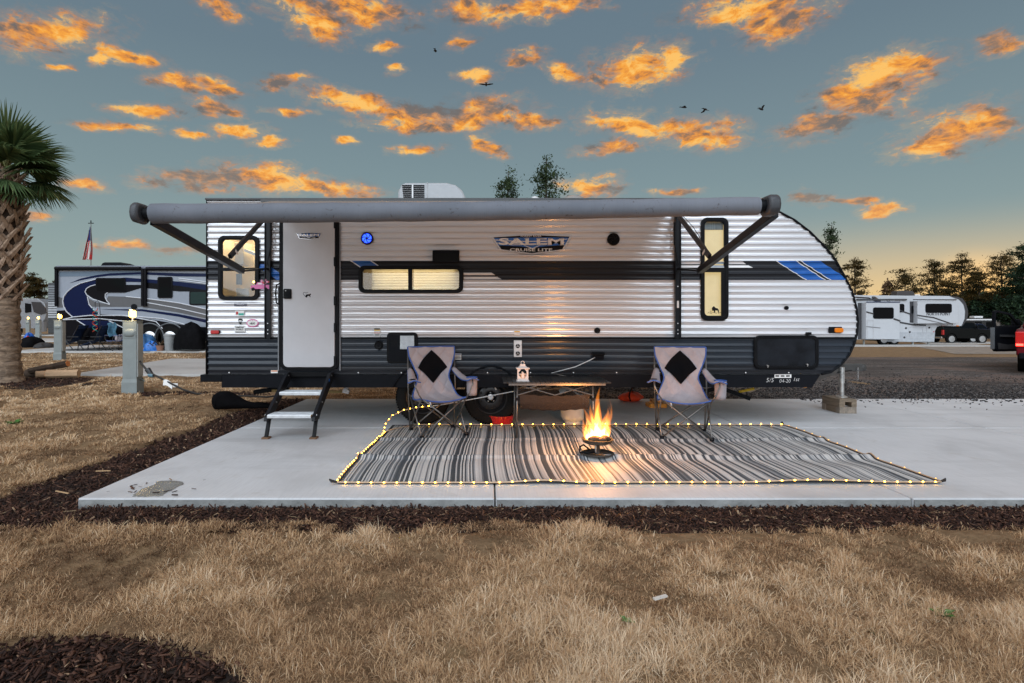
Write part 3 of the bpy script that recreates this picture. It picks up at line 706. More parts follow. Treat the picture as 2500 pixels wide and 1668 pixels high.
# shell: roof, curved front cap, floor, back wall, rear wall
mb = MB(); loop = [(XL, tz(914)), (XL, tz(489))] + OUTW; n = len(loop)
mb.add([(x, TY + .003, z) for x, z in loop] + [(x, TY + TRW, z) for x, z in loop], [(i, n + i, n + (i+1) % n, (i+1) % n) for i in range(n)] + [tuple(range(2*n - 1, n - 1, -1))])
obj('body_shell', mb, mk('shell_white', (.5, .51, .52), .5, var=.08), TR)
edge = [(XL, tz(914)), (XL, tz(489))] + OUTW
mb = MB().tube([(x, TY - .002, z) for x, z in edge], .014, 8); obj('edge_trim', mb, BLACK, TR, smooth=True)
mb = MB().box(XL - .01, OUTW[0][0], TY - .03, TY + .02, tz(489) - .002, tz(489) + .022); obj('roof_rail', mb, mk('grey_rail', (.05, .055, .06), .45, var=.3), TR, bevel=.004)
# chassis
mb = MB().box(tx(545), tx(1984), TY + .22, TY + .32, tz(950), tz(914)); mb.box(tx(545), tx(1984), TY + TRW - .3, TY + TRW - .2, tz(950), tz(914))
for px in (560, 800, 1120, 1400, 1700, 1960): mb.box(tx(px), tx(px) + .05, TY + .3, TY + TRW - .25, tz(945), tz(916))
obj('chassis_rail', mb, BLACK, TR)
mb = MB().prism([(tx(540), tz(914)), (tx(540), tz(947)), (tx(1984), tz(946)), (tx(2005), tz(914))], TY + .012, TY + .03); obj('chassis_skirt', mb, BLACKP, TR)
mb = MB().box(tx(488), tx(541), TY + .005, TY + TRW - .005, tz(933), tz(915)); obj('rear_bumper', mb, BLACK, TR, bevel=.006)
for k, px in enumerate(range(560, 2000, 105)): obj('screw_head', MB().lathe([(.001, -.007), (.008, -.006), (.0085, .004)], (tx(px), TY - .004, tz(910)), 'y', 8), WHITEP, TR)

# wheels
def wheel(px, n):
    c = (tx(px), TY + .06, .331); w = obj('wheel', MB().lathe([(.20, .12), (.20, .19)], (c[0], c[1] - .0, c[2]), 'y', 24), BLACK, TR)
    P = [(.20, .03), (.215, .012), (.24, .004), (.29, .0), (.316, .012), (.327, .035), (.331, .06), (.331, .16), (.327, .185), (.316, .208), (.26, .215), (.20, .2)]
    mb = MB().lathe(P, c, 'y', 56, cap=False)
    for k in range(64):
        a = 2 * PI * k / 64
        for yy, da in ((.045, 0), (.105, .05), (.165, 0)):
            mb.obox((c[0] + .3315 * math.cos(a + da), c[1] + yy, c[2] + .3315 * math.sin(a + da)), (.006, .045, .022), Matrix.Rotation(-(a + da), 3, 'Y'))
    obj('tyre', mb, RUBBER, w, smooth='auto')
    mb = MB().lathe([(.205, .02), (.19, .03), (.185, .05), (.16, .075), (.15, .06), (.11, .048), (.075, .05), (.06, .075)], c, 'y', 32, cap=False)
    rim = obj('rim', mb, mk('rim_black', (.02, .02, .022), .3, .3, var=.2), w, smooth='auto')
    for k in range(8):
        a = 2 * PI * (k + .5) / 8; obj('rim_hole', MB().lathe([(.001, .044), (.017, .045), (.019, .0535)], (c[0] + .132 * math.cos(a), c[1] - .001, c[2] + .132 * math.sin(a)), 'y', 10), mk('void_black', (.003, .003, .003), .8, var=0), w)
    mb = MB().lathe([(.028, .03), (.036, .033), (.038, .06), (.040, .07)], c, 'y', 20); mb.add([], [])
    obj('hub_cap', mb, STEEL, w, smooth='auto')
    for k in range(5):
        a = 2 * PI * (k + .3) / 5; obj('wheel_nut', MB().lathe([(.006, .028), (.009, .032), (.0095, .052)], (c[0] + .057 * math.cos(a), c[1], c[2] + .057 * math.sin(a)), 'y', 6), STEEL, w)
    for p in ((.1,),): obj('weight_label', MB().obox((c[0] + .06, c[1] + .044, c[2] + .165 - .06), (.03, .002, .016), Matrix.Rotation(.9, 3, 'Y')), PAPER, w)
wheel(1198, 0); wheel(1030, 1)
for px in (1030, 1198):
    mb = MB().tube([(tx(px) + .37 * math.cos(R(a)), TY - .004, .335 + .385 * math.sin(R(a))) for a in range(20, 161, 10)], .012, 6); obj('fender_lip', mb, BLACKP, TR, smooth=True)
mb = MB().box(tx(960), tx(1270), TY + .38, TY + .5, .3, .38); mb.tube([(tx(1030), TY + .2, .331), (tx(1030), TY + TRW - .2, .331)], .03); mb.tube([(tx(1198), TY + .2, .331), (tx(1198), TY + TRW - .2, .331)], .03); obj('axle', mb, BLACK, TR)
for px in (1030, 1198): obj('far_tyre', MB().lathe([(.2, 0), (.331, .02), (.331, .18), (.2, .2)], (tx(px), TY + TRW - .28, .331), 'y', 32), RUBBER, TR, smooth='auto')

# ---- windows
FRAME = mk('window_frame_black', (.008, .0085, .010), .36, var=.2, spec=.09)
CREAM = mk('interior_cream', (.72, .62, .46), .6, var=.05)
LAMPW = glow('ceiling_lamp_glow', (1.0, .80, .48), 9.0)
DARKIN = mk('interior_shade', (.20, .16, .10), .7, var=.2)
def room(parent, hx0, hx1, hz0, hz1, depth, est, back=CREAM, lamp=True):
    y0, y1 = TY + .012, TY + depth; e = .12 if depth > .3 else .03
    a, b, c, d = hx0 - e, hx1 + e, hz0 - e, hz1 + e; mb = MB()
    mb.add([(a, y0, c), (b, y0, c), (b, y0, d), (a, y0, d), (a, y1, c), (b, y1, c), (b, y1, d), (a, y1, d)], [(4, 5, 6, 7), (0, 1, 5, 4), (1, 2, 6, 5), (2, 3, 7, 6), (3, 0, 4, 7)])
    obj('interior', mb, back, parent)
    if lamp: obj('interior_lamp', MB().box((a + b) / 2 - (b - a) * .36, (a + b) / 2 + (b - a) * .36, y0 + depth * .25, y0 + depth * .75, d - .03, d - .012), glow('ceiling_lamp_glow_%d' % int(est * 10), (1.0, .70, .32), est), parent)
def window(name, o, i, bars, depth, est, tint=CLEAR, back=CREAM):
    ox0, ox1, oz0, oz1 = tx(o[0]), tx(o[1]), tz(o[3]), tz(o[2]); ix0, ix1, iz0, iz1 = tx(i[0]), tx(i[1]), tz(i[3]), tz(i[2])
    w = obj('window', MB().ring(rrect(ox0, ox1, oz0, oz1, .075, 6), rrect(ix0, ix1, iz0, iz1, .05, 6), TY - .028, TY + .01), FRAME, TR, bevel=.006, smooth=True)
    obj('inner_frame', MB().ring(rrect(ix0 - .004, ix1 + .004, iz0 - .004, iz1 + .004, .05, 6), rrect(ix0 + .010, ix1 - .010, iz0 + .010, iz1 - .010, .042, 6), TY - .022, TY + .008), BLACKP, w)
    obj('pane', MB().prism(rrect(ix0 + .001, ix1 - .001, iz0 + .001, iz1 - .001, .05, 6), TY - .008, TY - .005), tint, w)
    for b in bars: obj('divider', MB().box(*b), FRAME, w, bevel=.003)
    room(w, tx(i[0]) , tx(i[1]), tz(i[3]), tz(i[2]), depth, est, back); return w
# rear window, looking into the bunk end
w = window('window', (534,634,576,733), (542,626,584,726), [(tx(541), tx(627), TY - .024, TY + .004, tz(662), tz(654))], .75, 11)
obj('interior_cabinet', MB().box(tx(545), tx(568), TY + .3, TY + .6, tz(640), tz(584)), mk('cabinet_cream', (.5, .45, .36), .5), w, bevel=.004)
obj('interior_cabinet', MB().box(tx(545), tx(578), TY + .35, TY + .65, tz(735), tz(700)), mk('cabinet_cream', (.5, .45, .36), .5), w, bevel=.004)
obj('interior_shelf', MB().prism([(tx(578), tz(602)), (tx(632), tz(622)), (tx(632), tz(630)), (tx(578), tz(609))], TY + .2, TY + .5), mk('shelf_white', (.7, .66, .6), .5), w)
obj('interior_screen', MB().box(tx(552), tx(566), TY + .27, TY + .285, tz(692), tz(664)), mk('panel_grey', (.16, .16, .15), .4), w)
obj('interior_bulb', MB().lathe([(.004, -.012), (.013, 0), (.004, .012)], (tx(611), TY + .1, tz(687)), 'z', 10), glow('amber_bulb', (1, .42, .05), 25), w)
# middle slider with blinds
w = window('window', (876,1131,649,716), (884,1123,656,709), [(tx(997), tx(1007), TY - .024, TY + .004, tz(711), tz(654))], .45, 13, back=DARKIN)
SLAT = mk('blind_slat', (.62, .58, .46), .45, var=.04)
for a, b in ((906, 995), (1009, 1121)):
    for k in range(13):
        z = tz(659 + k * 3.9); mb = MB().obox(((tx(a) + tx(b)) / 2, TY + .05, z), (tx(b) - tx(a), .022, .0014), Matrix.Rotation(.55, 3, 'X')); obj('blind_slat', mb, SLAT, w)
obj('interior_bedding', MB().grid(lambda u, v: (tx(885) + (tx(1122) - tx(885)) * u, TY + .12 + .25 * v, tz(712) + .10 * (1 - abs(u - .75) * 1.3) * math.sin(v * PI) + .02 * math.sin(u * 31)), 30, 8), mk('bedding_grey', (.13, .15, .16), .8, var=.2), w, smooth=True)
# tall front window with shade
w = window('window', (1710,1777,532,783), (1717,1769,540,773), [(tx(1716), tx(1770), TY - .024, TY + .004, tz(665), tz(654)), (tx(1760), tx(1770), TY - .02, TY + .003, tz(773), tz(665))], .16, 12)
obj('window_shade', MB().box(tx(1715), tx(1771), TY + .055, TY + .06, tz(775), tz(538)), mk('glowing_shade', (.6, .5, .35), .8, emit=(1.0, .68, .27), estr=.74), w)  # emission on the shade stands in for lamplight coming through from behind
obj('shade_pleats', MB().box(tx(1717), tx(1769), TY + .04, TY + .05, tz(560), tz(541)), mk('pleat_grey', (.35, .33, .28), .6, stretch=(60, 1, 1), var=.3, scale=2), w)
obj('interior_lamp_low', MB().box(tx(1722), tx(1764), TY + .06, TY + .1, tz(660), tz(657)), glow('ceiling_lamp_glow_30', (1.0, .76, .42), 10), w)
# dog silhouette sticker with a heartbeat line
mb = MB(); D = [(1738,759),(1737,753),(1739,750),(1741,748),(1744,749),(1746,752),(1751,753),(1754,757),(1755,764),(1753,764),(1752,759),(1746,758),(1745,764),(1743,764),(1742,759)]
mb.prism([(tx(a), tz(b)) for a, b in D], TY - .0105, TY - .0095)
mb.tube([(tx(a), TY - .010, tz(b)) for a, b in ((1727,765),(1731,762),(1733,766),(1735,758),(1736,767),(1739,763),(1749,765),(1752,760),(1754,766),(1757,763),(1760,764))], .0022, 4)
obj('dog_sticker', mb, INK, w)

# ---- entry door
door_m = mk('door_white', (.55, .56, .59), .42, var=.05, scale=3, bump=.05, bscale=300)
D_ = obj('door', MB().prism(rrect(tx(694), tx(819), tz(896), tz(536), .06), TY - .042, TY - .004), door_m, TR, bevel=.004)
mb = MB().ring(rrect(tx(684), tx(829), tz(902), tz(529), .085), rrect(tx(693), tx(820), tz(897), tz(535.5), .062), TY - .034, TY + .01); obj('door_frame', mb, FRAME, D_, bevel=.004)
for px in (681, 831): obj('frame_strip', MB().box(tx(px) - .006, tx(px) + .006, TY - .02, TY + .008, tz(905), tz(700 if px < 700 else 545)), mk('strip_grey', (.22, .23, .25), .4), D_)
obj('door_lock', MB().prism(rrect(tx(696), tx(715), tz(730), tz(706), .014), TY - .062, TY - .041), FRAME, D_, bevel=.003)
obj('lock_barrel', MB().lathe([(.001, -.004), (.006, -.003), (.0065, .0)], (tx(702), TY - .062, tz(711)), 'y', 10), STEEL, D_)
obj('lock_paddle', MB().prism(rrect(tx(704), tx(713), tz(728), tz(712), .006), TY - .070, TY - .061), BLACKP, D_)
for py in (548, 640, 735, 800, 880): obj('hinge', MB().box(tx(817.5), tx(824), TY - .05, TY - .036, tz(py + 11), tz(py - 11)), FRAME, D_, bevel=.002)
mb = MB().tube([(tx(684), TY - .02, tz(693)), (tx(679), TY - .055, tz(697)), (tx(677.5), TY - .06, tz(718)), (tx(679), TY - .055, tz(740)), (tx(684), TY - .02, tz(744))], .009, 8); obj('grab_handle', mb, FRAME, D_, smooth=True)
# heart and cat sticker
mb = MB().tube([(tx(a), TY - .0435, tz(b)) for a, b in ((753,727),(747,723),(743,718),(744,714.5),(748,714.5),(750,717),(752,714.5),(755,714.5))], .0022, 4)
mb.prism([(tx(a), tz(b)) for a, b in ((748,725),(750,720),(754,719),(758,719),(761,717),(762,720),(760,722),(761,726),(759,726),(758,723),(754,723),(752,727),(750,727))], TY - .0440, TY - .0425)
obj('heart_sticker', mb, INK, D_)
def badge(px0, px1, py0, py1, parent, y, big):
    """shield badge: silver rim, black field, blue panel, lettering"""
    fx = lambda u: tx(px0 + (px1 - px0) * (u - 10) / 2080); fz = lambda v: tz(py0 + (py1 - py0) * (v - 140) / 520)
    po = lambda L: [(fx(a), fz(b)) for a, b in L]
    B = obj('badge', MB().prism(po([(10,195),(220,545),(1060,660),(1880,545),(2090,165),(1250,140),(760,150)]), y - .004, y), SILVER, parent)
    obj('badge_field', MB().prism(po([(62,205),(262,520),(1060,622),(1838,520),(2030,185),(1250,152),(760,162)]), y - .0065, y - .0035), INK, B)
    obj('badge_panel', MB().prism(po([(84,228),(196,420),(700,438),(1060,482),(1420,438),(1905,405),(2004,212),(1400,206),(760,212)]), y - .0090, y - .0060), BLUE, B)
    for L in ([(100,262),(120,290),(700,330),(1500,320),(1960,262),(1975,240),(1400,296),(700,300)], [(150,345),(165,372),(900,395),(1900,352),(1915,330),(1000,372)], [(820,410),(860,410),(1060,488),(1250,410),(1290,410),(1060,520)]):
        obj('badge_streak', MB().prism(po(L), y - .0105, y - .0085), SILVER, B)
    h = abs(fz(240) - fz(410))
    t = text_mb('SALEM', h * 1.42, (fx(1050), y - .0125, fz(326)), bold=h * .035, sx=1.0, ext=.0015)
    wx = max(p[0] for p in t.v) - min(p[0] for p in t.v); k = abs(fx(1890) - fx(210)) / wx
    t.v = [(fx(1050) + (p[0] - fx(1050)) * k, p[1], p[2]) for p in t.v]
    # serifs
    for (a, b, c) in ((490,690,405),(690,800,405),(860,1110,405),(860,960,243),(1170,1420,405),(1170,1380,243),(1460,1560,405),(1480,1590,243),(1770,1890,405),(1760,1890,243),(580,660,243)):
        t.box(fx(a), fx(b), y - .014, y - .011, fz(c + 7), fz(c - 7))
    obj('badge_lettering', t, mk('letter_silver', (.8, .76, .74), .3, .3, var=.05), B)
    t = text_mb('CRUISE LITE', h * .62, (fx(1030), y - .0105, fz(540)), bold=h * .012, ext=.001); wx = max(p[0] for p in t.v) - min(p[0] for p in t.v); k = abs(fx(1580) - fx(480)) / wx
    t.v = [(fx(1030) + (p[0] - fx(1030)) * k, p[1], p[2]) for p in t.v]; obj('badge_lettering', t, WHITEP, B)
    if big:
        t = text_mb('FOREST RIVER', h * .36, (fx(1030), y - .0105, fz(180)), ext=.001); wx = max(p[0] for p in t.v) - min(p[0] for p in t.v); k = abs(fx(1300) - fx(770)) / wx
        t.v = [(fx(1030) + (p[0] - fx(1030)) * k, p[1], p[2]) for p in t.v]; obj('badge_lettering', t, mk('letter_silver', (.8, .76, .74), .3, .3, var=.05), B)
badge(1200, 1396, 574, 622, TR, TY - .003, True); badge(727, 788, 570, 587, D_, TY - .043, False)

# ---- fittings on the side
def speaker(px, py, lit):
    c = (tx(px), TY, tz(py)); m = glow('speaker_blue_glow', (.03, .10, 1.0), 3.0) if lit else BLACKP
    sp = obj('speaker', MB().lathe([(.055, -.028), (.066, -.034), (.075, -.026), (.076, 0)], c, 'y', 28), FRAME, TR, smooth='auto')
    obj('cone', MB().lathe([(.001, -.031), (.054, -.0325), (.056, -.030)], c, 'y', 24), m, sp)
    mb = MB()
    for k in range(6):
        a = 2 * PI * k / 6; P = [(c[0] + r * math.cos(a + r * 16), TY - .036, c[2] + r * math.sin(a + r * 16)) for r in (.012, .022, .034, .046, .056)]
        mb.tube(P, .0055 if lit else .008, 5)
    mb.lathe([(.001, -.04), (.013, -.039), (.014, -.033)], c, 'y', 12); obj('blade_guard', mb, mk('speaker_spoke', (.012, .014, .03), .35, var=.1) if lit else FRAME, sp)
    if lit: obj('halo_ring', MB().lathe([(.056, -.033), (.060, -.0355), (.064, -.0345)], c, 'y', 28, cap=False), glow('speaker_blue_ring', (.01, .02, .5), .8), sp)
speaker(897, 583, True); speaker(1497, 585, False)
pl = obj('porch_light', MB().prism(rrect(tx(1057), tx(1122), tz(643), tz(613), .008), TY - .07, TY - .004), BLACKP, TR, bevel=.008)
obj('porch_lens', MB().box(tx(1061), tx(1118), TY - .0745, TY - .069, tz(640), tz(620)), DGLASS, pl)
hw = obj('water_heater_door', MB().prism(rrect(tx(945), tx(1020), tz(887), tz(812), .045), TY - .022, TY), FRAME, TR, bevel=.006)
obj('door_recess', MB().prism(rrect(tx(950), tx(1015), tz(882), tz(817), .03), TY - .028, TY - .021), BLACKP, hw, bevel=.003)
obj('mesh_screen', MB().box(tx(978), tx(1011), TY - .0285, TY - .0275, tz(852), tz(820)), mk('screen_dark', (.30, .31, .33), .5, .4), hw)
mb = MB()
for k in range(12): mb.box(tx(978 + k * 3), tx(978 + k * 3) + .0035, TY - .0315, TY - .028, tz(852), tz(820))
for k in range(12): mb.box(tx(978), tx(1011), TY - .0325, TY - .0312, tz(820 + k * 2.85) - .0035, tz(820 + k * 2.85))
obj('screen_wire', mb, ALU, hw)
for k in range(4): obj('louvre', MB().box(tx(955), tx(973), TY - .031, TY - .027, tz(833 + k * 4.5), tz(830.5 + k * 4.5)), FRAME, hw)
for px, py, r in ((925, 843, .052), (1458, 807, .036), (1919, 752, .024)):
    q = obj('round_port', MB().lathe([(r * .3, -.03), (r * .75, -.032), (r, -.02), (r * 1.02, 0)], (tx(px), TY, tz(py)), 'y', 20), FRAME, TR, smooth='auto')
    obj('port_cap', MB().lathe([(.001, -.036), (r * .38, -.035), (r * .42, -.03)], (tx(px), TY, tz(py)), 'y', 12), BLACKP, q)
fv = obj('furnace_vent', MB().prism(rrect(tx(1254), tx(1274), tz(872), tz(831), .006), TY - .016, TY - .001), STEEL, TR, bevel=.003)
for py in (845, 863):
    obj('vent_opening', MB().lathe([(.001, -.019), (.026, -.0185), (.027, -.015)], (tx(1264), TY, tz(py)), 'y', 18), mk('void_black', (.003, .003, .003), .8, var=0), fv)
    mb = MB()
    for k in range(3):
        a = 2 * PI * k / 3 + PI / 2; mb.bar((tx(1264), TY - .021, tz(py)), (tx(1264) + .027 * math.cos(a), TY - .021, tz(py) + .027 * math.sin(a)), .004, .004, (0, 1, 0))
    obj('vent_spoke', mb, STEEL, fv)
ob = obj('outlet_box', MB().prism([(TY, tz(878)), (TY - .05, tz(878)), (TY - .075, tz(868)), (TY - .06, tz(863)), (TY, tz(862))], tx(1446), tx(1472), 'yz'), BLACKP, TR, bevel=.004)
obj('outlet_cover', MB().obox((tx(1459), TY - .05, tz(862.5)), (tx(1474) - tx(1444), .10, .008), Matrix.Rotation(.28, 3, 'X')), FRAME, ob)
sd = obj('storage_door', MB().ring(rrect(tx(1839), tx(1996), tz(900), tz(819), .07), rrect(tx(1847), tx(1988), tz(893), tz(826), .05), TY - .030, TY), FRAME, TR, bevel=.006)
obj('door_panel', MB().prism(rrect(tx(1846), tx(1989), tz(894), tz(825), .052), TY - .020, TY - .001), mk('storage_panel', (.010, .012, .016), .45, spec=.15, var=.6, scale=4, rvar=.25), sd)
for px, py in ((1870, 892), (1966, 889)):
    obj('latch', MB().lathe([(.008, -.040), (.010, -.036), (.011, -.02)], (tx(px), TY, tz(py)), 'y', 12), STEEL, sd); obj('latch_key', MB().obox((tx(px) + .006, TY - .042, tz(py) - .012), (.012, .004, .03), Matrix.Rotation(.4, 3, 'Y')), STEEL, sd)
obj('door_catch', MB().prism(rrect(tx(1965), tx(1976), tz(818), tz(811), .008), TY - .05, TY - .01), FRAME, sd, bevel=.003)
ml = obj('marker_light', MB().prism(rrect(tx(2022), tx(2054), tz(813), tz(798), .012), TY - .018, TY), FRAME, TR, bevel=.003)
obj('marker_lens', MB().prism(rrect(tx(2034), tx(2055), tz(812), tz(801), .018), TY - .04, TY - .017), AMBER, ml, bevel=.006)
ml = obj('tail_light', MB().prism(rrect(tx(515), tx(538), tz(816), tz(806), .018), TY - .016, TY), BLACKP, TR, bevel=.003, label='red rear marker light by the back corner')
obj('tail_lens', MB().prism(rrect(tx(516), tx(537), tz(815.4), tz(806.6), .016), TY - .03, TY - .015), RED, ml, bevel=.006)
# stickers and writing
def sticker(px0, px1, py0, py1, m, label=None, r=.003, y=TY - .006):
    return obj('sticker', MB().prism(rrect(tx(px0), tx(px1), tz(py1), tz(py0), r), y - .0012, y + .004), m, TR, label=label)
def wr(s, body, size, px, py, m, dy=.002, y=TY - .006, bold=0): obj('lettering', text_mb(body, size, (tx(px), y - .0012 - dy, tz(py)), bold=bold), m, s)
q = sticker(573, 598, 795, 811, PAPER); wr(q, 'CAMPING', .025, 585.5, 799.5, INK, bold=.0008); wr(q, 'WORLD', .025, 585.5, 804.5, INK, bold=.0008); obj('print_line', MB().box(tx(575), tx(596), TY - .0095, TY - .0075, tz(809), tz(808.4)), INK, q)
q = obj('sticker', MB().prism(circ(tx(617), tz(789), .074, 28, .049), TY - .0072, TY - .002), mk('sticker_pink', (.65, .12, .32), .5), TR, label='pink oval sticker')
obj('sticker_face', MB().prism(circ(tx(617), tz(789), .062, 28, .038), TY - .0095, TY - .007), PAPER, q); wr(q, 'rBX!', .032, 617, 790, INK, .004, bold=.001)
for k in range(5): obj('heart_print', MB().prism(circ(tx(607 + k * 5), tz(783 - (k % 2) * 1.5), .005, 8), TY - .0110, TY - .0093), mk('sticker_pink', (.65, .12, .32), .5), q)
q = obj('sticker', MB().prism([(tx(a), tz(b)) for a, b in ((582,781),(584,778),(590,778),(592,781),(591.5,787),(587,793),(582.5,787))], TY - .0072, TY - .002), INK, TR); obj('print_line', MB().box(tx(583.5), tx(590.5), TY - .0092, TY - .007, tz(784), tz(782)), PAPER, q)
q = sticker(575, 597, 759, 772, PAPER); obj('print_patch', MB().box(tx(583), tx(596), TY - .0092, TY - .007, tz(770), tz(765)), mk('sticker_teal', (.05, .4, .32), .5), q); obj('print_patch', MB().box(tx(577), tx(582), TY - .0092, TY - .007, tz(768), tz(761)), RED, q)
q = sticker(572, 603, 740, 747, mk('sticker_slate', (.05, .055, .085), .4)); wr(q, 'AMERICA', .022, 587.5, 743.5, mk('letter_grey', (.4, .4, .45), .5), bold=.0006)
q = sticker(913, 929, 801, 821, PAPER); obj('print_patch', MB().box(tx(913.8), tx(928.2), TY - .0092, TY - .007, tz(805), tz(801.8)), INK, q); obj('print_patch', MB().box(tx(913.8), tx(928.2), TY - .0092, TY - .007, tz(807.5), tz(805.6)), mk('sticker_yellow', (.8, .5, .03), .5), q); obj('print_patch', MB().box(tx(913.8), tx(928.2), TY - .0092, TY - .007, tz(813.6), tz(812.2)), RED, q)
for k in range(4): obj('print_line', MB().box(tx(915), tx(927), TY - .0092, TY - .007, tz(815.8 + k * 1.3), tz(815.2 + k * 1.3)), INK, q)
q = sticker(1255, 1270, 808, 818, PAPER); obj('print_patch', MB().box(tx(1255.6), tx(1269.4), TY - .0092, TY - .007, tz(811), tz(808.6)), mk('sticker_yellow', (.8, .5, .03), .5), q)
q = sticker(1110, 1126, 863, 878, PAPER); obj('print_patch', MB().box(tx(1110.6), tx(1125.4), TY - .0092, TY - .007, tz(866), tz(863.6)), mk('sticker_navy', (.03, .06, .2), .5), q)
for k in range(5): obj('print_line', MB().box(tx(1111.5), tx(1124.5), TY - .0092, TY - .007, tz(868.6 + k * 1.7), tz(868 + k * 1.7)), INK, q)
q = sticker(662, 679, 904, 911, PAPER, y=TY - .01); obj('print_patch', MB().box(tx(663), tx(678), TY - .0132, TY - .0108, tz(907), tz(904.8)), mk('sticker_orange', (.7, .2, .03), .5), q)
q = sticker(1892, 1933, 914, 923, PAPER, y=TY + .010); 
for k in range(3): obj('print_line', MB().box(tx(1894 + 13 * k), tx(1903 + 13 * k), TY + .0066, TY + .0092, tz(920), tz(916.6)), INK, q)
CH = mk('chalk_white', (.6, .6, .6), .9)
for body, px, py, sz, sh in (('5/5', 1880, 929, .075, .25), ('04-20', 1917, 931, .06, .15), ('1st', 1944, 927, .065, .3)): obj('chalk_writing', text_mb(body, sz, (tx(px), TY + .009, tz(py)), bold=-.0008, shear=sh), CH, TR)
# pink truck magnet
q = obj('truck_magnet', MB().prism([(tx(a), tz(b)) for a, b in ((615,706),(615,698),(628,696),(631,690),(643,690),(646,696),(660,696),(660,706))], TY - .0355, TY - .0285), mk('magnet_pink', (.62, .16, .36), .5, var=.1), TR, label='pink pickup truck magnet with hearts')
for px in (621, 652): obj('magnet_wheel', MB().prism(circ(tx(px), tz(706.5), .021, 14), TY - .0385, TY - .0350), INK, q)
random.seed(3)
for k in range(11): obj('magnet_heart', MB().prism(circ(tx(random.uniform(636, 658)), tz(random.uniform(684, 694)), .013, 8), TY - .0335 - k * .0004, TY - .029), RED if k % 2 else mk('magnet_rose', (.7, .3, .45), .5), q)
obj('magnet_window', MB().prism([(tx(a), tz(b)) for a, b in ((632,695),(633,691.5),(641,691.5),(643,695))], TY - .0375, TY - .0352), PAPER, q)

# ---- awning
AX0, AX1, AY, RY = tx(656), tx(1653), TY - 2.36, 4.42
def canopy_mat():
    m = mk('canopy_fabric', (.42, .38, .35), .85, var=.1, scale=3); T = NT(m.node_tree); b = T.n['Principled BSDF']; tr = T.node('ShaderNodeBsdfTranslucent'); tr.inputs[0].default_value = (.62, .55, .50, 1)
    mx = T.node('ShaderNodeMixShader'); mx.inputs[0].default_value = .55; T.l.new(b.outputs[0], mx.inputs[1]); T.l.new(tr.outputs[0], mx.inputs[2]); T.l.new(mx.outputs[0], T.n['Material Output'].inputs[0]); return m
A = obj('awning', MB().box(tx(640), tx(1668), TY - .05, TY - .004, tz(495), tz(489) - .003), mk('awning_rail', (.05, .055, .06), .4), TR)
FAB = mk('awning_fabric', (.20, .205, .225), .8, var=.12, scale=2.2, bump=.3, bscale=160)
zl, zr = H + (CY - 522) / F * RY, H + (CY - 503) / F * RY
def fabric(u, v):
    x = AX0 + .06 + (AX1 - AX0 - .12) * u; zz = zl + (zr - zl) * u + .070
    return (x, RY + .02 + (TY - .03 - RY - .02) * v, zz + (tz(492) - zz) * v - .03 * math.sin(PI * v))
obj('canopy_fabric', MB().grid(fabric, 20, 10), canopy_mat(), A, smooth=True)
def mat_roller():
    m = bpy.data.materials.new('roller_canvas'); m.use_nodes = True; T = NT(m.node_tree); b = T.n['Principled BSDF']
    p = T.node('ShaderNodeNewGeometry').outputs['Position']; mp = T.node('ShaderNodeMapping'); T.l.new(p, mp.inputs[0]); mp.inputs['Scale'].default_value = (140, 2, 6)
    c = T.ramp(T.noise(p, 2.2, 5), [(.3, (.135, .15, .18)), (.7, (.19, .205, .24))])
    c = T.mix(T.math('MULTIPLY', T.smooth(T.noise(p, 16, 4, .75, 1.2), .61, .68), .8), c, (.06, .05, .045))
    c = T.mix(T.math('MULTIPLY', T.smooth(T.noise(mp.outputs[0], 1, 3), .4, .8), .22), c, (.12, .125, .14))
    T.l.new(c, b.inputs['Base Color']); b.inputs['Roughness'].default_value = .85
    bn = T.node('ShaderNodeBump'); bn.inputs['Strength'].default_value = .35; bn.inputs['Distance'].default_value = .003; T.l.new(T.noise(mp.outputs[0], 1, 3), bn.inputs['Height']); T.l.new(bn.outputs[0], b.inputs['Normal']); return m
N = 40; mb = MB(); xl_, xr_ = at(373, 0, RY)[0], at(1850, 0, RY)[0]
mb.tube([(xl_ + (xr_ - xl_) * k / N, RY, zl + (zr - zl) * k / N - .012 * math.sin(PI * k / N) + .002 * math.sin(k * 1.7)) for k in range(N + 1)], [.0785 - .0075 * k / N + .0012 * math.sin(k * 2.3) for k in range(N + 1)], 28)
obj('roller_tube', mb, mat_roller(), A, smooth='auto')
CAPM = mk('cap_grey', (.055, .06, .07), .5, var=.15)
for sgn, zc, x_in, x_out in ((-1, zl, at(352, 0, RY)[0], at(310, 0, RY - .11)[0]), (1, zr, at(1866, 0, RY)[0], at(1912, 0, RY - .11)[0])):
    o2 = [(RY - .09, zc - .05), (RY - .10, zc), (RY - .09, zc + .055), (RY - .055, zc + .078), (RY + .06, zc + .08), (RY + .09, zc + .05), (RY + .09, zc - .05), (RY + .05, zc - .078), (RY - .055, zc - .075)]
    obj('end_cap', MB().prism(o2, x_in, x_out, 'yz'), CAPM, A, bevel=.02, smooth=True)
    xe = xl_ if sgn < 0 else xr_
    obj('end_spindle', MB().lathe([(.055, 0), (.058, .012), (.058, .03), (.05, .034), (.05, .06), (.035, .064), (.035, .085)], (xe, RY, zc), 'x', 20) if sgn > 0 else MB().lathe([(.055, 0), (.058, -.012), (.058, -.03), (.05, -.034), (.05, -.06), (.035, -.064), (.035, -.085)], (xe, RY, zc), 'x', 20), BLACK, A, smooth='auto')
ARM = mk('arm_black', (.012, .014, .018), .32, .1, var=.2, spec=.18)
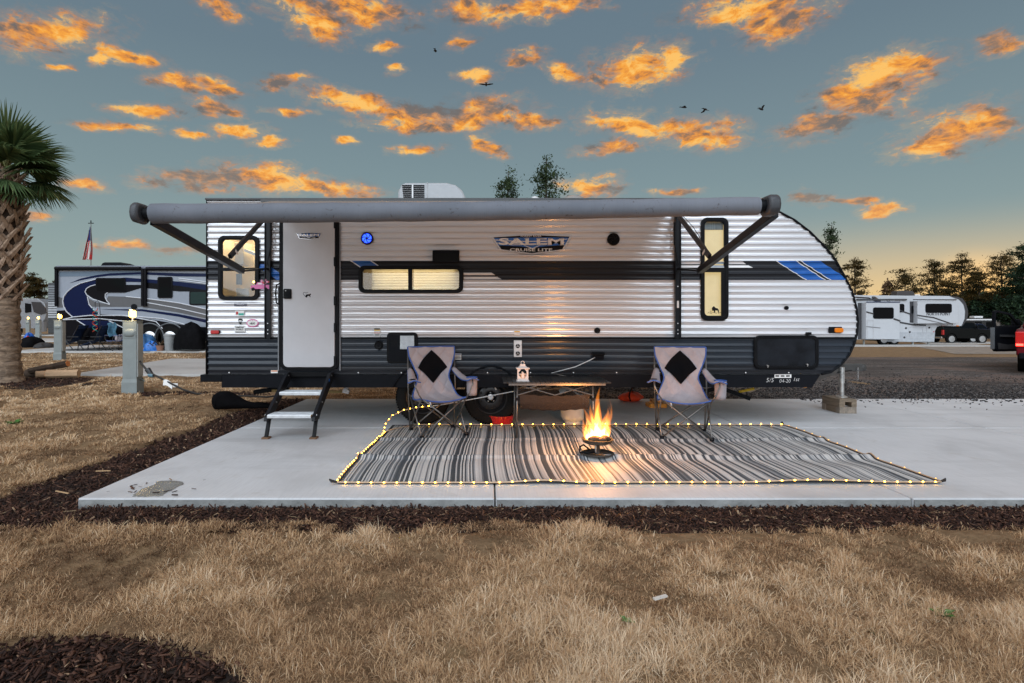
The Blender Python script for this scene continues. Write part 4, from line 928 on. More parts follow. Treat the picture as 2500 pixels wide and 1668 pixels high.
for X, zc, s in ((AX0, zl, -1), (AX1, zr, 1)):
    rail = obj('arm_rail', MB().box(X - .034, X + .034, TY - .03, TY - .004, tz(827), tz(495)).box(X - .034, X - .026, TY - .05, TY - .028, tz(827), tz(497)).box(X + .026, X + .034, TY - .05, TY - .028, tz(827), tz(497)), ARM, A)
    el = (X, 6.07, 1.815); top = (X, RY + .05, zc - .05)
    obj('main_arm', MB().bar(top, el, .058, .062).bar((top[0] - .018, top[1], top[2] + .034), (el[0] - .018, el[1], el[2] + .034), .012, .012).bar((top[0] + .018, top[1], top[2] + .034), (el[0] + .018, el[1], el[2] + .034), .012, .012), ARM, A, bevel=.004)
    obj('rafter_arm', MB().bar((X + s * .028 * -1, TY - .04, tz(520)), (X + s * .028 * -1, 5.72, 1.93), .034, .05), ARM, A, bevel=.004)
    obj('pitch_link', MB().bar(el, (X, TY - .04, tz(657)), .03, .022), ARM, A, bevel=.003)
    obj('gas_strut', MB().tube([(X + s * -.05, TY - .06, tz(545)), (X + s * -.05, TY - .06, tz(600))], .012, 8).tube([(X + s * -.05, TY - .06, tz(600)), (X, TY - .06, tz(650))], .006, 8), ARM, A)
    obj('arm_label', MB().obox((X + s * -.046, 5.84, 1.99), (.002, .07, .03), Matrix.Rotation(-.5, 3, 'X')), PAPER, A)
    for py in (700, 790, 806, 815): obj('rail_bolt', MB().lathe([(.001, -.034), (.007, -.033), (.0075, -.029)], (X, TY, tz(py)), 'y', 8), STEEL, A)
obj('rail_label', MB().box(AX1 - .012, AX1 + .012, TY - .032, TY - .0295, tz(752), tz(735)), PAPER, A)
obj('awning_wire', MB().tube([(AX1 + .05, TY - .06, tz(530)), (AX1 + .12, TY - .2, tz(560)), (AX1 + .09, 6.1, 2.06), (AX1, 5.75, 1.93)], .004, 5), BLACK, A)

# ---- roof fittings
YC = TY + 1.2
ac = obj('air_conditioner', MB().grid(lambda u, v: None, 0, 0) if False else MB(), WHITEP, TR) if False else None
xa, xb, zb, zt = at(979, 0, 8.0)[0], at(1146, 0, 8.0)[0], 2.72, 3.16
pr = [(xa, zb), (xa + .015, zt - .12), (xa + .06, zt - .02), (xa + .12, zt), (xb - .30, zt), (xb - .18, zt - .03), (xb - .09, zt - .10), (xb - .03, zt - .22), (xb, zb)]
ac = obj('air_conditioner', MB().prism(pr, 7.65, 8.35), mk('shroud_white', (.40, .42, .44), .45, var=.06), TR, bevel=.03, smooth=True)
for k in range(10): obj('grille_slot', MB().box(xa + .07 + .003 * k, xa + .375, 7.640, 7.652, zt - .05 - k * .026, zt - .035 - k * .026), INK, ac)
obj('grille_post', MB().box(xa + .205, xa + .225, 7.636, 7.651, zt - .31, zt - .03), WHITEP, ac)
obj('shroud_seam', MB().prism([(xa + .405, zb + .1), (xa + .405, zt - .001), (xa + .42, zt - .001), (xa + .42, zb + .1)], 7.644, 7.66), mk('seam_grey', (.4, .41, .42), .5), ac)
obj('plumbing_vent', MB().lathe([(.035, 2.72), (.035, 2.98), (.052, 2.985), (.052, 3.03), (.02, 3.045)], (at(1306, 0, 8.0)[0], 8.0, 0), 'z', 16), WHITEP, TR)
obj('skylight_dome', MB().lathe([(.20, 2.72), (.20, 2.92), (.17, 3.0), (.10, 3.045), (.001, 3.06)], (at(1400, 0, 8.0)[0], 8.0, 0), 'z', 24), mk('dome_smoke', (.30, .29, .28), .2, var=.05, coat=.3), TR, smooth=True)

# ---- tongue, jack, gas
hx = at(2100, 0, 8.02)[0]
mb = MB().bar((tx(2000), TY + .35, .52), (hx - .25, 8.02, .60), .06, .11).bar((tx(2000), TY + TRW - .35, .52), (hx - .25, 8.02, .60), .06, .11); obj('tongue_frame', mb, mk('tongue_grey', (.05, .048, .046), .5, var=.2), TR)
obj('coupler', MB().bar((hx - .3, 8.02, .60), (hx + .02, 8.02, .605), .09, .11).lathe([(.02, -.05), (.05, -.04), (.055, 0), (.05, .04), (.02, .05)], (hx + .03, 8.02, .605), 'z', 14), mk('tongue_grey', (.05, .048, .046), .5, var=.2), TR, bevel=.01)
jx = at(2055, 0, 7.85)[0]
obj('tongue_jack', MB().tube([(jx, 7.85, .62), (jx, 7.85, .40)], .036, 16).tube([(jx, 7.85, .41), (jx, 7.85, .225)], .03, 16).lathe([(.07, .198), (.07, .212), (.04, .226)], (jx, 7.85, 0), 'z', 18), mk('galvanised', (.45, .45, .44), .4, .7, var=.3, scale=20), TR, smooth='auto')
for k in range(6): obj('chain_link', MB().tube([(hx - .08 + .012 * math.cos(a) * (k % 2) , 7.95 + .012 * math.cos(a) * (1 - k % 2), .59 - .028 * k + .02 * math.sin(a)) for a in np.linspace(0, 2 * PI, 9)[:-1]], .004, 5, True), STEEL, TR)
obj('wiring', MB().tube([(tx(2000), TY + .5, .47), (tx(2022), TY + .6, .44), (tx(2045), 7.6, .50), (hx - .2, 7.9, .57)], .008, 6), BLACK, TR, smooth=True)
obj('breakaway_switch', MB().box(tx(2020), tx(2026), TY + .5, TY + .54, .40, .47), mk('switch_orange', (.8, .3, .02), .5), TR)
obj('drain_hose', MB().tube([(tx(1850), TY + .6, tz(965)), (tx(1890), TY + .62, tz(972)), (tx(1915), TY + .6, tz(960)), (tx(1932), TY + .55, tz(945))], .013, 8), mk('hose_tan', (.4, .34, .26), .6), TR, smooth=True)
obj('stabiliser_jack', MB().bar((tx(1800), TY + .5, .40), (tx(1875), TY + .5, .26), .09, .05).bar((tx(1800), TY + .5, .40), (tx(1700), TY + .5, .29), .07, .04), BLACK, TR)
obj('jack_tube', MB().tube([(tx(1848), TY + .5, .345), (tx(1888), TY + .5, .385)], .018, 8), mk('jack_yellow', (.62, .42, .03), .5), TR)
# rear stabiliser with its tan drive tube
obj('stabiliser_jack', MB().bar((tx(640), TY + .9, .36), (tx(545), TY + .9, .29), .09, .06).bar((tx(640), TY + .9, .36), (tx(580), TY + .9, .44), .05, .05), BLACK, TR, bevel=.01)
obj('jack_tube', MB().tube([(tx(598), TY + .85, .315), (tx(790), TY + .85, .30)], .019, 10), mk('jack_tan', (.42, .30, .12), .5, var=.2), TR)
obj('tube_label', MB().tube([(tx(625), TY + .85, .3135), (tx(655), TY + .85, .3105)], .0205, 10), mk('jack_yellow', (.62, .42, .03), .5), TR)
obj('drain_valve', MB().tube([(tx(815), TY + .6, .46), (tx(815), TY + .6, .36)], .03, 12).bar((tx(806), TY + .6, .35), (tx(822), TY + .6, .33), .05, .05), WHITEP, TR)

# ---- entry steps
ST = obj('entry_steps', MB().box(-2.42, -1.94, TY - .06, TY - .014, .600, .655), FRAME, TR, bevel=.004)
SX = (-2.415, -1.90)
for k, X in enumerate(SX):
    po = [(TY - .02, .655), (TY - .14, .655), (6.04, .235), (6.03, .19), (6.20, .19), (6.26, .26), (TY - .02, .58)]
    obj('side_rail', MB().prism(po, X - .018, X + .018, 'yz'), mk('step_black', (.010, .012, .016), .38, var=.2, spec=.2), ST, bevel=.004)
    obj('step_leg', MB().bar((X, 6.16, .25), (X, 6.06, .015), .034, .034), FRAME, ST); obj('leg_foot', MB().obox((X, 6.06, .010), (.075, .09, .018)), mk('foot_brown', (.16, .09, .05), .8), ST)
    for p in ((6.09, .25), (6.3, .36), (6.68, .62)): obj('rail_bolt', MB().lathe([(.009, -.024), (.009, .024)], (X, p[0], p[1]), 'x', 8), STEEL, ST)
for y, z in ((6.12, .225), (6.47, .425)):
    t = obj('tread', MB().box(SX[0] + .02, SX[1] - .02, y - .10, y + .12, z, z + .035), ALU, ST, bevel=.004)
    for j in range(5): obj('tread_rib', MB().box(SX[0] + .025, SX[1] - .025, y - .085 + j * .042, y - .07 + j * .042, z + .034, z + .0405), ALU, t)
obj('rail_label', MB().box(SX[1] - .006, SX[1] + .014, TY - .145, TY - .13, .60, .64), PAPER, ST)
obj('rail_sticker', MB().prism(circ(6.58, .575, .018, 14), SX[1] + .0185, SX[1] + .020, 'yz'), mk('sticker_blue', (.03, .2, .7), .4), ST)
# ------------------------------------------------------------------ rug
RX0, RX1, RY0, RY1 = -1.18, 3.53, 4.38, 6.74
def rug_z(x, y):
    t = (y - RY0) / (RY1 - RY0); fold = sum(h * np.exp(-((t - c) / s) ** 2) for c, h, s in ((.335, .030, .024), (.66, .020, .020)))
    belly = sum(h * np.sin(PI * np.clip((t - a) / (b - a), 0, 1)) ** 2 for a, b, h in ((0, .335, .010), (.335, .66, .012), (.66, 1, .012)))
    n = (fbm(x * 1.3 + 4, y * 2.4, 51, 2) - .45) * .030 + (vnoise(x * 3.5, y * 4, 52) - .5) * .007
    e = np.minimum(np.minimum(x - RX0, RX1 - x), np.minimum(y - RY0, RY1 - y)); edge = .35 + .65 * sstep(0, .25, e)
    rip = .020 * np.clip(np.sin(x * 3.1 + .6 * np.sin(x * 1.3)), 0, 1) ** 2 * sstep(.22, 0, y - RY0) * sstep(-.5, .5, x)
    return 0.012 + np.clip(n, -.006, 1) * edge + fold * (.7 + .5 * vnoise(x * 1.7, 0 * y, 4)) + belly * edge + rip
def mat_rug():
    m = bpy.data.materials.new('striped_rug'); m.use_nodes = True; T = NT(m.node_tree); b = T.n['Principled BSDF']
    uv = T.node('ShaderNodeAttribute', attribute_name='weave').outputs['Vector']; sp = T.node('ShaderNodeSeparateXYZ'); T.l.new(uv, sp.inputs[0])
    def cells(sc, off):
        w = T.node('ShaderNodeTexWhiteNoise', noise_dimensions='1D'); T.l.new(T.math('FLOOR', T.math('ADD', T.math('MULTIPLY', sp.outputs[0], sc), off)), w.inputs['W']); return w.outputs['Value']
    fine = cells(78.0, 0.0); mid = cells(23.0, 7.0); big = cells(5.0, 3.0)
    v = T.math('ADD', T.math('MULTIPLY', fine, .94), T.math('ADD', T.math('MULTIPLY', mid, .07), T.math('MULTIPLY', big, .05)))
    c = T.ramp(v, [(0, (.03, .037, .046)), (.30, (.065, .078, .092)), (.40, (.16, .18, .20)), (.50, (.32, .33, .345)), (.64, (.50, .50, .495)), (1, (.60, .60, .585))])
    wv = T.noise(uv, 420, 2, .5); c = T.mix(T.math('MULTIPLY', T.smooth(wv, .4, .7), .35), c, (.06, .065, .07))
    T.l.new(c, b.inputs['Base Color']); b.inputs['Roughness'].default_value = .55; b.inputs['Specular IOR Level'].default_value = .3
    bn = T.node('ShaderNodeBump'); bn.inputs['Strength'].default_value = .4; bn.inputs['Distance'].default_value = .002; T.l.new(wv, bn.inputs['Height']); T.l.new(bn.outputs[0], b.inputs['Normal']); return m
nx, ny = 260, 170; xs = np.linspace(RX0, RX1, nx); ys = np.linspace(RY0, RY1, ny); X, Y = np.meshgrid(xs, ys); Z = rug_z(X, Y)
lat = (fbm(X * .5, Y * 1.6, 61, 2) - .5) * .03
jag = .008 * (vnoise(X * 2.2, Y * 0, 3) - .5) + .02 * (fbm(X * .8, Y * .1, 5) - .5)
rugV = np.stack([X + .02 * np.sin(Y * 2.2), Y + jag, Z], -1).reshape(-1, 3); i = (np.arange(nx - 1)[None] + np.arange(ny - 1)[:, None] * nx)
q = np.stack([i, i + 1, i + 1 + nx, i + nx], -1).reshape(-1)
rug = big_mesh('outdoor_rug', rugV, q, [4] * ((nx - 1) * (ny - 1)), mat_rug(), smooth=True)
wa = rug.data.attributes.new('weave', 'FLOAT_VECTOR', 'POINT'); wa.data.foreach_set('vector', np.stack([X + lat, Y, 0 * X], -1).astype(np.float32).ravel())
tag(rug, 'black grey and cream striped woven rug spread on the concrete pad', 'rug')
md = rug.modifiers.new('solid', 'SOLIDIFY'); md.thickness = .006; md.offset = -1
def rug_pt(x, y, dz=0): return (x + .02 * math.sin(y * 2.2), y + float(.008 * (vnoise(x * 2.2, 0, 3) - .5) + .02 * (fbm(x * .8, y * .1, 5) - .5)), float(rug_z(np.array(x), np.array(y))) + dz)
RG = rug.data
rb = mk('rug_binding', (.02, .02, .022), .7)
for s_, pts_ in (('n', [rug_pt(x, RY0, .001) for x in np.linspace(RX0, RX1, 120)]), ('f', [rug_pt(x, RY1, .001) for x in np.linspace(RX0, RX1, 120)]), ('l', [rug_pt(RX0, y, .001) for y in np.linspace(RY0, RY1, 60)]), ('r', [rug_pt(RX1, y, .001) for y in np.linspace(RY0, RY1, 60)])):
    o = obj('edge_binding', MB().tube(pts_, .007, 6), rb, rug, smooth=True)
for (x, y, dx, dy) in ((RX0, RY0, -.06, -.03), (RX1, RY0, .03, -.02), (RX1, RY1, .01, .06)):
    p = rug_pt(x, y, .004); obj('corner_loop', MB().tube([p, (p[0] + dx, p[1] + dy, p[2] + .03), (p[0] + dx * .7, p[1] + dy * 1.3, p[2] + .015), p], .007, 6), rb, rug)

# ------------------------------------------------------------------ string of lights round the rug
SL = thing('string_lights', 'warm white rope of small lights laid round the edge of the striped rug', 'string lights', (0, 5.5, 0))
path = [rug_pt(x, RY0 - .012, .008) for x in np.linspace(RX1, RX0, 150)] + [rug_pt(RX0 - .012, y, .008) for y in np.linspace(RY0, RY1 - .45, 60)]
loop = [(RX0 - .02, 6.35, .02), (-1.20, 6.48, .08), (-1.15, 6.58, .155), (-1.02, 6.66, .21), (-.86, 6.72, .235), (-.70, 6.74, .245)]
pathB = [rug_pt(x, RY1 + .012, .008) for x in np.linspace(RX0 + .25, RX1, 140)] + [rug_pt(RX1 + .012, y, .008) for y in np.linspace(RY1, RY0, 70)]
ROPE = mk('rope_tube', (.50, .36, .24), .35, var=.1)
def resample(P, step):
    P = [Vector(p) for p in P]; out = []; acc = 0.0; nxt = step * .5
    for a, b in zip(P, P[1:]):
        L = (b - a).length
        while L and nxt <= acc + L: out.append(a.lerp(b, (nxt - acc) / L)); nxt += step
        acc += L
    return out
obj('rope', MB().tube(path + loop, .0065, 6), ROPE, SL, smooth=True); obj('rope', MB().tube([(RX0 - .01, 6.3, .02), (-1.12, 6.42, .03), (-1.02, 6.60, .015), rug_pt(RX0 + .25, RY1 + .012, .008)] + pathB, .0065, 6), ROPE, SL, smooth=True)
BULB = glow('bulb_glow', (1.0, .47, .035), 34.0); BULBD = glow('bulb_glow_dim', (1.0, .45, .03), 5.0)
bm_ = None
def bulb(p, r, m):
    me = bulb.cache.get((r, m.name))
    if me is None:
        t = MB().lathe([(.0005, -r), (r * .8, -r * .55), (r, 0), (r * .8, r * .55), (.0005, r)], (0, 0, 0), 'z', 8); o = obj('bulb', t, m, SL, local=True, smooth=True); bulb.cache[(r, m.name)] = o.data
    else:
        o = bpy.data.objects.new('bulb', me); COL.objects.link(o); o.parent = SL
    o.location = Vector(p) - SL.location
bulb.cache = {}
for p in resample(path[:150], .1): bulb((p.x, p.y - .007, p.z + .002), .0062, BULB)
for p in resample(path[150:] + loop, .075): bulb((p.x, p.y - .005, p.z + .005), .0062, BULB)
for p in resample(pathB[:140], .125): bulb((p.x, p.y, p.z + .007), .0068, BULB)
for p in resample(pathB[140:], .16): bulb((p.x + .004, p.y, p.z + .004), .0055, BULBD)
cord = [(tx(1450), TY - .062, tz(872)), (tx(1437), TY - .10, tz(878)), (tx(1400), TY - .16, tz(893)), (tx(1342), 6.58, .66), (1.02, 6.78, .58), (.72, 6.80, .52), (.35, 6.77, .43), (.05, 6.76, .375), (-.3, 6.755, .31), (-.55, 6.75, .265), (-.70, 6.74, .245)]
tag(obj('white_cable', MB().tube(cord, .006, 6), WHITEP, smooth=True), 'thin white cable sagging from the trailer outlet to the string lights', 'cable')

# ------------------------------------------------------------------ camp chairs
CHF = mk('chair_fabric', (.37, .335, .36), .85, var=.10, scale=9, bump=.35, bscale=260)
CHP = mk('chair_piping', (.035, .10, .36), .6, var=.1); CHB = mk('chair_panel', (.005, .005, .006), .8, var=.2, spec=.03)
CLINE = [(-.235, .425, .265), (-.10, .398, .275), (.05, .392, .27), (.13, .425, .255), (.165, .52, .215), (.185, .62, .185), (.215, .73, .225), (.245, .85, .272), (.27, .955, .28)]
def cr(v):
    n = len(CLINE) - 1; t = min(max(v, 0), 1) * n; k = min(int(t), n - 1); f = t - k
    g = lambda i: CLINE[min(max(i, 0), n)]
    o = []
    for j in range(3):
        a, b, c, d = g(k-1)[j], g(k)[j], g(k+1)[j], g(k+2)[j]; o.append(.5 * ((2*b) + (c-a)*f + (2*a-5*b+4*c-d)*f*f + (3*b-a-3*c+d)*f**3))
    return o
def chair_s(u, v, off=0.0, quilt=True):
    y, z, w = cr(v); x = w * u; sag = (1 - u * u)
    seat = max(0, 1 - v / .36)
    z2 = z - .045 * sag * min(1, seat * 1.6); y2 = y + .035 * sag * (1 - min(1, seat * 1.6)) * math.sin(min(1, (v - .2) / .8) * PI * .9 if v > .2 else 0)
    q = 0
    if quilt:
        a = (u * 1.6 + v * 4.2); b = (u * 1.6 - v * 4.2); q = .012 * max(math.exp(-((a - round(a)) / .06) ** 2), math.exp(-((b - round(b)) / .06) ** 2)); q -= .004 * math.sin(u * 9 + v * 23)
    f = min(1, seat * 1.5)
    return (x, y2 + (q - off) * (1 - f), z2 - (q - off) * f)
def make_chair(name, label):
    t = thing(name, label, 'chair', group='folding camp chairs beside the table')
    K = dict(parent=t, local=True)
    obj('seat_fabric', MB().grid(lambda u, v: chair_s(u * 2 - 1, v), 40, 70), CHF, smooth=True, solid=.006, **K)
    def dia(a, b):
        u, v = (a + b - 1), (a - b); return chair_s(u * .80, .735 + v * .21, .010, False)
    obj('mesh_panel', MB().grid(dia, 14, 14), CHB, smooth=True, solid=.002, **K)
    for e in (-1, 1):
        obj('piping', MB().tube([chair_s(e, k / 40, 0, False) for k in range(41)], .008, 6), CHP, smooth=True, **K)
    obj('piping', MB().tube([chair_s(-1 + 2 * k / 20, 1, 0, False) for k in range(21)], .008, 6), CHP, smooth=True, **K); obj('piping', MB().tube([chair_s(-1 + 2 * k / 20, 0, 0, False) for k in range(21)], .008, 6), CHP, smooth=True, **K)
    fl, fr, bl, br = (-.25, -.235), (.25, -.235), (-.25, .235), (.25, .235); r = .0085
    def tb(nm, P): obj(nm, MB().tube(P, r, 8), GREYTUBE, smooth=True, **K)
    tb('front_leg', [(fl[0], fl[1], .02), (.235, -.225, .415)]); tb('front_leg', [(fr[0], fr[1] - .02, .02), (-.235, -.245, .415)])
    tb('rear_leg', [(bl[0], bl[1], .02), (.25, .225, .40)]); tb('rear_leg', [(br[0], br[1] + .02, .02), (-.25, .245, .40)])
    for e in (-1, 1):
        tb('side_leg', [(e * .252, -.225, .02), (e * .275, .20, .42)]); tb('side_leg', [(e * .268, .225, .02), (e * .255, -.225, .42)])
        tb('back_post', [(e * .262, .235, .02), (e * .282, .245, .5), (e * .278, .275, .94)])
        tb('arm_post', [(e * .24, -.235, .40), (e * .285, -.25, .47), (e * .325, -.24, .56), (e * .33, -.22, .605)])
        def arm(u, v):
            y = .235 - .47 * v; x = e * (.262 + .07 * v + (u - .5) * (.055 + .075 * v)); return (x, y, .70 - .09 * math.sin(v * PI / 2) + .012 * math.cos((u - .5) * 5) - .02 * math.sin(v * PI))
        a = obj('armrest', MB().grid(arm, 8, 16), CHF, smooth=True, solid=.016, **K)
        for uu in (0, 1): obj('armrest_piping', MB().tube([arm(uu, k / 16) for k in range(17)], .007, 6), CHP, smooth=True, parent=a, local=True)
        obj('armrest_piping', MB().tube([arm(k / 8, 1) for k in range(9)], .007, 6), CHP, smooth=True, parent=a, local=True)
        if e > 0:
            obj('drink_pouch', MB().lathe([(.052, -.19), (.056, -.15), (.058, -.02), (.060, 0)], (.355, -.13, .615), 'z', 16, cap=False).lathe([(.001, -.19), (.052, -.19)], (.355, -.13, .615), 'z', 16, cap=False), CHF, smooth=True, solid=.005, parent=a, local=True)
            obj('pouch_rim', MB().tube([(.355 + .06 * math.cos(k), -.13 + .06 * math.sin(k), .622) for k in np.linspace(0, 2 * PI, 17)[:-1]], .006, 6, True), CHP, smooth=True, parent=a, local=True)
        else: obj('cup_hole', MB().lathe([(.036, 0), (.036, .004)], (-.325, -.13, .624), 'z', 16), CHB, smooth=False, parent=a, local=True)
    for (x, y) in (fl, fr, bl, br): obj('foot_cap', MB().box(x - .022, x + .022, y - .02, y + .02, .0, .035), BLACKP, bevel=.006, **K)
    obj('strap', MB().tube([(-.16, -.22, .40), (-.155, -.24, .36), (-.15, -.235, .33)], .006, 5), WHITEP, **K)
    return t
c1 = make_chair('camp_chair', 'quilted grey folding camp chair in front of the trailer wheels'); c1.location = (-.575, 6.27, .018); c1.rotation_euler.z = R(22)
c2 = copy_tree(c1); c2['label'] = 'quilted grey folding camp chair standing alone on the other side of the fire from the table'; c2.location = (2.12, 6.12, .020); c2.rotation_euler.z = R(-11)
c2['label'] = 'quilted grey folding camp chair past the fire, below the slim tall window'

# ------------------------------------------------------------------ roll-top table, lantern
TBX0, TBX1, TBY0, TBY1, TBZ = .145, 1.30, 5.97, 6.64, .618
tb_ = thing('roll_top_table', 'low folding camp table with dark slatted top and mesh basket', 'table', ((TBX0 + TBX1) / 2, (TBY0 + TBY1) / 2, .012))
nS = 23; wS = (TBX1 - TBX0) / nS; TBM = mk('table_slat', (.035, .033, .032), .35, .4, var=.25)
for k in range(nS): obj('top_slat', MB().box(TBX0 + k * wS + .002, TBX0 + (k + 1) * wS - .002, TBY0, TBY1, TBZ - .012, TBZ + random.uniform(-.001, .001)), TBM, tb_, bevel=.002)
for y in (TBY0 + .012, TBY1 - .012): obj('top_rail', MB().box(TBX0 + .06, TBX1 - .06, y - .009, y + .009, TBZ - .034, TBZ - .013), GREYTUBE, tb_)
LX0, LX1, LY0, LY1 = .30, 1.11, 6.02, 6.58
for x in (LX0, LX1):
    for y in (LY0, LY1): obj('leg', MB().tube([(x, y, .585), (x - (.012 if x < .5 else -.012), y, .017)], .011, 8), GREYTUBE, tb_, smooth=True)
for y in (LY0, LY1):
    mx_ = (LX0 + LX1) / 2
    for a, b in ((LX0, mx_), (mx_, LX1)):
        obj('scissor_strut', MB().tube([(a, y, .59), (b, y - .012, .475)], .0065, 6), GREYTUBE, tb_); obj('scissor_strut', MB().tube([(a, y, .475), (b, y + .012, .59)], .0065, 6), GREYTUBE, tb_)
for x in (LX0, LX1):
    obj('scissor_strut', MB().tube([(x, LY0, .59), (x + .012, LY1, .475)], .0065, 6), GREYTUBE, tb_); obj('scissor_strut', MB().tube([(x, LY0, .475), (x - .012, LY1, .59)], .0065, 6), GREYTUBE, tb_)
def mat_mesh():
    m = bpy.data.materials.new('mesh_basket'); m.use_nodes = True; T = NT(m.node_tree); b = T.n['Principled BSDF']; b.inputs['Base Color'].default_value = (.03, .02, .015, 1); b.inputs['Roughness'].default_value = .7
    tc = T.node('ShaderNodeTexCoord').outputs['Object']; w = T.noise(tc, 260, 2, .5); tr = T.node('ShaderNodeBsdfTransparent'); mx = T.node('ShaderNodeMixShader')
    T.l.new(T.smooth(w, .30, .46), mx.inputs[0]); T.l.new(tr.outputs[0], mx.inputs[1]); T.l.new(b.outputs[0], mx.inputs[2]); T.l.new(mx.outputs[0], T.n['Material Output'].inputs[0]); return m
def bask(u, v):
    x = LX0 + .03 + (LX1 - LX0 - .06) * u; s = math.sin(PI * u); P = [(LY0 + .01, .485 - .02 * s), (LY0 + .04, .38), (LY0 + .09, .315 - .02 * s), (LY1 - .09, .305 - .02 * s), (LY1 - .04, .38), (LY1 - .01, .485 - .02 * s)]
    t = v * 5; k = min(4, int(t)); f = t - k; return (x, P[k][0] + (P[k+1][0] - P[k][0]) * f, P[k][1] + (P[k+1][1] - P[k][1]) * f + .004 * math.sin(u * 40 + v * 9))
obj('mesh_basket', MB().grid(bask, 40, 20), mat_mesh(), tb_, smooth=True)
for x in (LX0, LX1): obj('basket_clip', MB().box(x - .016, x + .016, LY0 - .02, LY0 + .02, .42, .45), BLACKP, tb_)
obj('stored_paper', MB().grid(lambda u, v: (.78 + .28 * u, 6.12 + .2 * v, .47 + .05 * math.sin(u * 5) + .02 * v), 8, 4), PAPER, tb_, smooth=True)
lx, ly = at(1276, 0, 6.12)[0], 6.12
LN = thing('lantern', 'small white cut-out lantern standing on the dark camp table', 'lantern', (lx, ly, TBZ + .001)); z0 = TBZ + .001
LW = mk('lantern_white', (.72, .66, .64), .45, var=.04); hw_ = .052
obj('base', MB().box(lx - .068, lx + .068, ly - .068, ly + .068, z0, z0 + .010).box(lx - .06, lx + .06, ly - .06, ly + .06, z0 + .010, z0 + .02), LW, LN)
for a in (-1, 1):
    for b in (-1, 1): obj('post', MB().box(lx + a * hw_ - .006, lx + a * hw_ + .006, ly + b * hw_ - .006, ly + b * hw_ + .006, z0 + .02, z0 + .135), LW, LN)
for k in range(4):
    M = Matrix.Translation((lx, ly, 0)) @ Matrix.Rotation(k * PI / 2, 4, 'Z'); mb = MB(); y = -hw_ - .0012
    mb.box(-.046, .046, y, y + .003, z0 + .07, z0 + .075); mb.box(-.046, .046, y, y + .003, z0 + .02, z0 + .032)
    for s in (-1, 1): mb.add([(s * .046, y, z0 + .032), (s * .046, y, z0 + .066), (s * .016, y, z0 + .034)], [(0, 1, 2)]); mb.add([(s * .046, y, z0 + .13), (s * .046, y, z0 + .098), (s * .018, y, z0 + .13)], [(0, 1, 2)])
    mb.prism(circ(0, z0 + .052, .016, 12), y, y + .003); mb.prism(circ(0, z0 + .086, .011, 12), y, y + .003); mb.xform(M); obj('cutout_panel', mb, LW, LN)
obj('lid', MB().box(lx - .072, lx + .072, ly - .072, ly + .072, z0 + .135, z0 + .143).add([(lx + a * r, ly + b * r, z) for z, r in ((z0 + .143, .055), (z0 + .168, .028), (z0 + .182, .028)) for a, b in ((-1,-1),(1,-1),(1,1),(-1,1))], [(i*4+k, i*4+(k+1) % 4, (i+1)*4+(k+1) % 4, (i+1)*4+k) for i in range(2) for k in range(4)] + [(8, 9, 10, 11)]), LW, LN)
obj('ring_handle', MB().tube([(lx + .018 * math.cos(a), ly, z0 + .198 + .018 * math.sin(a)) for a in np.linspace(0, 2 * PI, 13)[:-1]], .0035, 6, True), LW, LN)
obj('candle', MB().lathe([(.022, z0 + .02), (.022, z0 + .075)], (lx, ly, 0), 'z', 12), mk('candle_wax', (.6, .35, .2), .5, emit=(1, .45, .2), estr=.5), LN)

# ------------------------------------------------------------------ propane fire bowl
fx_, fy_ = 1.005, 5.215; fz_ = float(rug_z(np.array(fx_), np.array(fy_))) + .012
FB = thing('fire_bowl', 'small iron propane fire bowl burning on the striped rug', 'fire bowl', (fx_, fy_, fz_)); IRON = mk('fire_iron', (.055, .048, .042), .6, .4, var=.3, scale=14, bump=.2)
obj('bowl', MB().lathe([(.05, .095), (.11, .10), (.135, .112), (.141, .135), (.146, .137), (.146, .142), (.137, .142), (.13, .118), (.05, .106)], (fx_, fy_, fz_), 'z', 36, cap=False), IRON, FB, smooth='auto')
obj('stem', MB().lathe([(.03, .0), (.026, .02), (.024, .1)], (fx_, fy_, fz_), 'z', 16), IRON, FB); obj('burner_pipe', MB().tube([(fx_ - .02, fy_ - .03, fz_ + .09), (fx_ - .022, fy_ - .035, fz_ + .02)], .008, 8), STEEL, FB)
obj('base_ring', MB().tube([(fx_ + .145 * math.cos(a), fy_ + .145 * math.sin(a), fz_ + .006) for a in np.linspace(0, 2 * PI, 37)[:-1]], .0085, 8, True).bar((fx_ - .145, fy_, fz_ + .002), (fx_ + .145, fy_, fz_ + .002), .03, .008).bar((fx_, fy_ - .145, fz_ + .001), (fx_, fy_ + .145, fz_ + .001), .03, .008), IRON, FB, smooth='auto')
obj('base_plate', MB().lathe([(.001, -.004), (.142, -.004), (.142, 0), (.001, .001)], (fx_, fy_, fz_), 'z', 32), IRON, FB)
obj('gas_hose', MB().tube([(fx_ - .03, fy_ - .04, fz_ + .025), (fx_ - .10, fy_ - .05, fz_ + .02), (fx_ - .165, fy_ - .02, fz_ + .015), (fx_ - .16, fy_ + .02, fz_ + .06), (fx_ - .12, fy_ + .06, fz_ + .07), (fx_ - .05, fy_ + .12, fz_ + .01)], .008, 8), BLACK, FB, smooth=True)
LOG = mk('ceramic_log', (.10, .055, .032), .85, var=.5, scale=25, bump=.6, bscale=60)
for (a, b, c, d, r) in ((-.09, -.05, .03, -.075, .026), (.01, -.07, .11, -.02, .026), (-.08, .05, .09, .04, .024), (-.03, -.02, .06, .06, .022), (.0, -.09, .06, -.085, .02)):
    obj('fire_log', MB().tube([(fx_ + a + (c - a) * t, fy_ + b + (d - b) * t, fz_ + .135 + .02 * math.sin(t * PI) + random.uniform(-.004, .004)) for t in np.linspace(0, 1, 6)], [r * .8, r, r * 1.08, r, r * .95, r * .75], 10), LOG, FB, smooth=True)
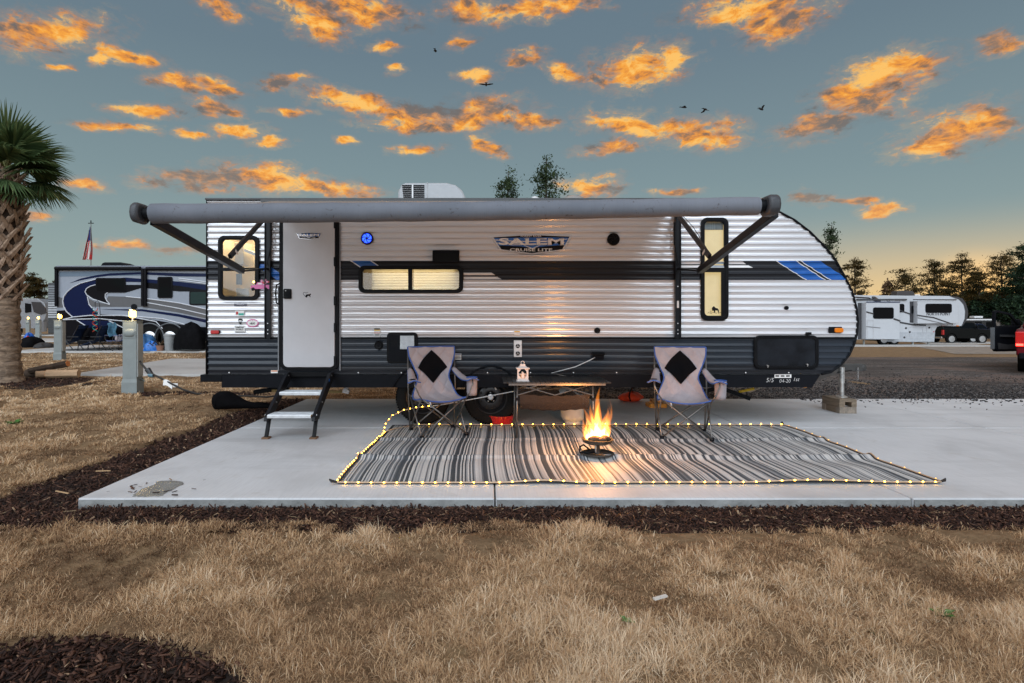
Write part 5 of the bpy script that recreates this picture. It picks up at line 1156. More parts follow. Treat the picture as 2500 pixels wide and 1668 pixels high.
def flame_mat(name, col, s):
    m = bpy.data.materials.new(name); m.use_nodes = True; T = NT(m.node_tree); T.n.remove(T.n['Principled BSDF']); e = T.node('ShaderNodeEmission'); e.inputs[0].default_value = tuple(col) + (1,); e.inputs[1].default_value = s
    T.l.new(e.outputs[0], T.n['Material Output'].inputs['Volume']); return m
FO, FY, FW = flame_mat('flame_orange', (1, .27, .025), 20), flame_mat('flame_yellow', (1, .46, .08), 42), flame_mat('flame_pale', (1, .72, .32), 70)
random.seed(21)
def tongue(x, y, h, r, lean, tw, m, zb=.13):
    P = []; Rr = []
    for k in range(15):
        t = k / 14; P.append((fx_ + x + lean[0] * t ** 1.6 + tw * math.sin(t * 7 + x * 40) * t * .5, fy_ + y + lean[1] * t + tw * .7 * math.cos(t * 6 + y * 50) * t * .5, fz_ + zb + h * t)); Rr.append(max(.0006, r * (math.sin(min(1, (t + .12) * 1.9) * PI / 2) * (1 - t) ** .85)))
    obj('flame', MB().tube(P, Rr, 12), m, FB, smooth=True)
for (x, y, h, r, lx_, m) in ((-.005, 0, .50, .060, .015, FO), (-.07, .01, .30, .050, -.03, FO), (.065, 0, .30, .055, .02, FO), (.10, .02, .21, .036, .015, FO), (-.105, -.01, .22, .034, -.035, FO), (.03, -.05, .26, .045, .01, FO), (-.04, -.05, .24, .045, -.01, FO), (-.02, .05, .33, .05, -.02, FO), (.05, .05, .27, .04, .03, FO),
                             (0, 0, .36, .050, .012, FY), (-.06, 0, .21, .042, -.018, FY), (.06, -.01, .22, .045, .012, FY), (.02, -.04, .19, .045, .01, FY), (-.02, .03, .25, .04, -.01, FY), (.095, .01, .14, .03, .008, FY), (-.10, 0, .14, .028, -.02, FY),
                             (0, -.01, .17, .055, .0, FW), (.05, 0, .13, .045, .005, FW), (-.05, 0, .12, .045, -.005, FW), (.09, 0, .08, .03, 0, FW), (-.09, 0, .08, .03, 0, FW)):
    tongue(x, y, h, r, (lx_ * 1.6, random.uniform(-.02, .02)), random.uniform(.02, .04), m)
for _k in range(12):
    a_ = random.uniform(0, 6.28); tongue(.10 * math.cos(a_), .07 * math.sin(a_), random.uniform(.12, .34), random.uniform(.010, .024), (random.uniform(-.05, .05), random.uniform(-.03, .03)), random.uniform(.03, .07), random.choice((FO, FY)), random.uniform(.12, .2))
for (x, h, r, lean) in ((-.06, .14, .012, -.05), (.085, .13, .012, .01), (.0, .16, .013, .02), (-.115, .1, .01, -.03)): tongue(x, .0, h, r, (lean, 0), .03, FO, .30 if abs(x) < .09 else .24)
fl_d = bpy.data.lights.new('firelight', 'POINT'); fl_d.energy = 40; fl_d.color = (1.0, .40, .10); fl_d.shadow_soft_size = .10
fl_o = bpy.data.objects.new('firelight', fl_d); COL.objects.link(fl_o); fl_o.parent = FB; fl_o.location = (0, 0, .36)

# ------------------------------------------------------------------ things under and beside the trailer
px_, py_ = 1.03, 6.93; PT = thing('propane_cylinder', 'white propane cylinder on the pad behind the camp table', 'gas cylinder', (px_, py_, 0)); PW = mk('cylinder_white', (.62, .59, .54), .4, var=.12, scale=10)
obj('tank', MB().lathe([(.06, .03), (.12, .045), (.147, .09), (.152, .13), (.152, .26), (.14, .31), (.10, .345), (.03, .355)], (px_, py_, 0), 'z', 32), PW, PT, smooth=True)
obj('foot_ring', MB().lathe([(.10, 0), (.10, .045), (.096, .045), (.096, 0)], (px_, py_, 0), 'z', 28, cap=False), PW, PT)
obj('collar', MB().lathe([(.10, .33), (.11, .44), (.106, .44), (.096, .33)], (px_, py_, 0), 'z', 24, cap=False), PW, PT); obj('valve', MB().tube([(px_, py_, .35), (px_, py_, .42)], .018, 10), STEEL, PT)
tag(obj('red_tub', MB().lathe([(.001, .0), (.14, .0), (.17, .10), (.175, .10), (.175, .105), (.165, .105), (.135, .012), (.001, .012)], (.14, 6.97, 0.002), 'z', 28, cap=False), RED, smooth='auto'), 'red plastic tub on the pad between the front wheel and table', 'tub')
def bag(u, v):
    a = 2 * PI * u; t = v; r = .17 * math.sin(min(1, t * 1.15 + .18) * PI) ** .6 if t < .99 else .002
    w = 1 + .12 * math.sin(a * 3 + 1) * t + .08 * math.sin(a * 7 + t * 9); return (2.22 + r * 1.12 * w * math.cos(a) + .04 * t, 8.86 + r * .9 * w * math.sin(a), .004 + .2 * t * (1 + .08 * math.sin(a * 2)))
ORB = mk('bag_orange', (.72, .07, .02), .6, var=.2, scale=8, bump=.5, bscale=22); ob_ = obj('storage_bag', MB().grid(bag, 36, 14), ORB, smooth=True); tag(ob_, 'bright orange-red soft bag on the far edge of the pad', 'bag')
obj('bag_strap', MB().tube([(2.19, 8.70, .02), (2.17, 8.70, .09), (2.2, 8.76, .16), (2.25, 8.84, .215), (2.30, 8.86, .23), (2.27, 8.86, .2)], .012, 6), BLACK, ob_, local=True, smooth=True)
YB = mk('block_yellow', (.68, .30, .03), .5, var=.15)
for n_, (x, y, lab) in enumerate(((2.47, 8.30, 'yellow plastic levelling block nearer the camp chair'), (2.62, 8.60, 'yellow plastic levelling block farther under the trailer'))):
    mb = MB().ring(rrect(x - .13, x + .13, y - .13, y + .13, .03), rrect(x - .11, x + .11, y - .11, y + .11, .02), 0.001, .055, 'xy')
    o = obj('levelling_block', mb, YB); tag(o, lab, 'block', 'yellow levelling blocks')
    for i_ in range(3):
        for j_ in range(3): obj('block_cell', MB().ring(rrect(x - .105 + i_ * .072, x - .04 + i_ * .072, y - .105 + j_ * .072, y - .04 + j_ * .072, .012), rrect(x - .098 + i_ * .072, x - .047 + i_ * .072, y - .098 + j_ * .072, y - .047 + j_ * .072, .008), .001, .050, 'xy'), YB, o, local=True)
# timber crib under the tongue jack
bx, by = at(2064, 0, 7.66)[0] - .0, 7.66; WD = mk('weathered_timber', (.20, .155, .11), .85, var=.35, scale=5, stretch=(3, .6, 8), bump=.5, bscale=30)
x0 = at(2050, 0, 7.66)[0]; x1 = x0 + .235
CB = thing('timber_crib', 'stacked weathered timber blocks carrying the trailer tongue jack', 'timber blocks', ((x0 + x1) / 2, 7.86, 0)); WD2 = mk('weathered_timber_grey', (.25, .21, .17), .85, var=.35, scale=5, stretch=(8, .6, 3), bump=.5, bscale=30)
obj('timber_block', MB().box(x0, x1, 7.66, 7.75, .0, .089), WD2, CB, bevel=.004); obj('timber_block', MB().box(x0 - .002, x1 - .004, 7.98, 8.07, .0, .089), WD2, CB, bevel=.004)
obj('timber_block', MB().box(x0 - .004, x0 + .075, 7.66, 8.06, .090, .158), WD, CB, bevel=.004); obj('timber_block', MB().box(x1 - .07, x1 + .003, 7.662, 8.06, .090, .158), WD, CB, bevel=.004)
obj('timber_block', MB().box(x0 - .002, x1 + .001, 7.658, 8.063, .159, .197), WD, CB, bevel=.003); obj('timber_block', MB().box(x0 + .003, x0 + .09, 7.752, 7.978, .0, .087), WD, CB, bevel=.004)

# black fabric sock lying on the grass
def sock(u, v):
    a = 2 * PI * u; t = v; c = at(528, 0, 8.0)[0] + .78 * t; r = (.125 - .10 * t + .03 * math.sin(t * 9) * (1 - t)) * (1 + .08 * math.sin(a * 3 + t * 11)); return (c + .03 * math.cos(a), 8.05 + .1 * t + r * math.cos(a), -.03 + max(.012, r + r * math.sin(a) * (1 - .2 * t)) + .02)
SK = obj('fabric_cover', MB().grid(sock, 28, 26), mk('black_cloth', (.006, .006, .007), .85, var=.3, bump=.4, bscale=30, spec=.05), smooth=True); tag(SK, 'crumpled black fabric cover lying on the grass behind the steps', 'cover')
xk = at(528, 0, 8.0)[0]; obj('cover_end', MB().lathe([(.001, -.03), (.07, -.028), (.118, -.012), (.128, .02)], (xk, 8.05, .118), 'x', 24, cap=False), mk('black_cloth', (.010, .010, .011), .85), SK, local=True, smooth=True)
# ------------------------------------------------------------------ power pedestals with lamps
PEDM = mk('pedestal_grey', (.22, .25, .25), .5, var=.10, scale=5, bump=.12, bscale=14)
def pedestal(x, y, label, energy, first=None):
    t = thing('power_pedestal', label, 'power pedestal', (x, y, gzf(x, y)), group='power pedestals with lit lamps'); z = gzf(x, y); w = .128
    obj('post', MB().box(x - w, x + w, y - .09, y + .09, z, z + 1.30), PEDM, t, bevel=.008)
    obj('base_skirt', MB().add([(x + a * s, y + b * s2, z + zz) for zz, s, s2 in ((0, w + .012, .105), (.20, w + .012, .105), (.26, w + .001, .092)) for a, b in ((-1,-1),(1,-1),(1,1),(-1,1))], [(i*4+k, i*4+(k+1) % 4, (i+1)*4+(k+1) % 4, (i+1)*4+k) for i in range(2) for k in range(4)]), PEDM, t)
    obj('side_cover', MB().box(x + w + .001, x + w + .016, y - .075, y + .075, z + .3, z + 1.26), mk('pedestal_pale', (.34, .36, .35), .5), t)
    hd = obj('outlet_hood', MB().grid(lambda u, v: (x + (u - .5) * .22, y - .091 - .035 * max(0, 1 - (2*u-1)**2 - (2*v-1)**2) ** .5, z + 1.02 + .15 * v), 14, 10), PEDM, t, smooth=True)
    obj('hood_plate', MB().ring(rrect(x - .115, x + .115, z + 1.0, z + 1.14, .02), rrect(x - .10, x + .10, z + 1.012, z + 1.06, .015), y - .098, y - .089), PEDM, t)
    obj('cap', MB().box(x - w - .006, x + w + .006, y - .096, y + .096, z + 1.30, z + 1.315), PEDM, t, bevel=.003)
    lm = obj('lamp', MB().tube([(x, y, z + 1.315), (x, y, z + 1.37)], .02, 10).lathe([(.07, 0), (.075, .012), (.06, .02)], (x, y, z + 1.505), 'z', 16), STEEL, t)
    obj('lamp_globe', MB().lathe([(.03, 0), (.055, .02), (.06, .06), (.055, .11), (.04, .13)], (x, y, z + 1.372), 'z', 16), glow('lamp_globe_glow', (1, .52, .06), 16), lm, smooth=True)
    ld = bpy.data.lights.new('pedestal_light', 'POINT'); ld.energy = energy; ld.color = (1, .7, .3); ld.shadow_soft_size = .06; lo = bpy.data.objects.new('pedestal_light', ld); COL.objects.link(lo); lo.parent = lm; lo.location = (0, -.12, 1.43)
    obj('spigot', MB().tube([(x + w, y, z + .24), (x + w + .07, y, z + .24), (x + w + .085, y, z + .21)], .014, 8).bar((x + w + .05, y, z + .255), (x + w + .05, y, z + .28), .05, .008), mk('brass_dark', (.10, .11, .10), .4, .8), t); return t
pedestal(-6.50, 10.2, 'grey power pedestal with lit lamp and black cable, nearest the trailer', 9)
pedestal(-14.2, 18.5, 'grey power pedestal in front of the motorhome rear corner', 6)
pedestal(-28.2, 35.0, 'small distant power pedestal standing just past the palm, closer of that pair', 5)
pedestal(-34.6, 42.0, 'small distant power pedestal tight beside the palm trunk, farther of that pair', 5)
pz = gzf(-6.3, 10)
cb = [(-6.335, 10.15, pz + .58), (-6.29, 10.12, pz + .54), (-6.2, 10.1, pz + .45), (-6.05, 10.05, pz + .36), (-5.75, 9.95, pz + .25), (-5.4, 9.85, pz + .11), (-5.1, 9.75, pz + .045), (-4.6, 9.6, pz + .035), (-4.1, 9.5, pz + .04), (-3.7, 9.3, pz + .05), (-3.4, 9.2, pz + .1), (-3.3, 9.1, .5)]
PC = obj('power_cable', MB().tube(cb, .017, 8), mk('cable_black', (.012, .012, .013), .5), smooth=True); tag(PC, 'thick black power cable running from the pedestal to the trailer', 'cable')
obj('plug_body', MB().tube([(-6.16, 10.09, pz + .44), (-6.09, 10.07, pz + .36)], [.05, .042], 12), mk('plug_black', (.015, .02, .025), .4), PC, local=True); obj('plug_ring', MB().tube([(-6.12, 10.06, pz + .345), (-6.03, 10.05, pz + .33)], .035, 10), mk('plug_blue', (.10, .20, .26), .4), PC, local=True)
obj('cable_tag', MB().grid(lambda u, v: (-5.78 + .16 * u, 9.93 - .02 * v, pz + .27 - .10 * v - .05 * u + .02 * math.sin(u * 4)), 5, 4), PAPER, PC, local=True); obj('cable_tag', MB().grid(lambda u, v: (-5.6 + .09 * u, 9.9, pz + .21 - .07 * v), 3, 3), PAPER, PC, local=True)

# ------------------------------------------------------------------ palm
PMX, PMY = -10.36, 12.0; pg = gzf(PMX, PMY)
PALM = thing('palm_tree', 'cabbage palm with criss-cross boots on its trunk', 'palm tree', (PMX, PMY, pg))
def mat_trunk(name, a, b, sc):
    m = bpy.data.materials.new(name); m.use_nodes = True; T = NT(m.node_tree); bs = T.n['Principled BSDF']; p = T.node('ShaderNodeTexCoord').outputs['Object']
    mp = T.node('ShaderNodeMapping'); T.l.new(p, mp.inputs[0]); mp.inputs['Scale'].default_value = sc; n = T.noise(mp.outputs[0], 1, 6, .7, .6)
    T.l.new(T.ramp(n, [(.32, a), (.5, tuple((i + j) / 2 for i, j in zip(a, b))), (.68, b)]), bs.inputs['Base Color']); bs.inputs['Roughness'].default_value = .9
    bn = T.node('ShaderNodeBump'); bn.inputs['Strength'].default_value = .9; bn.inputs['Distance'].default_value = .03; T.l.new(n, bn.inputs['Height']); T.l.new(bn.outputs[0], bs.inputs['Normal']); return m
PTR = mat_trunk('palm_trunk', (.07, .048, .034), (.36, .26, .18), (7, 7, 16)); BOOT = mat_trunk('palm_boot', (.12, .075, .05), (.50, .36, .26), (6, 6, 4))
N = 44; prof_ = [(0, .34), (.12, .29), (.5, .255), (1.0, .245), (1.9, .24), (2.1, .24), (3.6, .245), (4.2, .22), (4.5, .16)]
mb = MB()
def tr_r(z):
    for (a, p), (b, q) in zip(prof_, prof_[1:]):
        if a <= z <= b: return p + (q - p) * (z - a) / (b - a)
    return .2
def trunk(u, v):
    z = 4.5 * v; a = 2 * PI * u; r = tr_r(z) + .012 * math.sin(z * 38) * (z < 2.1) + .02 * (float(vnoise(a * 3, z * 6, 3)) - .5); return (PMX + r * math.cos(a), PMY + r * math.sin(a), pg + z)
obj('trunk', MB().grid(trunk, 40, 110), PTR, PALM, smooth=True); obj('boot_backing', MB().grid(lambda u, v: (PMX + (tr_r(1.8 + 2.5 * v) + .012) * math.cos(2 * PI * u), PMY + (tr_r(1.8 + 2.5 * v) + .012) * math.sin(2 * PI * u), pg + 1.8 + 2.5 * v), 40, 30), mk('boot_gap_dark', (.035, .022, .015), .95, var=.5, scale=18, bump=1.0, bscale=40), PALM, smooth=True)  # dark sleeve added behind the boots, painting in the shade of their gaps
random.seed(5); bt = []
for lay in range(15):
    for k in range(7):
        z = 1.80 + lay * .185; a = 2 * PI * (k + .5 * (lay % 2)) / 7 + random.uniform(-.1, .1); bt.append((z, a, 1)); bt.append((z + .03, a, -1))
bmeshes = {}
def boot_mesh(s):
    mb = MB(); L = .46; P = []
    for i in range(7):
        t = i / 6; w = .055 * (1 - t) ** .8 + .032; o = .05 + .10 * t ** 1.2; side = s * (.34 * t - .10); z = -.08 + L * t
        P += [(o - .01, side - w, z), (o + .035 * (1 - t), side, z + .01), (o - .01, side + w, z), (o - .05, side, z)]
    f = [(i*4+k, i*4+(k+1) % 4, (i+1)*4+(k+1) % 4, (i+1)*4+k) for i in range(6) for k in range(4)] + [(3, 2, 1, 0), (24, 25, 26, 27)]
    return mb.add(P, f)
for (z, a, s) in bt:
    key = s
    if key not in bmeshes: o = obj('frond_boot', boot_mesh(s), BOOT, PALM, local=True, smooth='auto'); bmeshes[key] = o.data
    else: o = bpy.data.objects.new('frond_boot', bmeshes[key]); COL.objects.link(o); o.parent = PALM
    r = tr_r(z) - .05; sc = random.uniform(.75, 1.1) * (1.0 if 2.2 < z < 3.6 else .8); o.location = (r * math.cos(a), r * math.sin(a), z); o.rotation_euler = (0, random.uniform(-.05, .2), a); o.scale = (sc, sc, sc)
FROND = attr_mat('palm_frond', [(0, (.03, .06, .026)), (.5, (.11, .18, .075)), (.85, (.22, .28, .12)), (1, (.34, .33, .15))], .45, .35)
rp_ = np.random.default_rng(4)
def frond(a, el, Ls, Lb, droop):
    """costapalmate fan: petiole, then a folded fan of narrow segments"""
    d = np.array([math.cos(a) * math.cos(el), math.sin(a) * math.cos(el), math.sin(el)]); s = np.array([-math.sin(a), math.cos(a), 0]); u = np.cross(d, s); u = -u if u[2] < 0 else u
    base = np.array([PMX, PMY, pg + 4.5]) + d * .12; hub = base + d * Ls + np.array([0, 0, -droop * .15]); V = []; Fc = []; At = []; n = 46; st = []
    for k in range(n):
        t = (k + .5) / n * 2 - 1; th = t * 2.15; L = Lb * (1 - .32 * abs(t) ** 1.5) * rp_.uniform(.88, 1.05); dirn = d * math.cos(th) + s * math.sin(th) - u * (.10 + .25 * abs(t)); dirn /= np.linalg.norm(dirn)
        side = -d * math.sin(th) + s * math.cos(th); pts = []; p = hub - d * .10 * (1 - abs(t)); g = 0
        for j in range(7):
            q = j / 6; w = .030 * Lb / .9 * (math.sin(min(1, q * 2.2 + .12) * PI / 2)) * (1 - max(0, q - .55) / .46) + .001; pts.append((p.copy(), w)); g = droop * (q ** 2) * 1.5; step = dirn + np.array([0, 0, -g]) + side * rp_.normal(0, .05); step /= np.linalg.norm(step); p = p + step * (L / 6)
        o = len(V); c = rp_.uniform(.1, .9) * .8 + (.25 if rp_.random() < .08 else 0)
        for (p, w) in pts: V += [p - side * w + u * w * .5, p, p + side * w + u * w * .5]; At += [c] * 3
        for j in range(6):
            for e in (0, 1): Fc += [o + j*3 + e, o + j*3 + e + 1, o + (j+1)*3 + e + 1, o + (j+1)*3 + e]; st.append(4)
    # petiole
    o = len(V); R_ = []
    for j in range(5):
        q = j / 4; c = base + (hub - base) * q; w = .028 * (1 - .5 * q); V += [c - s * w, c + u * w * .6, c + s * w, c - u * w * .4]; At += [.95] * 4
    for j in range(4):
        for k in range(4): Fc += [o + j*4 + k, o + j*4 + (k+1) % 4, o + (j+1)*4 + (k+1) % 4, o + (j+1)*4 + k]; st.append(4)
    ob = big_mesh('frond', np.array(V) - np.array(PALM.location)[None], Fc, st, FROND, At); ob.parent = PALM
for k in range(17):
    t = k / 17; a = k * 2.39996; el = 1.4 - 1.5 * t ** .9 + rp_.uniform(-.12, .12); frond(a, el, .42 + .25 * rp_.random(), .78 + .2 * rp_.random(), .16 + .5 * t)
frond(-.35, .95, .45, .95, .2); frond(-.75, .40, .5, .92, .35); frond(-.1, .15, .5, .85, .5); frond(.5, -.2, .5, .9, .8); frond(-.9, -.25, .5, .85, .8); frond(-.35, -.45, .45, .8, .9)
DEADM = attr_mat('palm_dead', [(0, (.05, .035, .03)), (1, (.20, .14, .10))], .9)
# dead flower stalks hanging under the crown
V = []; Fc = []; st = []; At = []
for k in range(260):
    a = rp_.uniform(-1.2, 1.2) - .2; p = np.array([PMX + .3 * math.cos(a), PMY + .3 * math.sin(a), pg + 4.05 + rp_.uniform(-.1, .2)]); d = np.array([math.cos(a) * .9, math.sin(a) * .9, rp_.uniform(-.5, .25)]); w = .006; o = len(V); L = rp_.uniform(.2, .75) / 6
    for j in range(7):
        s = np.array([-d[1], d[0], .3]); s = s / (np.linalg.norm(s) + 1e-6) * w * (1 - j / 8); V += [p - s, p + s]; At += [k / 260] * 2; d = d + rp_.normal(0, .22, 3) + np.array([0, 0, -.10]); p = p + d / np.linalg.norm(d) * L
    for j in range(6): Fc += [o + 2*j, o + 2*j + 1, o + 2*j + 3, o + 2*j + 2]; st.append(4)
ob = big_mesh('dead_stalks', np.array(V) - np.array(PALM.location)[None], Fc, st, DEADM, At); ob.parent = PALM; ob['kind'] = 'stuff'

# firewood by the far pad
random.seed(9); BARK = mk('log_bark', (.06, .038, .025), .9, var=.5, scale=12, bump=.8, bscale=30); CUT = mk('log_cut', (.55, .20, .06), .8, var=.3, scale=16); PALEW = mk('log_pale', (.5, .33, .20), .8, var=.2, scale=8, stretch=(1, 12, 12))
def log(p, q, r, label, m, split=False):
    P = [Vector(p).lerp(Vector(q), t) for t in np.linspace(0, 1, 7)]; o = obj('firewood_log', MB().tube(P, [r * random.uniform(.9, 1.08) for _ in P], 7 if split else 14), m, smooth=not split); tag(o, label, 'log', 'firewood at the pad end')
    d = (Vector(q) - Vector(p)).normalized(); obj('cut_face', MB().tube([Vector(q) - d * .01, Vector(q) + d * .006], r * .93, 12), CUT, o, local=True); return o
lz = gzf(-10, 13) + .05
log((-10.75, 13.0, lz + .04), (-10.0, 13.0, lz + .03), .09, 'dark bark log lying lowest in the firewood heap', BARK); log((-10.6, 12.9, lz + .1), (-9.75, 12.95, lz + .27), .075, 'long dark split log leaning on top of the firewood heap', BARK, True)
log((-9.35, 12.75, lz + .06), (-9.98, 12.62, lz + .06), .095, 'pale split log with orange cut end in the firewood heap', PALEW, True); log((-10.25, 12.65, lz + .04), (-9.95, 12.85, lz + .05), .08, 'short log stub between the other firewood logs', PALEW)

# ------------------------------------------------------------------ motorhome behind on the left
MY = 23.0; MS = F / MY
def mx(u): return (60 + u * .22954 - CX) / MS
def mz(v): return H - (620 + v * .22954 - CY) / MS
MH = thing('motorhome', 'large navy and white motorhome with sweeping swirl graphics', 'motorhome', (mx(1500), MY + 1.2, .03))
COACH = lambda n, c, r=.15: mk(n, c, r, var=.04, coat=.0, spec=.10)
MW, MN, MG, MK, MGL = COACH('coach_white', (.30, .33, .38)), COACH('coach_navy', (.008, .014, .05)), COACH('coach_grey', (.13, .13, .135)), COACH('coach_black', (.008, .008, .01)), COACH('coach_bluegrey', (.16, .21, .27))
xe = mx(2600)
obj('body', MB().prism([(mx(337), mz(935)), (mx(337), mz(140)), (mx(350), mz(128)), (xe, mz(122)), (xe, mz(935))], MY, MY + 2.5), MW, MH, bevel=.03)
def mdec(name, poly, m, lv): obj(name, MB().prism([(mx(a), mz(b)) for a, b in poly], MY - .004 - .003 * lv, MY - .001), m, MH)
mdec('graphic_panel', [(340,700),(520,668),(800,640),(1300,690),(1800,775),(2600,800),(2600,932),(340,932)], MK, 1)
mdec('graphic_panel', [(372,192),(1245,178),(1245,232),(372,242)], MGL, 1); mdec('graphic_panel', [(345,455),(412,470),(412,570),(345,570)], MG, 1); mdec('graphic_panel', [(345,605),(430,600),(515,668),(345,700)], MK, 2)
mdec('graphic_swirl', [(760,272),(690,284),(600,312),(520,352),(455,405),(420,455),(410,505),(420,560),(450,615),(515,672),(650,656),(800,645),(740,600),(695,550),(672,500),(668,455),(648,405),(662,370),(700,345),(760,328)], MN, 2)
mdec('graphic_swirl', [(1245,330),(760,328),(700,345),(662,370),(648,405),(668,440),(730,482),(820,515),(912,540),(880,500),(862,465),(862,430),(890,412),(1080,412),(1250,360)], MK, 3)
mdec('graphic_band', [(672,470),(690,540),(720,562),(1250,566),(1640,625),(1940,690),(2600,800),(2600,640),(1945,590),(1640,525),(1310,480),(1080,456),(890,450),(870,490),(912,540),(760,515)], MG, 1)
mdec('graphic_band', [(485,310),(600,262),(760,228),(900,208),(1240,194),(1640,205),(2600,215),(2600,250),(1640,240),(1240,218),(900,232),(760,250),(600,280)], MN, 2)
mdec('graphic_band', [(760,272),(1080,252),(1640,295),(1940,330),(2600,400),(2600,440),(1940,388),(1640,340),(1250,300),(1080,298),(760,310)], MN, 3); mdec('graphic_band', [(1250,300),(1640,340),(1940,388),(1940,400),(1640,400),(1250,360)], MK, 2)
mdec('graphic_band', [(800,590),(1250,610),(1640,668),(1940,735),(2600,840),(2600,770),(1940,700),(1640,640),(1250,588)], MN, 2); mdec('graphic_band', [(560,706),(900,712),(1050,780),(680,785)], MN, 3)
LN_ = [[(672,455),(690,540),(745,600),(800,645)], [(515,672),(450,615),(420,560),(410,505),(420,455),(455,405),(520,352),(600,312),(760,270)], [(760,328),(700,345),(662,370),(648,405),(668,440),(730,482),(912,540),(880,500),(862,465),(862,430),(890,412)], [(410,700),(520,672),(700,655),(1060,655),(1470,690),(1800,775)], [(560,706),(660,770)], [(900,712),(1050,785)], [(1080,660),(1400,720),(1470,795)], [(1310,520),(1640,580),(1940,650)], [(1080,455),(1310,478),(1640,522),(1940,590)], [(410,700),(800,690),(1100,720)], [(1640,260),(1940,300)], [(1640,280),(1940,318)]]
for L in LN_: obj('pinstripe', MB().tube([(mx(a), MY - .016, mz(b)) for a, b in L], .022, 5), COACH('coach_stripe', (.6, .62, .66)), MH)
for a, b, c, d in ((760,1080,256,412), (1417,1578,244,470), (1755,1945,393,545)):
    w = obj('window', MB().prism(rrect(mx(a), mx(b), mz(d), mz(c), .08), MY - .030, MY - .018), MK, MH); obj('pane', MB().prism(rrect(mx(a) + .05, mx(b) - .05, mz(d) + .05, mz(c) - .05, .05), MY - .034, MY - .029), DGLASS if a < 1700 else mk('green_glass', (.012, .03, .03), .06, var=0), w)
obj('awning_housing', MB().tube([(mx(345), MY - .09, mz(156)), (mx(1245), MY - .09, mz(156))], .075, 12), MK, MH, smooth='auto'); obj('awning_housing', MB().tube([(mx(1310), MY - .09, mz(160)), (xe, MY - .09, mz(160))], .075, 12), MK, MH, smooth='auto')
for u in (1268, 1297, 353): obj('awning_arm', MB().box(mx(u) - .05, mx(u) + .05, MY - .12, MY - .03, mz(555), mz(155)), MK, MH, bevel=.01)
obj('roof_edge', MB().box(mx(337), xe, MY - .02, MY + 2.52, mz(140), mz(126)), MW, MH)
for a, b, t in ((655, 990, 68), (1860, 2150, 80)): obj('roof_unit', MB().prism([(mx(a), mz(124)), (mx(a + 25), mz(t + 10)), (mx(a + 50), mz(t)), (mx(b - 110), mz(t)), (mx(b - 40), mz(t + 25)), (mx(b), mz(124))], MY + .8, MY + 1.5), BLACKP, MH, bevel=.03)
obj('roof_vent', MB().prism([(mx(1540), mz(126)), (mx(1570), mz(116)), (mx(1660), mz(115)), (mx(1700), mz(126))], MY + .8, MY + 1.4), BLACKP, MH); obj('roof_vent', MB().prism([(mx(1265), mz(106)), (mx(1270), mz(106)), (mx(1400), mz(124)), (mx(1300), mz(126))], MY + .8, MY + 1.4), BLACKP, MH)
for u in (1330, 1545): 
    w = obj('wheel', MB().lathe([(.2, -.02), (.48, -.02), (.5, .05), (.5, .25)], (mx(u), MY + .0, .53), 'y', 28), RUBBER, MH); obj('wheel_arch', MB().tube([(mx(u) + .60 * math.cos(R(k)), MY - .02, .55 + .58 * math.sin(R(k))) for k in range(0, 181, 15)], .03, 6), mk('arch_grey', (.1, .11, .12), .4), w); obj('rim', MB().lathe([(.05, -.05), (.2, -.04), (.27, -.022)], (mx(u), MY, .53), 'y', 20), STEEL, w)
obj('round_light', MB().lathe([(.09, -.05), (.12, -.04), (.12, -.015)], (mx(1168), MY, mz(563)), 'y', 16), BLACKP, MH)

# patio things in front of the motorhome
TUBEB = mk('tube_black', (.012, .013, .016), .4); SLING = mk('sling_navy', (.012, .035, .10), .7, var=.15)
def lounger(x, label):
    y = 22.62; z = .03; t = thing('reclining_chair', label, 'chair', (x, y, z), group='blue reclining chairs in front of the motorhome')
    for yy in (-.28, .28):
        P = lambda L: [(x + a, y + yy, z + b) for a, b in L]
        obj('frame_rail', MB().tube(P([(-.62, .02), (-.56, .42), (.02, .40), (.35, 1.02)]), .018, 6), TUBEB, t); obj('frame_leg', MB().tube(P([(-.62, .02), (-.05, .04), (.35, .02)]), .018, 6), TUBEB, t); obj('frame_leg', MB().tube(P([(-.15, .38), (0, .2), (.15, .02)]), .018, 6), TUBEB, t); obj('armrest', MB().box(x - .1, x + .35, y + yy - .03, y + yy + .03, z + .55, z + .58), TUBEB, t)
    obj('leg_sling', MB().grid(lambda u, v: (x - .60 + .60 * u, y - .27 + .54 * v, z + .44 - .03 * u - .24 * (1 - u)), 6, 4), SLING, t, solid=.012, smooth=True); obj('back_sling', MB().grid(lambda u, v: (x + .02 + .33 * u - .03 * math.sin(PI * u), y - .27 + .54 * v, z + .40 + .62 * u), 8, 4), SLING, t, solid=.012, smooth=True); obj('head_pillow', MB().obox((x + .29, y - .02, z + .93), (.07, .4, .13)), SLING, t, bevel=.03)
lounger(mx(585) + .1, 'blue reclining chair behind the pedestal with the motorhome corner, leftmost of two'); lounger(mx(830) + .08, 'blue reclining chair beside the hanging spinner')
sx_ = mx(842); sp = thing('wind_spinner', 'colourful twisted ribbon wind spinner hanging from a black hook', 'wind spinner', (sx_ + .25, 22.5, .03))
obj('hook_pole', MB().tube([(sx_ + .16, 22.5, .03), (sx_ + .2, 22.5, 1.6), (sx_ + .17, 22.5, 1.95), (sx_ + .08, 22.5, 2.05), (sx_, 22.5, 1.98), (sx_, 22.5, 1.75)], .012, 6), TUBEB, sp)
for ph, c in ((0, (.5, .06, .03)), (PI, (.03, .25, .22))): obj('ribbon', MB().grid(lambda u, v: (sx_ + (.085 + .012 * v) * math.cos(u * 16 + ph), 22.5 + (.085 + .012 * v) * math.sin(u * 16 + ph), 1.72 - .95 * u + .05 * v), 60, 1), mk('ribbon_%d' % int(ph), c, .5), sp, solid=.004)
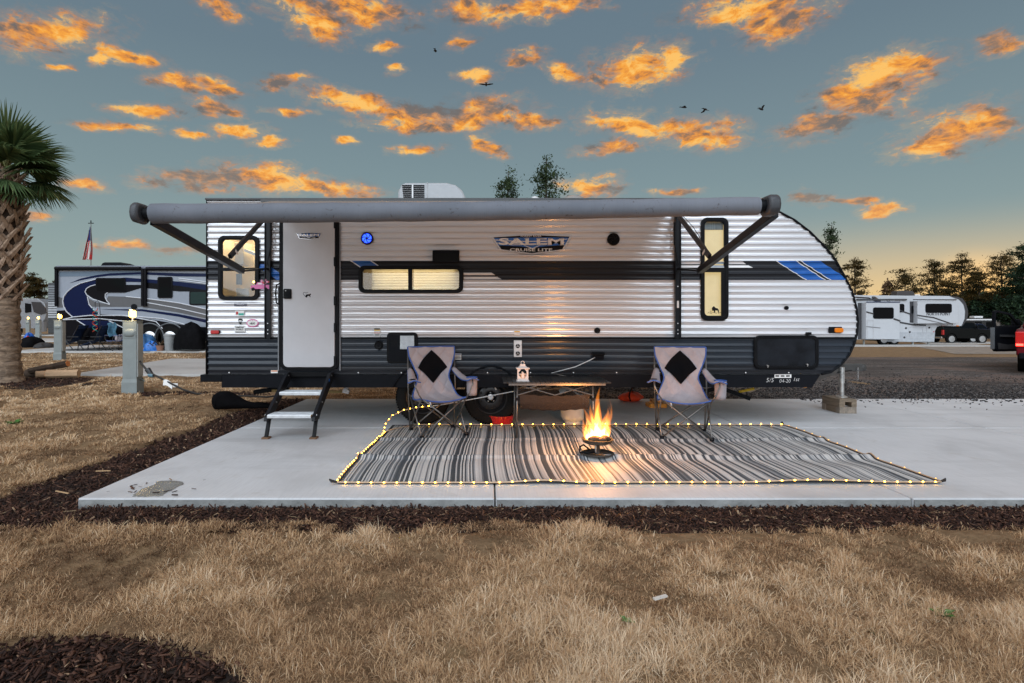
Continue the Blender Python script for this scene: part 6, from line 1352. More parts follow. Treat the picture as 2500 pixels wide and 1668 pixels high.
cc = copy_tree(c1); cc.location = (mx(1010), 22.75, .03); cc.rotation_euler.z = R(-30); cc['label'] = 'folding chair with a blue blanket over it, behind the near pedestal'
cc['group'] = 'chairs on the far patio'
bk = obj('blanket', MB().grid(lambda u, v: (mx(975) + .42 * u + .04 * math.sin(v * 7), 22.45 + .12 * math.sin(u * 5) + .10 * v, 1.12 - .55 * v + .05 * math.sin(u * 9)), 18, 18), mk('blanket_blue', (.06, .16, .24), .85, var=.5, scale=7), smooth=True, solid=.02); tag(bk, 'crumpled blue blanket draped over the folding chair', 'blanket')
def lump(name, label, cat, x0, x1, y, z0, z1, m, seed, dp=.35):
    def fn(u, v):
        a = 2 * PI * u; r = (1 - v ** 3.0) ** .55 if v < 1 else 0; w = 1 + .10 * math.sin(a * 3 + seed) + .07 * math.sin(a * 8 + v * 6 + seed); return ((x0 + x1) / 2 + (x1 - x0) / 2 * r * w * math.cos(a), y + dp * r * w * math.sin(a), z0 + (z1 - z0) * v * (1 + .06 * math.sin(a * 4 + seed)))
    o = obj(name, MB().grid(fn, 32, 12), m, smooth=True); tag(o, label, cat); return o
lump('covered_cooler', 'blue tarp bundle beside the motorhome wheels', 'bundle', mx(1235), mx(1452), 22.6, .03, .68, mk('tarp_blue', (.02, .10, .24), .55, var=.5, scale=5, bump=.5, bscale=9), 1); lump('plastic_bag', 'bright blue plastic bag behind the flower pots', 'bag', mx(1360), mx(1500), 22.45, .03, .42, mk('bag_blue', (.02, .16, .55), .35, var=.3, scale=12), 2, .2)
def pot(u0, u1, v0, v1, m, label, plant):
    x = (mx(u0) + mx(u1)) / 2; r = (mx(u1) - mx(u0)) / 2; h = mz(v0) - mz(v1); o = thing('flower_pot', label, 'flower pot', (x, 22.4, .03)); obj('pot', MB().lathe([(r * .7, 0), (r * .95, h * .85), (r, h * .86), (r, h), (r * .85, h), (r * .8, h * .8)], (x, 22.4, .03), 'z', 18, cap=False), m, o, smooth='auto')
    obj('soil', MB().lathe([(.001, h * .88), (r * .85, h * .88)], (x, 22.4, .03), 'z', 14, cap=False), MULCHM, o); mb = MB()
    for k in range(26):
        a = random.uniform(0, 6.3); e = random.uniform(.3, 1.3); L = random.uniform(.1, .26); c, s = math.cos(a), math.sin(a); p = (x, 22.4, .03 + h * .88); mb.add([p, (x + c * L * .5 - s * .03, 22.4 + s * L * .5 + c * .03, p[2] + L * e * .6), (x + c * L, 22.4 + s * L, p[2] + L * e), (x + c * L * .5 + s * .03, 22.4 + s * L * .5 - c * .03, p[2] + L * e * .6)], [(0, 1, 2, 3)])
    obj('leaves', mb, plant, o)
pot(1338, 1405, 1022, 1056, mk('pot_clay', (.42, .33, .27), .7), 'pale clay flower pot with leafy plant, first in the row of pots', WEED); pot(1412, 1470, 1008, 1056, RED, 'red flower pot in the middle of the row of pots', mk('plant_dry', (.14, .09, .05), .8)); pot(1492, 1575, 1000, 1056, mk('pot_terracotta', (.32, .17, .12), .7), 'brown barrel flower pot next to the grey bin', mk('plant_dry', (.14, .09, .05), .8))
x = (mx(1568) + mx(1680)) / 2; bn_ = thing('rubbish_bin', 'tall grey plastic bin beside the flower pots', 'bin', (x, 22.45, .03)); r = .2; obj('bin_body', MB().lathe([(r * .82, 0), (r, .60), (r, .63)], (x, 22.45, .03), 'z', 20), mk('bin_grey', (.27, .29, .30), .5), bn_, smooth='auto'); obj('bin_rim', MB().lathe([(r * 1.08, .61), (r * 1.1, .65), (r * .95, .66)], (x, 22.45, .03), 'z', 20), mk('bin_grey2', (.33, .35, .36), .5), bn_)
lump('grill_cover', 'black fabric covered grill beside the grey bin', 'grill', mx(1690), mx(1990), 22.5, .1, 1.15, mk('black_cloth', (.010, .010, .011), .85), 4, .4)
z = gzf(-24, 27); lump('tarp_heap', 'low black tarp heap on the grass past the palm', 'tarp', at(52, 0, 27)[0], at(100, 0, 27)[0], 27, z, z + .5, mk('black_cloth', (.010, .010, .011), .85), 5, .5); lump('tarp_heap', 'flat dark folded tarp beside the black heap', 'tarp', at(88, 0, 26.5)[0], at(126, 0, 26.5)[0], 26.5, z, z + .25, mk('tarp_dark', (.03, .03, .032), .7, var=.5), 7, .4)
b_ = lump('gear_bundle', 'bright blue and red bundle behind the black tarp heap', 'bundle', at(60, 0, 30)[0], at(81, 0, 30)[0], 30, z, z + .62, mk('bundle_blue', (.02, .13, .55), .5, var=.3), 6, .3); obj('red_strap', MB().tube([(at(66, 0, 30)[0], 29.72, z + .2), (at(72, 0, 29.7)[0], 29.6, z + .42), (at(80, 0, 29.7)[0], 29.68, z + .2)], .06, 6), RED, b_, local=True)

# ------------------------------------------------------------------ trailers far left
def trailer_far(x0, x1, y, z0, z1, label, ribs, m, nose=False):
    t = thing('parked_trailer', label, 'trailer', ((x0 + x1) / 2, y + 1.2, gzf(x0, y))); h = z1 - z0
    P = [(x0, z0), (x1 - (.0 if not nose else .9), z0), (x1 - .2 if nose else x1, z0 + .3 * h), (x1, z0 + .55 * h), (x1 - (.25 if nose else 0), z0 + .85 * h), (x1 - (.8 if nose else 0), z1), (x0, z1)]
    obj('body', MB().prism(P, y, y + 2.4), m, t, bevel=.03)
    if ribs:
        for k in range(ribs): obj('siding_panel', MB().box(x0 + .03, x1 - .03, y - .03, y - .001, z0 + .1 + k * (h - .2) / ribs, z0 + .1 + (k + .62) * (h - .2) / ribs), (mk('far_grey', (.20, .22, .24), .35) if k > ribs * .3 else mk('far_dark', (.05, .055, .06), .4)) if k > ribs * .6 or k < ribs * .3 else mk('far_pale', (.45, .47, .5), .35), t)
    return t
tl = trailer_far(at(117, 0, 30)[0], at(300, 0, 30)[0], 30, .52, 3.25, 'corrugated grey trailer mostly hidden behind the navy motorhome', 20, mk('far_dark', (.05, .055, .06), .4))
for px in (150, 200): obj('wheel', MB().lathe([(.1, 0), (.35, 0), (.35, .2)], (at(px, 0, 30)[0], 30.02, gzf(-22, 30) + .35), 'y', 20), RUBBER, tl)
t5 = trailer_far(at(-40, 0, 46)[0], at(115, 0, 46)[0], 46, .55, 3.0, 'silver and black trailer with curved front cap beyond the palm', 0, mk('far_silver', (.28, .29, .31), .2, .2, coat=.5), True)
obj('front_window', MB().prism([(at(a, 0, 46)[0], H - (b - CY) / F * 46) for a, b in ((62, 740), (76, 742), (77, 762), (62, 764))], 45.95, 45.99), DGLASS, t5); obj('dark_cap', MB().prism([(at(a, 0, 46)[0], H - (b - CY) / F * 46) for a, b in ((78, 737), (100, 738), (112, 752), (115, 764), (100, 768), (84, 762))], 45.93, 45.99), mk('cap_dark', (.03, .032, .035), .12, coat=.6), t5)
for k in range(2): obj('gas_bottle', MB().tube([(at(103 + 8 * k, 0, 45)[0], 45 + k, .3), (at(103 + 8 * k, 0, 45)[0], 45 + k, 1.1)], .3, 12), mk('far_silver', (.28, .29, .31), .2), t5)
for px in (0, 40): obj('wheel', MB().lathe([(.1, 0), (.4, 0), (.4, .2)], (at(px, 0, 46)[0], 45.98, gzf(-40, 46) + .4), 'y', 20), RUBBER, t5)

# ------------------------------------------------------------------ fifth-wheel trailer on the right
VY = 42.0; VS = F / VY
def vx(u): return (2040 + u * .26791 - CX) / VS
def vz(v): return H - (540 + v * .26791 - CY) / VS
FW_ = thing('fifth_wheel_trailer', 'white fifth-wheel trailer with raised nose and slide-outs', 'trailer', (vx(600), VY + 1.2, gzf(31, 42)))
VW = mk('gelcoat_white', (.52, .54, .57), .25, var=.03, coat=.4); VD = mk('gelcoat_dark', (.05, .05, .055), .25, coat=.4); VG = mk('gelcoat_grey', (.22, .22, .23), .3)
V_OUT = [(-120,672),(1040,683),(1110,690),(1155,708),(1182,745),(1200,800),(1203,850),(1196,890),(1165,940),(1145,957),(1060,958),(960,950),(925,965),(908,1000),(900,1098),(700,1102),(470,1098),(460,1080),(-120,1078)]
obj('body', MB().prism([(vx(a), vz(b)) for a, b in V_OUT], VY, VY + 2.5), VW, FW_, bevel=.03)
obj('nose_cap', MB().prism([(vx(a), vz(b)) for a, b in ((1040,683),(1110,690),(1155,708),(1182,745),(1200,800),(1205,850),(1196,892),(1165,942),(1147,958),(1175,890),(1180,820),(1165,760),(1125,715),(1080,700))], VY - .03, VY + 2.53), VD, FW_)
obj('lower_panel', MB().prism([(vx(a), vz(b)) for a, b in ((540,1012),(905,1012),(898,1100),(470,1098))], VY - .012, VY - .001), mk('gelcoat_silver', (.42, .44, .47), .25), FW_)
so = obj('slide_out', MB().box(vx(235), vx(537), VY - .55, VY + .01, vz(1075), vz(742)), VW, FW_, bevel=.03); s2 = obj('slide_out', MB().prism([(vx(a), vz(b)) for a, b in ((706,728),(1068,722),(1076,790),(1076,930),(706,934))], VY - .45, VY + .01), VW, FW_, bevel=.03)
def vwin(a, b, c, d, y, p): 
    w = obj('window', MB().prism(rrect(vx(a), vx(b), vz(d), vz(c), .14), y - .03, y + .002), BLACKP, p); obj('pane', MB().prism(rrect(vx(a) + .05, vx(b) - .05, vz(d) + .05, vz(c) - .05, .1), y - .036, y - .028), DGLASS, w)
vwin(295, 480, 788, 890, VY - .55, so); vwin(775, 1012, 754, 836, VY - .45, s2); vwin(552, 625, 754, 832, VY, FW_)
obj('slide_side', MB().box(vx(676), vx(706), VY - .03, VY - .002, vz(925), vz(732)), VD, FW_); vwin(688, 710, 770, 845, VY - .03, FW_); obj('awning_bar', MB().tube([(vx(185), VY - .08, vz(716)), (vx(640), VY - .08, vz(716))], .06, 8), VD, FW_); obj('awning_bar', MB().tube([(vx(660), VY - .5, vz(718)), (vx(1050), VY - .5, vz(718))], .035, 8), VD, FW_)
obj('slide_topper', MB().tube([(vx(236), VY - .56, vz(741)), (vx(538), VY - .56, vz(741))], .035, 8), mk('topper_blue', (.03, .05, .12), .5), FW_)
for w_, L, y in ((.05, [(120,690),(300,700),(420,760),(540,800),(660,840),(700,858)], VY), (.045, [(700,858),(850,880),(980,925),(1020,940)], VY - .45), (.03, [(706,880),(900,925),(1000,945)], VY - .45), (.05, [(235,828),(295,845)], VY - .55), (.06, [(480,890),(537,910)], VY - .55), (.06, [(537,912),(600,925),(706,945),(820,950)], VY), (.03, [(235,960),(360,972)], VY - .55), (.12, [(330,700),(350,700),(400,735)], VY), (.09, [(470,742),(490,742),(540,780)], VY)):
    obj('body_stripe', MB().tube([(vx(a), y - .012, vz(b)) for a, b in L], w_, 5), VD if w_ != .03 else VG, FW_)
t = text_mb('NORTH POINT', .30, (vx(892), VY - .46, vz(848)), bold=.006, ext=.004); wd = max(p[0] for p in t.v) - min(p[0] for p in t.v); k = (vx(1000) - vx(785)) / wd; t.v = [(vx(892) + (p[0] - vx(892)) * k, p[1], p[2]) for p in t.v]; obj('lettering', t, VD, FW_)
obj('roof_unit', MB().prism([(vx(640), vz(672)), (vx(645), vz(632)), (vx(690), vz(627)), (vx(790), vz(632)), (vx(812), vz(668)), (vx(812), vz(676))], VY + .9, VY + 1.6), mk('unit_brown', (.05, .045, .045), .5), FW_, bevel=.05); obj('roof_vent', MB().box(vx(805), vx(855), VY + .9, VY + 1.4, vz(674), vz(664)), WHITEP, FW_)
obj('rear_panel', MB().box(vx(202), vx(234), VY - .025, VY - .001, vz(1075), vz(745)), VD, FW_)
for a, b, c, d in ((660, 795, 962, 1062), (828, 880, 962, 1062)): obj('hatch', MB().ring(rrect(vx(a), vx(b), vz(d), vz(c), .06), rrect(vx(a) + .035, vx(b) - .035, vz(d) + .035, vz(c) - .035, .05), VY - .02, VY - .002), mk('hatch_grey', (.45, .46, .48), .3), FW_)
for u, v in ((640, 975), (675, 1011), (853, 970), (625, 1060)): obj('round_port', MB().lathe([(.06, -.03), (.08, -.02), (.08, 0)], (vx(u), VY - .002, vz(v)), 'y', 12), VD, FW_)
obj('marker_light', MB().box(vx(888), vx(897), VY - .03, VY - .002, vz(1012), vz(1004)), RED, FW_); obj('marker_light', MB().box(vx(1100), vx(1120), VY - .03, VY - .002, vz(958), vz(950)), AMBER, FW_)
g5 = gzf(30, 42)
for u in (445, 537):
    w = obj('wheel', MB().lathe([(.2, .0), (.38, .0), (.4, .06), (.4, .26)], (vx(u), VY + .02, g5 + .40), 'y', 24), RUBBER, FW_); obj('rim', MB().lathe([(.04, -.02), (.2, -.012), (.24, .0)], (vx(u), VY + .019, g5 + .40), 'y', 18), STEEL, w)
for u in (277, 725, 870): obj('stabiliser_leg', MB().box(vx(u) - .05, vx(u) + .05, VY + .2, VY + .3, g5 + .03, vz(1085)).box(vx(u) - .22, vx(u) + .22, VY + .05, VY + .45, g5 + .01, g5 + .045), mk('leg_pale', (.4, .4, .38), .5), FW_)
obj('door', MB().ring(rrect(vx(240), vx(300), vz(1070), vz(900), .05), rrect(vx(246), vx(294), vz(1064), vz(908), .05), VY - .565, VY - .548), mk('hatch_grey', (.45, .46, .48), .3), FW_)

# ------------------------------------------------------------------ vehicles
def wheel_v(p, x, y, z, r, side):
    w = obj('wheel', MB().lathe([(r * .6, 0), (r * .95, 0), (r, side * .05), (r, side * .2), (r * .95, side * .26)], (x, y, z), 'y', 26), RUBBER, p, local=True, smooth='auto'); obj('rim', MB().lathe([(.03, -side * .015), (r * .45, -side * .01), (r * .64, 0)], (x, y, z), 'y', 18), ALU, w, local=True, smooth='auto'); return w
def arc(cx, r, a0, a1, n=9, cz=.42): return [(cx + r * math.cos(R(a0 + (a1 - a0) * k / n)), cz + r * math.sin(R(a0 + (a1 - a0) * k / n))) for k in range(n + 1)]
def pickup(label, loc, rz, paint, kind='pickup', wheel_r=.40, door_open=False, light_on=False, cat='truck'):
    """local frame: +x forward, +y to the vehicle's left, origin on the ground under the rear bumper"""
    t = thing('parked_truck' if kind == 'pickup' else 'parked_car', label, cat, loc, rz); K = dict(parent=t, local=True); W = 1.0
    if kind == 'pickup': top = [(5.85, .95), (5.78, 1.12), (5.3, 1.22), (4.25, 1.32), (3.55, 1.36)]; cab = [(3.95, 1.33), (3.35, 1.88), (3.1, 1.93), (2.25, 1.92), (2.05, 1.86), (1.95, 1.30)]; rear = [(1.95, 1.28), (.02, 1.26), (0, 1.2), (0, .55)]
    else: top = [(4.2, .9), (4.2, 1.15), (4.1, 1.22), (3.1, 1.27)]; cab = [(3.15, 1.25), (2.85, 1.84), (2.7, 1.88), (.25, 1.88), (.08, 1.8), (.03, 1.2)]; rear = [(.02, 1.2), (0, .55)]
    fw, rw = (4.75, 1.15) if kind == 'pickup' else (3.4, .75); fx = top[0][0]
    P = [(rw - .5, .48)] + arc(rw, .48, 172, 8) + [(fw - .5, .44)] + arc(fw, .48, 172, 8) + [(fx - .05, .48)] + top + list(reversed([])) + rear
    obj('body', MB().prism(P, -W, W), paint, bevel=.06, smooth=True, **K)
    mb = MB(); n = len(cab); vs = [(x, -W + .05 + .17 * (z - 1.3) / .6, z) for x, z in cab] + [(x, W - .05 - .17 * (z - 1.3) / .6, z) for x, z in cab]; mb.add(vs, [tuple(range(n)), tuple(reversed(range(n, 2 * n)))] + [(i, n + i, n + (i+1) % n, (i+1) % n) for i in range(n)])
    obj('cab', mb, paint, bevel=.04, smooth=True, **K)
    c0, c1_, c2_, c3 = cab[0], cab[1], cab[-2], cab[-1]
    for s in (-1, 1):
        yo = s * (W - .07); in_ = lambda x, z, e=.012: (x, s * (W - .05 - .17 * (z - 1.3) / .6 + e), z); split = (c1_[0] + c2_[0]) / 2
        for q in ([(c0[0] - .22, 1.36), (c1_[0] - .06, 1.78), (split + .05, 1.80), (split + .05, 1.36)], [(split - .05, 1.36), (split - .05, 1.80), (c2_[0] + .12, 1.78), (c3[0] + .14, 1.36)]):
            v_ = [in_(*p) for p in q]; obj('side_window', MB().add(v_ + [in_(p[0], p[1], -.01) for p in q], [(0, 1, 2, 3), (7, 6, 5, 4)] + [(i, 4 + i, 4 + (i+1) % 4, (i+1) % 4) for i in range(4)]), DGLASS, **K)
    dx = .012; obj('windscreen', MB().add([(c0[0] + dx - .05, -.8, 1.38), (c0[0] + dx - .05, .8, 1.38), (c1_[0] + dx + .03, .68, 1.82), (c1_[0] + dx + .03, -.68, 1.82)], [(0, 1, 2, 3)]), DGLASS, solid=.01, **K); obj('rear_window', MB().add([(c3[0] - .03, -.7, 1.4), (c3[0] - .03, .7, 1.4), (c2_[0] - .03, .62, 1.78), (c2_[0] - .03, -.62, 1.78)], [(3, 2, 1, 0)]), DGLASS, solid=.01, **K)
    for x in (rw, fw):
        for s in (-1, 1): wheel_v(t, x, s * (W - .0), wheel_r, wheel_r, -s)
    CHR = mk('chrome', (.6, .6, .62), .15, 1.0, var=.05)
    obj('front_bumper', MB().box(fx - .1, fx + .08, -W + .05, W - .05, .45, .68), CHR, bevel=.04, **K); obj('grille', MB().box(fx - .02, fx + .03, -.55, .55, .75, 1.05), CHR, bevel=.02, **K); obj('rear_bumper', MB().box(-.10, .04, -W + .05, W - .05, .45, .62), CHR if not light_on else BLACKP, bevel=.03, **K)
    for s in (-1, 1):
        obj('headlight', MB().box(fx - .06, fx + .035, s * .78 - .18, s * .78 + .18, .82, 1.05), mk('lamp_clear', (.7, .7, .7), .1), bevel=.03, **K)
        obj('tail_light', MB().prism([(-.04, .78), (-.03, 1.2), (.12, 1.22), (.10, .78)], s * (W - .16), s * (W + .012), 'xz') if False else MB().box(-.03, .10, min(s * (W - .17), s * (W + .012)), max(s * (W - .17), s * (W + .012)), .78, 1.2), RED if not light_on else mk('tail_lit', (.5, .01, .01), .2, emit=(1, .02, .02), estr=.12), bevel=.02, **K)
        if light_on: obj('brake_lamp', MB().box(-.036, -.028, min(s * (W - .13), s * (W + .0)), max(s * (W - .13), s * (W + .0)), .81, .87), glow('brake_glow', (1, .03, .02), 14), **K)
        obj('mirror', MB().box(c0[0] - .35, c0[0] - .25, s * (W + .02), s * (W + .22), 1.34, 1.55) if s > 0 else MB().box(c0[0] - .35, c0[0] - .25, -(W + .22), -(W + .02), 1.34, 1.55), BLACKP, bevel=.03, **K)
    obj('tailgate_seam', MB().box(-.006, .01, -W + .2, W - .2, .66, 1.22), paint, bevel=.01, **K)
    if door_open:
        phi = R(30); hx_, hy_ = 3.55, W + .02; dn = Vector((-math.cos(phi), math.sin(phi), 0)); nn = Vector((dn.y, -dn.x, 0)); M = Matrix((dn, nn, Vector((0, 0, 1)))).transposed().to_4x4(); M.translation = Vector((hx_, hy_, 0))
        panel = [(.02, .50), (.98, .50), (1.06, .60), (1.08, 1.30), (.02, 1.34)]; d_ = obj('door', MB().prism(panel, -.06, .06).xform(M), BLACKP, bevel=.02, label='open driver door seen from inside', **K)
        fr = [(.02, 1.34), (.42, 1.74), (.95, 1.84), (1.06, 1.80), (1.08, 1.30)]; fi = [(.12, 1.36), (.46, 1.69), (.93, 1.78), (.99, 1.75), (1.0, 1.33)]; obj('door_frame', MB().ring(fr, fi, -.03, .03).xform(M), BLACKP, parent=d_, local=True)
        for s_ in (-1, 1):
            obj('armrest', MB().prism([(.15, .95), (.9, .98), (.9, 1.05), (.15, 1.03)], s_ * .06, s_ * .10).xform(M), mk('trim_grey', (.06, .06, .062), .6), parent=d_, local=True); obj('door_pocket', MB().prism([(.15, .56), (.95, .58), (.98, .78), (.6, .72), (.15, .74)], s_ * .06, s_ * .085).xform(M), mk('trim_grey', (.06, .06, .062), .6), parent=d_, local=True)
        obj('door_edge', MB().box(1.075, 1.09, -.05, .05, .58, 1.28).xform(M), mk('edge_grey', (.16, .18, .20), .4), parent=d_, local=True)
    return t
REDP = mk('truck_red', (.13, .006, .012), .18, var=.06, spec=.2); NAVP = mk('truck_navy', (.012, .017, .032), .15, var=.05, spec=.15); BLKP = mk('truck_black', (.008, .009, .009), .2, var=.05, spec=.12)
rt_ = pickup('red pickup truck with its driver door open at the edge', (13.40, 12.79, gzf(13, 13)), R(45), REDP, door_open=True, light_on=True); rt_.scale = (1, 1, .87)
pickup('black boxy off-road car under the white trailer nose', (39.3, 49.5, gzf(40, 50)), R(0), BLKP, 'car', .42, cat='car')
pickup('dark pickup with chrome front, ahead of the boxy car', (39.9, 52.9, gzf(42, 53)), R(-4), NAVP)
pickup('dark pickup far back, beside the red truck door', (50.6, 62, gzf(54, 62)), R(0), NAVP)
def simple_rv(label, px0, px1, pyt, d, m, m2, z_b=None, units=1):
    x0, x1 = at(px0, 0, d)[0], at(px1, 0, d)[0]; zt = H - (pyt - CY) / F * d; zg = gzf((x0 + x1) / 2, d); t = thing('distant_motorhome', label, 'motorhome', ((x0 + x1) / 2, d + 1.2, zg)); zb = zg + .5
    obj('body', MB().prism([(x0, zb), (x1, zb), (x1, zb + (zt - zb) * .6), (x1 - .2, zt - .15), (x1 - .4, zt), (x0 + .2, zt), (x0, zt - .2)], d, d + 2.4), m, t, bevel=.05); obj('roof_trim', MB().box(x0, x1 - .3, d - .03, d - .002, zt - .28, zt - .12), m2, t)
    for k in range(3): obj('window', MB().prism(rrect(x0 + (x1 - x0) * (.12 + .3 * k), x0 + (x1 - x0) * (.30 + .3 * k), zb + (zt - zb) * .42, zb + (zt - zb) * .78, .08), d - .04, d - .002), DGLASS, t)
    for k in range(units): obj('roof_unit', MB().box(x0 + (x1 - x0) * (.55 - .3 * k), x0 + (x1 - x0) * (.78 - .3 * k), d + .8, d + 1.6, zt, zt + .28), WHITEP, t, bevel=.06)
    for f in (.2, .8): obj('wheel', MB().lathe([(.1, 0), (.42, 0), (.42, .2)], (x0 + (x1 - x0) * f, d - .02, zg + .42), 'y', 20), RUBBER, t)
simple_rv('dark motorhome with glossy side beyond the parked trucks', 2340, 2434, 777, 74, mk('rv_dark', (.02, .022, .025), .2, coat=.5), WHITEP); simple_rv('small white trailer seen through the red truck door opening', 2440, 2560, 783, 80, mk('rv_white', (.55, .56, .58), .4), VD); simple_rv('rounded white camper peeking out past the fifth-wheel nose', 2336, 2365, 786, 66, mk('rv_pale', (.5, .5, .5), .4), VG, units=0)

# ------------------------------------------------------------------ lamp post, flag, birds
LPX, LPY = at(2379, 0, 88)[0], 88; LP = thing('street_lamp', 'lit yellow lamp post in front of the dark trees', 'lamp post', (LPX, LPY, gzf(LPX, LPY))); zt = H + (CY - 757) / F * 88
obj('pole', MB().tube([(LPX + .35, LPY, gzf(LPX, LPY)), (LPX + .35, LPY, zt + .1)], .07, 8), mk('pole_grey', (.2, .2, .19), .6), LP); obj('arm', MB().tube([(LPX + .35, LPY, zt + .05), (LPX, LPY, zt + .12)], .05, 6), mk('pole_grey', (.2, .2, .19), .6), LP); obj('lamp_head', MB().lathe([(.1, -.12), (.24, -.05), (.2, .1)], (LPX, LPY, zt), 'z', 12), glow('street_lamp_glow', (1, .75, .15), 30), LP)
FX, FYY = at(222, 0, 62)[0], 62.0; ftop = H + (CY - 545) / F * 62; fp = thing('flagpole', 'tall flagpole with cross finial and a hanging red white and blue flag', 'flagpole', (FX, FYY, gzf(FX, FYY)))
obj('pole', MB().tube([(FX, FYY, gzf(FX, FYY)), (FX, FYY, ftop)], [.07, .035], 8), mk('pole_grey', (.2, .2, .19), .6), fp); obj('finial', MB().box(FX - .3, FX + .3, FYY - .03, FYY + .03, ftop - .05, ftop + .03).box(FX - .04, FX + .04, FYY - .03, FYY + .03, ftop, ftop + .3), BLACK, fp)
FLG = [mk('flag_red', (.45, .03, .03), .8, trans=0), mk('flag_white', (.6, .58, .56), .8), mk('flag_blue', (.02, .03, .14), .8)]
mb = MB(); nu, nv = 26, 30; ft = ftop - .3
for j in range(nv + 1):
    for i in range(nu + 1):
        u, v = i / nu, j / nv; wd = .18 + .85 * v ** 1.3; mb.v.append((FX - .02 - wd * u + .10 * math.sin(u * 13 + v * 2) * (.3 + v), FYY + .22 * math.sin(u * 17 + v * 3) * (.3 + v * .7), ft - 3.75 * v - .5 * u * (1 - v)))
for j in range(nv):
    for i in range(nu): k = j * (nu + 1) + i; mb.f.append((k, k + 1, k + nu + 2, k + nu + 1)); mb.m.append(2 if j < nv * .42 and i < nu * .75 else (i // 2) % 2)
obj('flag', mb, FLG, fp, smooth=True)
BIRDM = mk('bird_black', (.012, .012, .014), .7)
def bird(px, py, d, yaw, flap, span, label):
    c = Vector(at(px, py, d)); mb = MB(); mb.tube([(-.28, 0, 0), (-.2, 0, .01), (0, 0, .03), (.14, 0, .03), (.2, 0, .04), (.26, 0, .03)], [.02, .05, .075, .06, .045, .008], 8); mb.add([(-.18, 0, .0), (-.42, -.10, .0), (-.42, .10, .0)], [(0, 1, 2)]); mb.add([(-.18, 0, .008), (-.42, .10, .008), (-.42, -.10, .008)], [(0, 1, 2)])
    for s in (-1, 1):
        z1, z2 = math.sin(flap) * span * .5, math.sin(flap * .5) * span * .5 + math.sin(flap) * span * .5; y1, y2 = math.cos(flap) * span * .5, math.cos(flap) * span * .5 + math.cos(flap * .5) * span * .5
        T_ = [(.10, s * .04, .04), (-.10, s * .04, .03), (.13, s * y1, .04 + z1), (-.12, s * y1, .03 + z1), (.0, s * y2, .03 + z2), (-.12, s * y2 * .95, .02 + z2)]
        o = len(mb.v); mb.add(T_ + [(a, b, c_ - .015) for a, b, c_ in T_], [(0, 1, 3, 2), (2, 3, 5, 4), (6, 8, 9, 7), (8, 10, 11, 9), (0, 2, 8, 6), (2, 4, 10, 8), (1, 7, 9, 3), (3, 9, 11, 5)])
    o = obj('bird', mb, BIRDM); o.location = c; o.rotation_euler = (0, 0, yaw); tag(o, label, 'bird', 'birds flying over the trailer')
bird(1063, 125, 42, 1.5, -.2, .12, 'tiny black bird with wings tucked, highest in the sky'); bird(1187, 208, 38, 1.57, .12, .48, 'black bird gliding with wings spread flat'); bird(1670, 263, 45, .3, .5, .18, 'small black bird, first of the three in a row'); bird(1722, 268, 42, .7, -.7, .38, 'black bird with wings bent down, middle of the three'); bird(1859, 268, 42, .6, 1.0, .36, 'black bird with wings raised in a V')

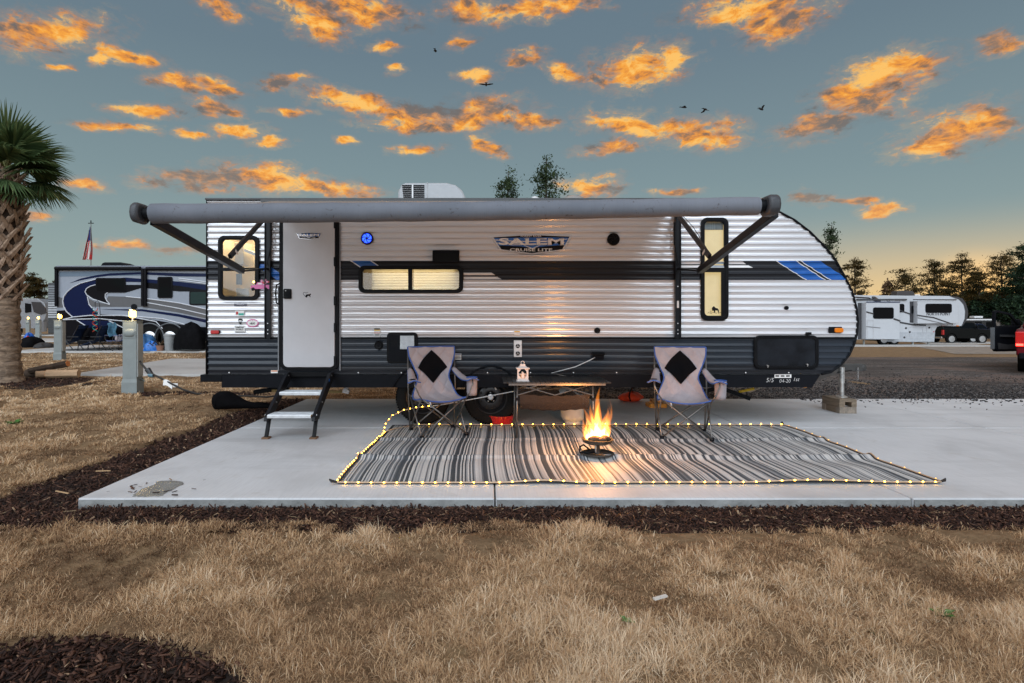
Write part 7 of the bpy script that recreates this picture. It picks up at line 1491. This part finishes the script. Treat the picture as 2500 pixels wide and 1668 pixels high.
# ------------------------------------------------------------------ trees
LEAFP = attr_mat('pine_needles', [(0, (.018, .022, .010)), (.6, (.085, .065, .022)), (1, (.21, .13, .04))], .7, .6)
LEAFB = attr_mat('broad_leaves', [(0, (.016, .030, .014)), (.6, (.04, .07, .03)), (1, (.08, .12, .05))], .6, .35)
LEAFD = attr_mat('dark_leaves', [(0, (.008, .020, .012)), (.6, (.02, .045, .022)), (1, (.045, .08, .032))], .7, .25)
TWIG = attr_mat('bare_twigs', [(0, (.10, .06, .035)), (1, (.26, .17, .10))], .8, .3)
BARKT = mk('tree_bark', (.055, .042, .034), .9, var=.35, scale=4, bump=.5, bscale=10)
def tree(label, x, y, h, r, z0, style, seed, mat, leaf=.2, per=70, nb=26, name='pine_tree', group=None, cat='tree'):
    h = h * 1.06; rr = np.random.default_rng(seed); g = gzf(x, y); t = thing(name, label, cat, (x, y, g), group=group); n = 9; bend = rr.normal(0, .25, 2)
    tp = lambda q: np.array([x + bend[0] * q ** 2 * h * .08, y + bend[1] * q ** 2 * h * .08, g + h * .97 * q]); r0 = .012 * h + .06
    mb = MB(); mb.tube([tp(k / n) for k in range(n + 1)], [max(.03, r0 * (1 - .85 * k / n)) for k in range(n + 1)], 8); C = []
    for k in range(nb):
        q = z0 + (1 - z0) * ((k + .5) / nb) ** .85; f = (q - z0) / (1 - z0)
        if style == 'pine': rad = r * (.42 + .58 * math.sin(PI * min(1, f ** .9 * .93 + .04))) * rr.uniform(.55, 1.12)
        elif style == 'round': rad = r * math.sqrt(max(.06, 1 - (2 * f - .95) ** 2)) * rr.uniform(.45, 1.05)
        else: rad = r * (1 - .75 * f) * rr.uniform(.6, 1.1)
        a = k * 2.4 + rr.uniform(-.5, .5); b = tp(max(.1, q - .05)); up = rr.uniform(.0, .35) * rad; e = b + np.array([math.cos(a) * rad, math.sin(a) * rad, up]); m_ = (b + e) / 2 + np.array([0, 0, -.06 * rad + .1]); mb.tube([b, m_, e], [max(.025, r0 * .28 * (1 - q) + .03), .03, .012], 5)
        for s in (1.0, .72, .45): C.append((b + (e - b) * s + rr.normal(0, .12 * r, 3) * np.array([1, 1, .5]), (.34 if s == 1 else .26) * r * rr.uniform(.6, 1.2)))
    for k in range(4): C.append((tp(1 - .05 * k) + rr.normal(0, .14 * r, 3), .30 * r))
    obj('trunk', mb, BARKT, t)
    V = []; A_ = []
    for c, s in C:
        m = max(8, int(per * rr.uniform(.6, 1.3))); p = c + rr.normal(0, 1, (m, 3)) * np.array([s, s, s * (.42 if style == 'pine' else .7)]) * .62; d1 = rr.normal(0, 1, (m, 3)); d1 /= np.linalg.norm(d1, axis=1)[:, None]; d2 = np.cross(d1, rr.normal(0, 1, (m, 3))); d2 /= np.linalg.norm(d2, axis=1)[:, None] + 1e-6
        L = leaf * rr.uniform(.5, 1.3, m)[:, None]; w = L * (.26 if style != 'round' else .5); V.append(np.stack([p - d1 * L * .5, p + d2 * w * .5, p + d1 * L * .5, p - d2 * w * .5], 1)); A_.append(np.repeat(np.clip(rr.normal(.5, .22, m) + rr.normal(0, .15), 0, 1), 4))
    V = np.concatenate(V).reshape(-1, 3) - np.array([x, y, g]); nq = len(V) // 4; cr_ = big_mesh('crown', V, np.arange(nq * 4), [4] * nq, mat, np.concatenate(A_)); cr_.parent = t; return t
def tpx(px, d): return at(px, 0, d)[0]
def hpx(py, d, x): return H - (py - CY) / F * d - gzf(x, d)
def T_(label, px, top, d, wpx, z0, style, seed, mat, **k): x = tpx(px, d); tree(label, x, d, hpx(top, d, x), wpx / 2 / F * d, z0, style, seed, mat, **k)
G = dict(group='pines along the far side')
T_('slender leafy tree above the trailer roof, lower of the pair', 1238, 428, 48, 96, .52, 'round', 1, LEAFB, leaf=.22, per=42, nb=30, name='leafy_tree', group='trees behind the trailer')
T_('taller leafy tree above the trailer roof beside the dome', 1332, 400, 48, 92, .50, 'round', 2, LEAFB, leaf=.22, per=42, nb=32, name='leafy_tree', group='trees behind the trailer')
T_('small leafy crown peeking over the trailer front curve', 2010, 560, 52, 60, .66, 'round', 3, LEAFB, leaf=.22, per=30, nb=16, name='leafy_tree', group='trees behind the trailer')
T_('lone airy pine between the main trailer and the far white trailer', 2088, 636, 70, 66, .30, 'pine', 4, LEAFP, leaf=.34, per=60, nb=22, **G)
T_('round-topped pine in the distance right of the palm', 86, 676, 75, 58, .45, 'pine', 5, LEAFP, leaf=.36, per=110, nb=24, **G); T_('thin pine top behind the dark corrugated trailer', 134, 690, 78, 22, .5, 'pine', 55, LEAFP, leaf=.36, per=60, nb=14, **G)
T_('bare brown tree low against the sunset', 2168, 688, 95, 38, .3, 'round', 6, TWIG, leaf=.5, per=18, nb=22, name='bare_tree')
T_('broad pine behind the fifth-wheel roof unit', 2210, 664, 92, 72, .30, 'pine', 7, LEAFP, leaf=.42, per=60, nb=28, **G)
T_('pine with layered crown, second of the sunset row', 2283, 642, 92, 70, .28, 'pine', 8, LEAFP, leaf=.42, per=64, nb=30, **G)
T_('tall open pine in the middle of the sunset row', 2350, 632, 90, 74, .28, 'pine', 9, LEAFP, leaf=.42, per=60, nb=30, **G)
T_('low bushy pine between the two tall sunset pines', 2318, 690, 84, 60, .15, 'pine', 10, LEAFP, leaf=.40, per=72, nb=26, **G)
T_('airy golden-edged pine near the brightest sunset patch', 2448, 624, 88, 84, .32, 'pine', 11, LEAFP, leaf=.42, per=56, nb=32, **G)
T_('shorter pine under the brightest sunset patch', 2392, 662, 86, 60, .2, 'pine', 12, LEAFP, leaf=.42, per=68, nb=28, **G)
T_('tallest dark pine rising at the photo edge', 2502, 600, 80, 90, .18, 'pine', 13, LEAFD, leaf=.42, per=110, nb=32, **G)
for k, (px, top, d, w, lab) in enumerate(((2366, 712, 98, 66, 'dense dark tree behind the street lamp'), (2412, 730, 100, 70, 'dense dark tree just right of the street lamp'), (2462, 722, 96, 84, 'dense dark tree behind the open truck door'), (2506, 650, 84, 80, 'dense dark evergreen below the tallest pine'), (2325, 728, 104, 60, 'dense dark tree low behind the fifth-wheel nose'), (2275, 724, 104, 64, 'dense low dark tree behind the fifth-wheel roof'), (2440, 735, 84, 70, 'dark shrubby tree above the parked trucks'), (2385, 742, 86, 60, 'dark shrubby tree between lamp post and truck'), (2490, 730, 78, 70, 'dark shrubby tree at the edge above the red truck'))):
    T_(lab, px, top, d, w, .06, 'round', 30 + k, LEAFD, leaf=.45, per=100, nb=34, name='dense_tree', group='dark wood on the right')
# continuous far woodland beyond
def wood(name, p0, p1, d0, d1, top, n, seed, mat):
    rr = np.random.default_rng(seed); t = rr.uniform(0, 1, n); d = d0 + (d1 - d0) * rr.uniform(0, 1, n); px = p0 + (p1 - p0) * t; x = (px - CX) / F * d; g = gz(x, d); hh = top * (.75 + .5 * fbm(px * .03, px * 0, seed)); z = g + hh * rr.uniform(0, 1, n) ** .8
    c = np.stack([x, d, z], -1); d1_ = rr.normal(0, 1, (n, 3)); d1_ /= np.linalg.norm(d1_, axis=1)[:, None]; d2 = np.cross(d1_, rr.normal(0, 1, (n, 3))); d2 /= np.linalg.norm(d2, axis=1)[:, None] + 1e-6; L = .9 * rr.uniform(.5, 1.3, n)[:, None]
    V = np.stack([c - d1_ * L * .5, c + d2 * L * .22, c + d1_ * L * .5, c - d2 * L * .22], 1).reshape(-1, 3); tag(big_mesh(name, V, np.arange(4 * n), [4] * n, mat, np.repeat(rr.uniform(0, 1, n), 4)), kind='stuff')
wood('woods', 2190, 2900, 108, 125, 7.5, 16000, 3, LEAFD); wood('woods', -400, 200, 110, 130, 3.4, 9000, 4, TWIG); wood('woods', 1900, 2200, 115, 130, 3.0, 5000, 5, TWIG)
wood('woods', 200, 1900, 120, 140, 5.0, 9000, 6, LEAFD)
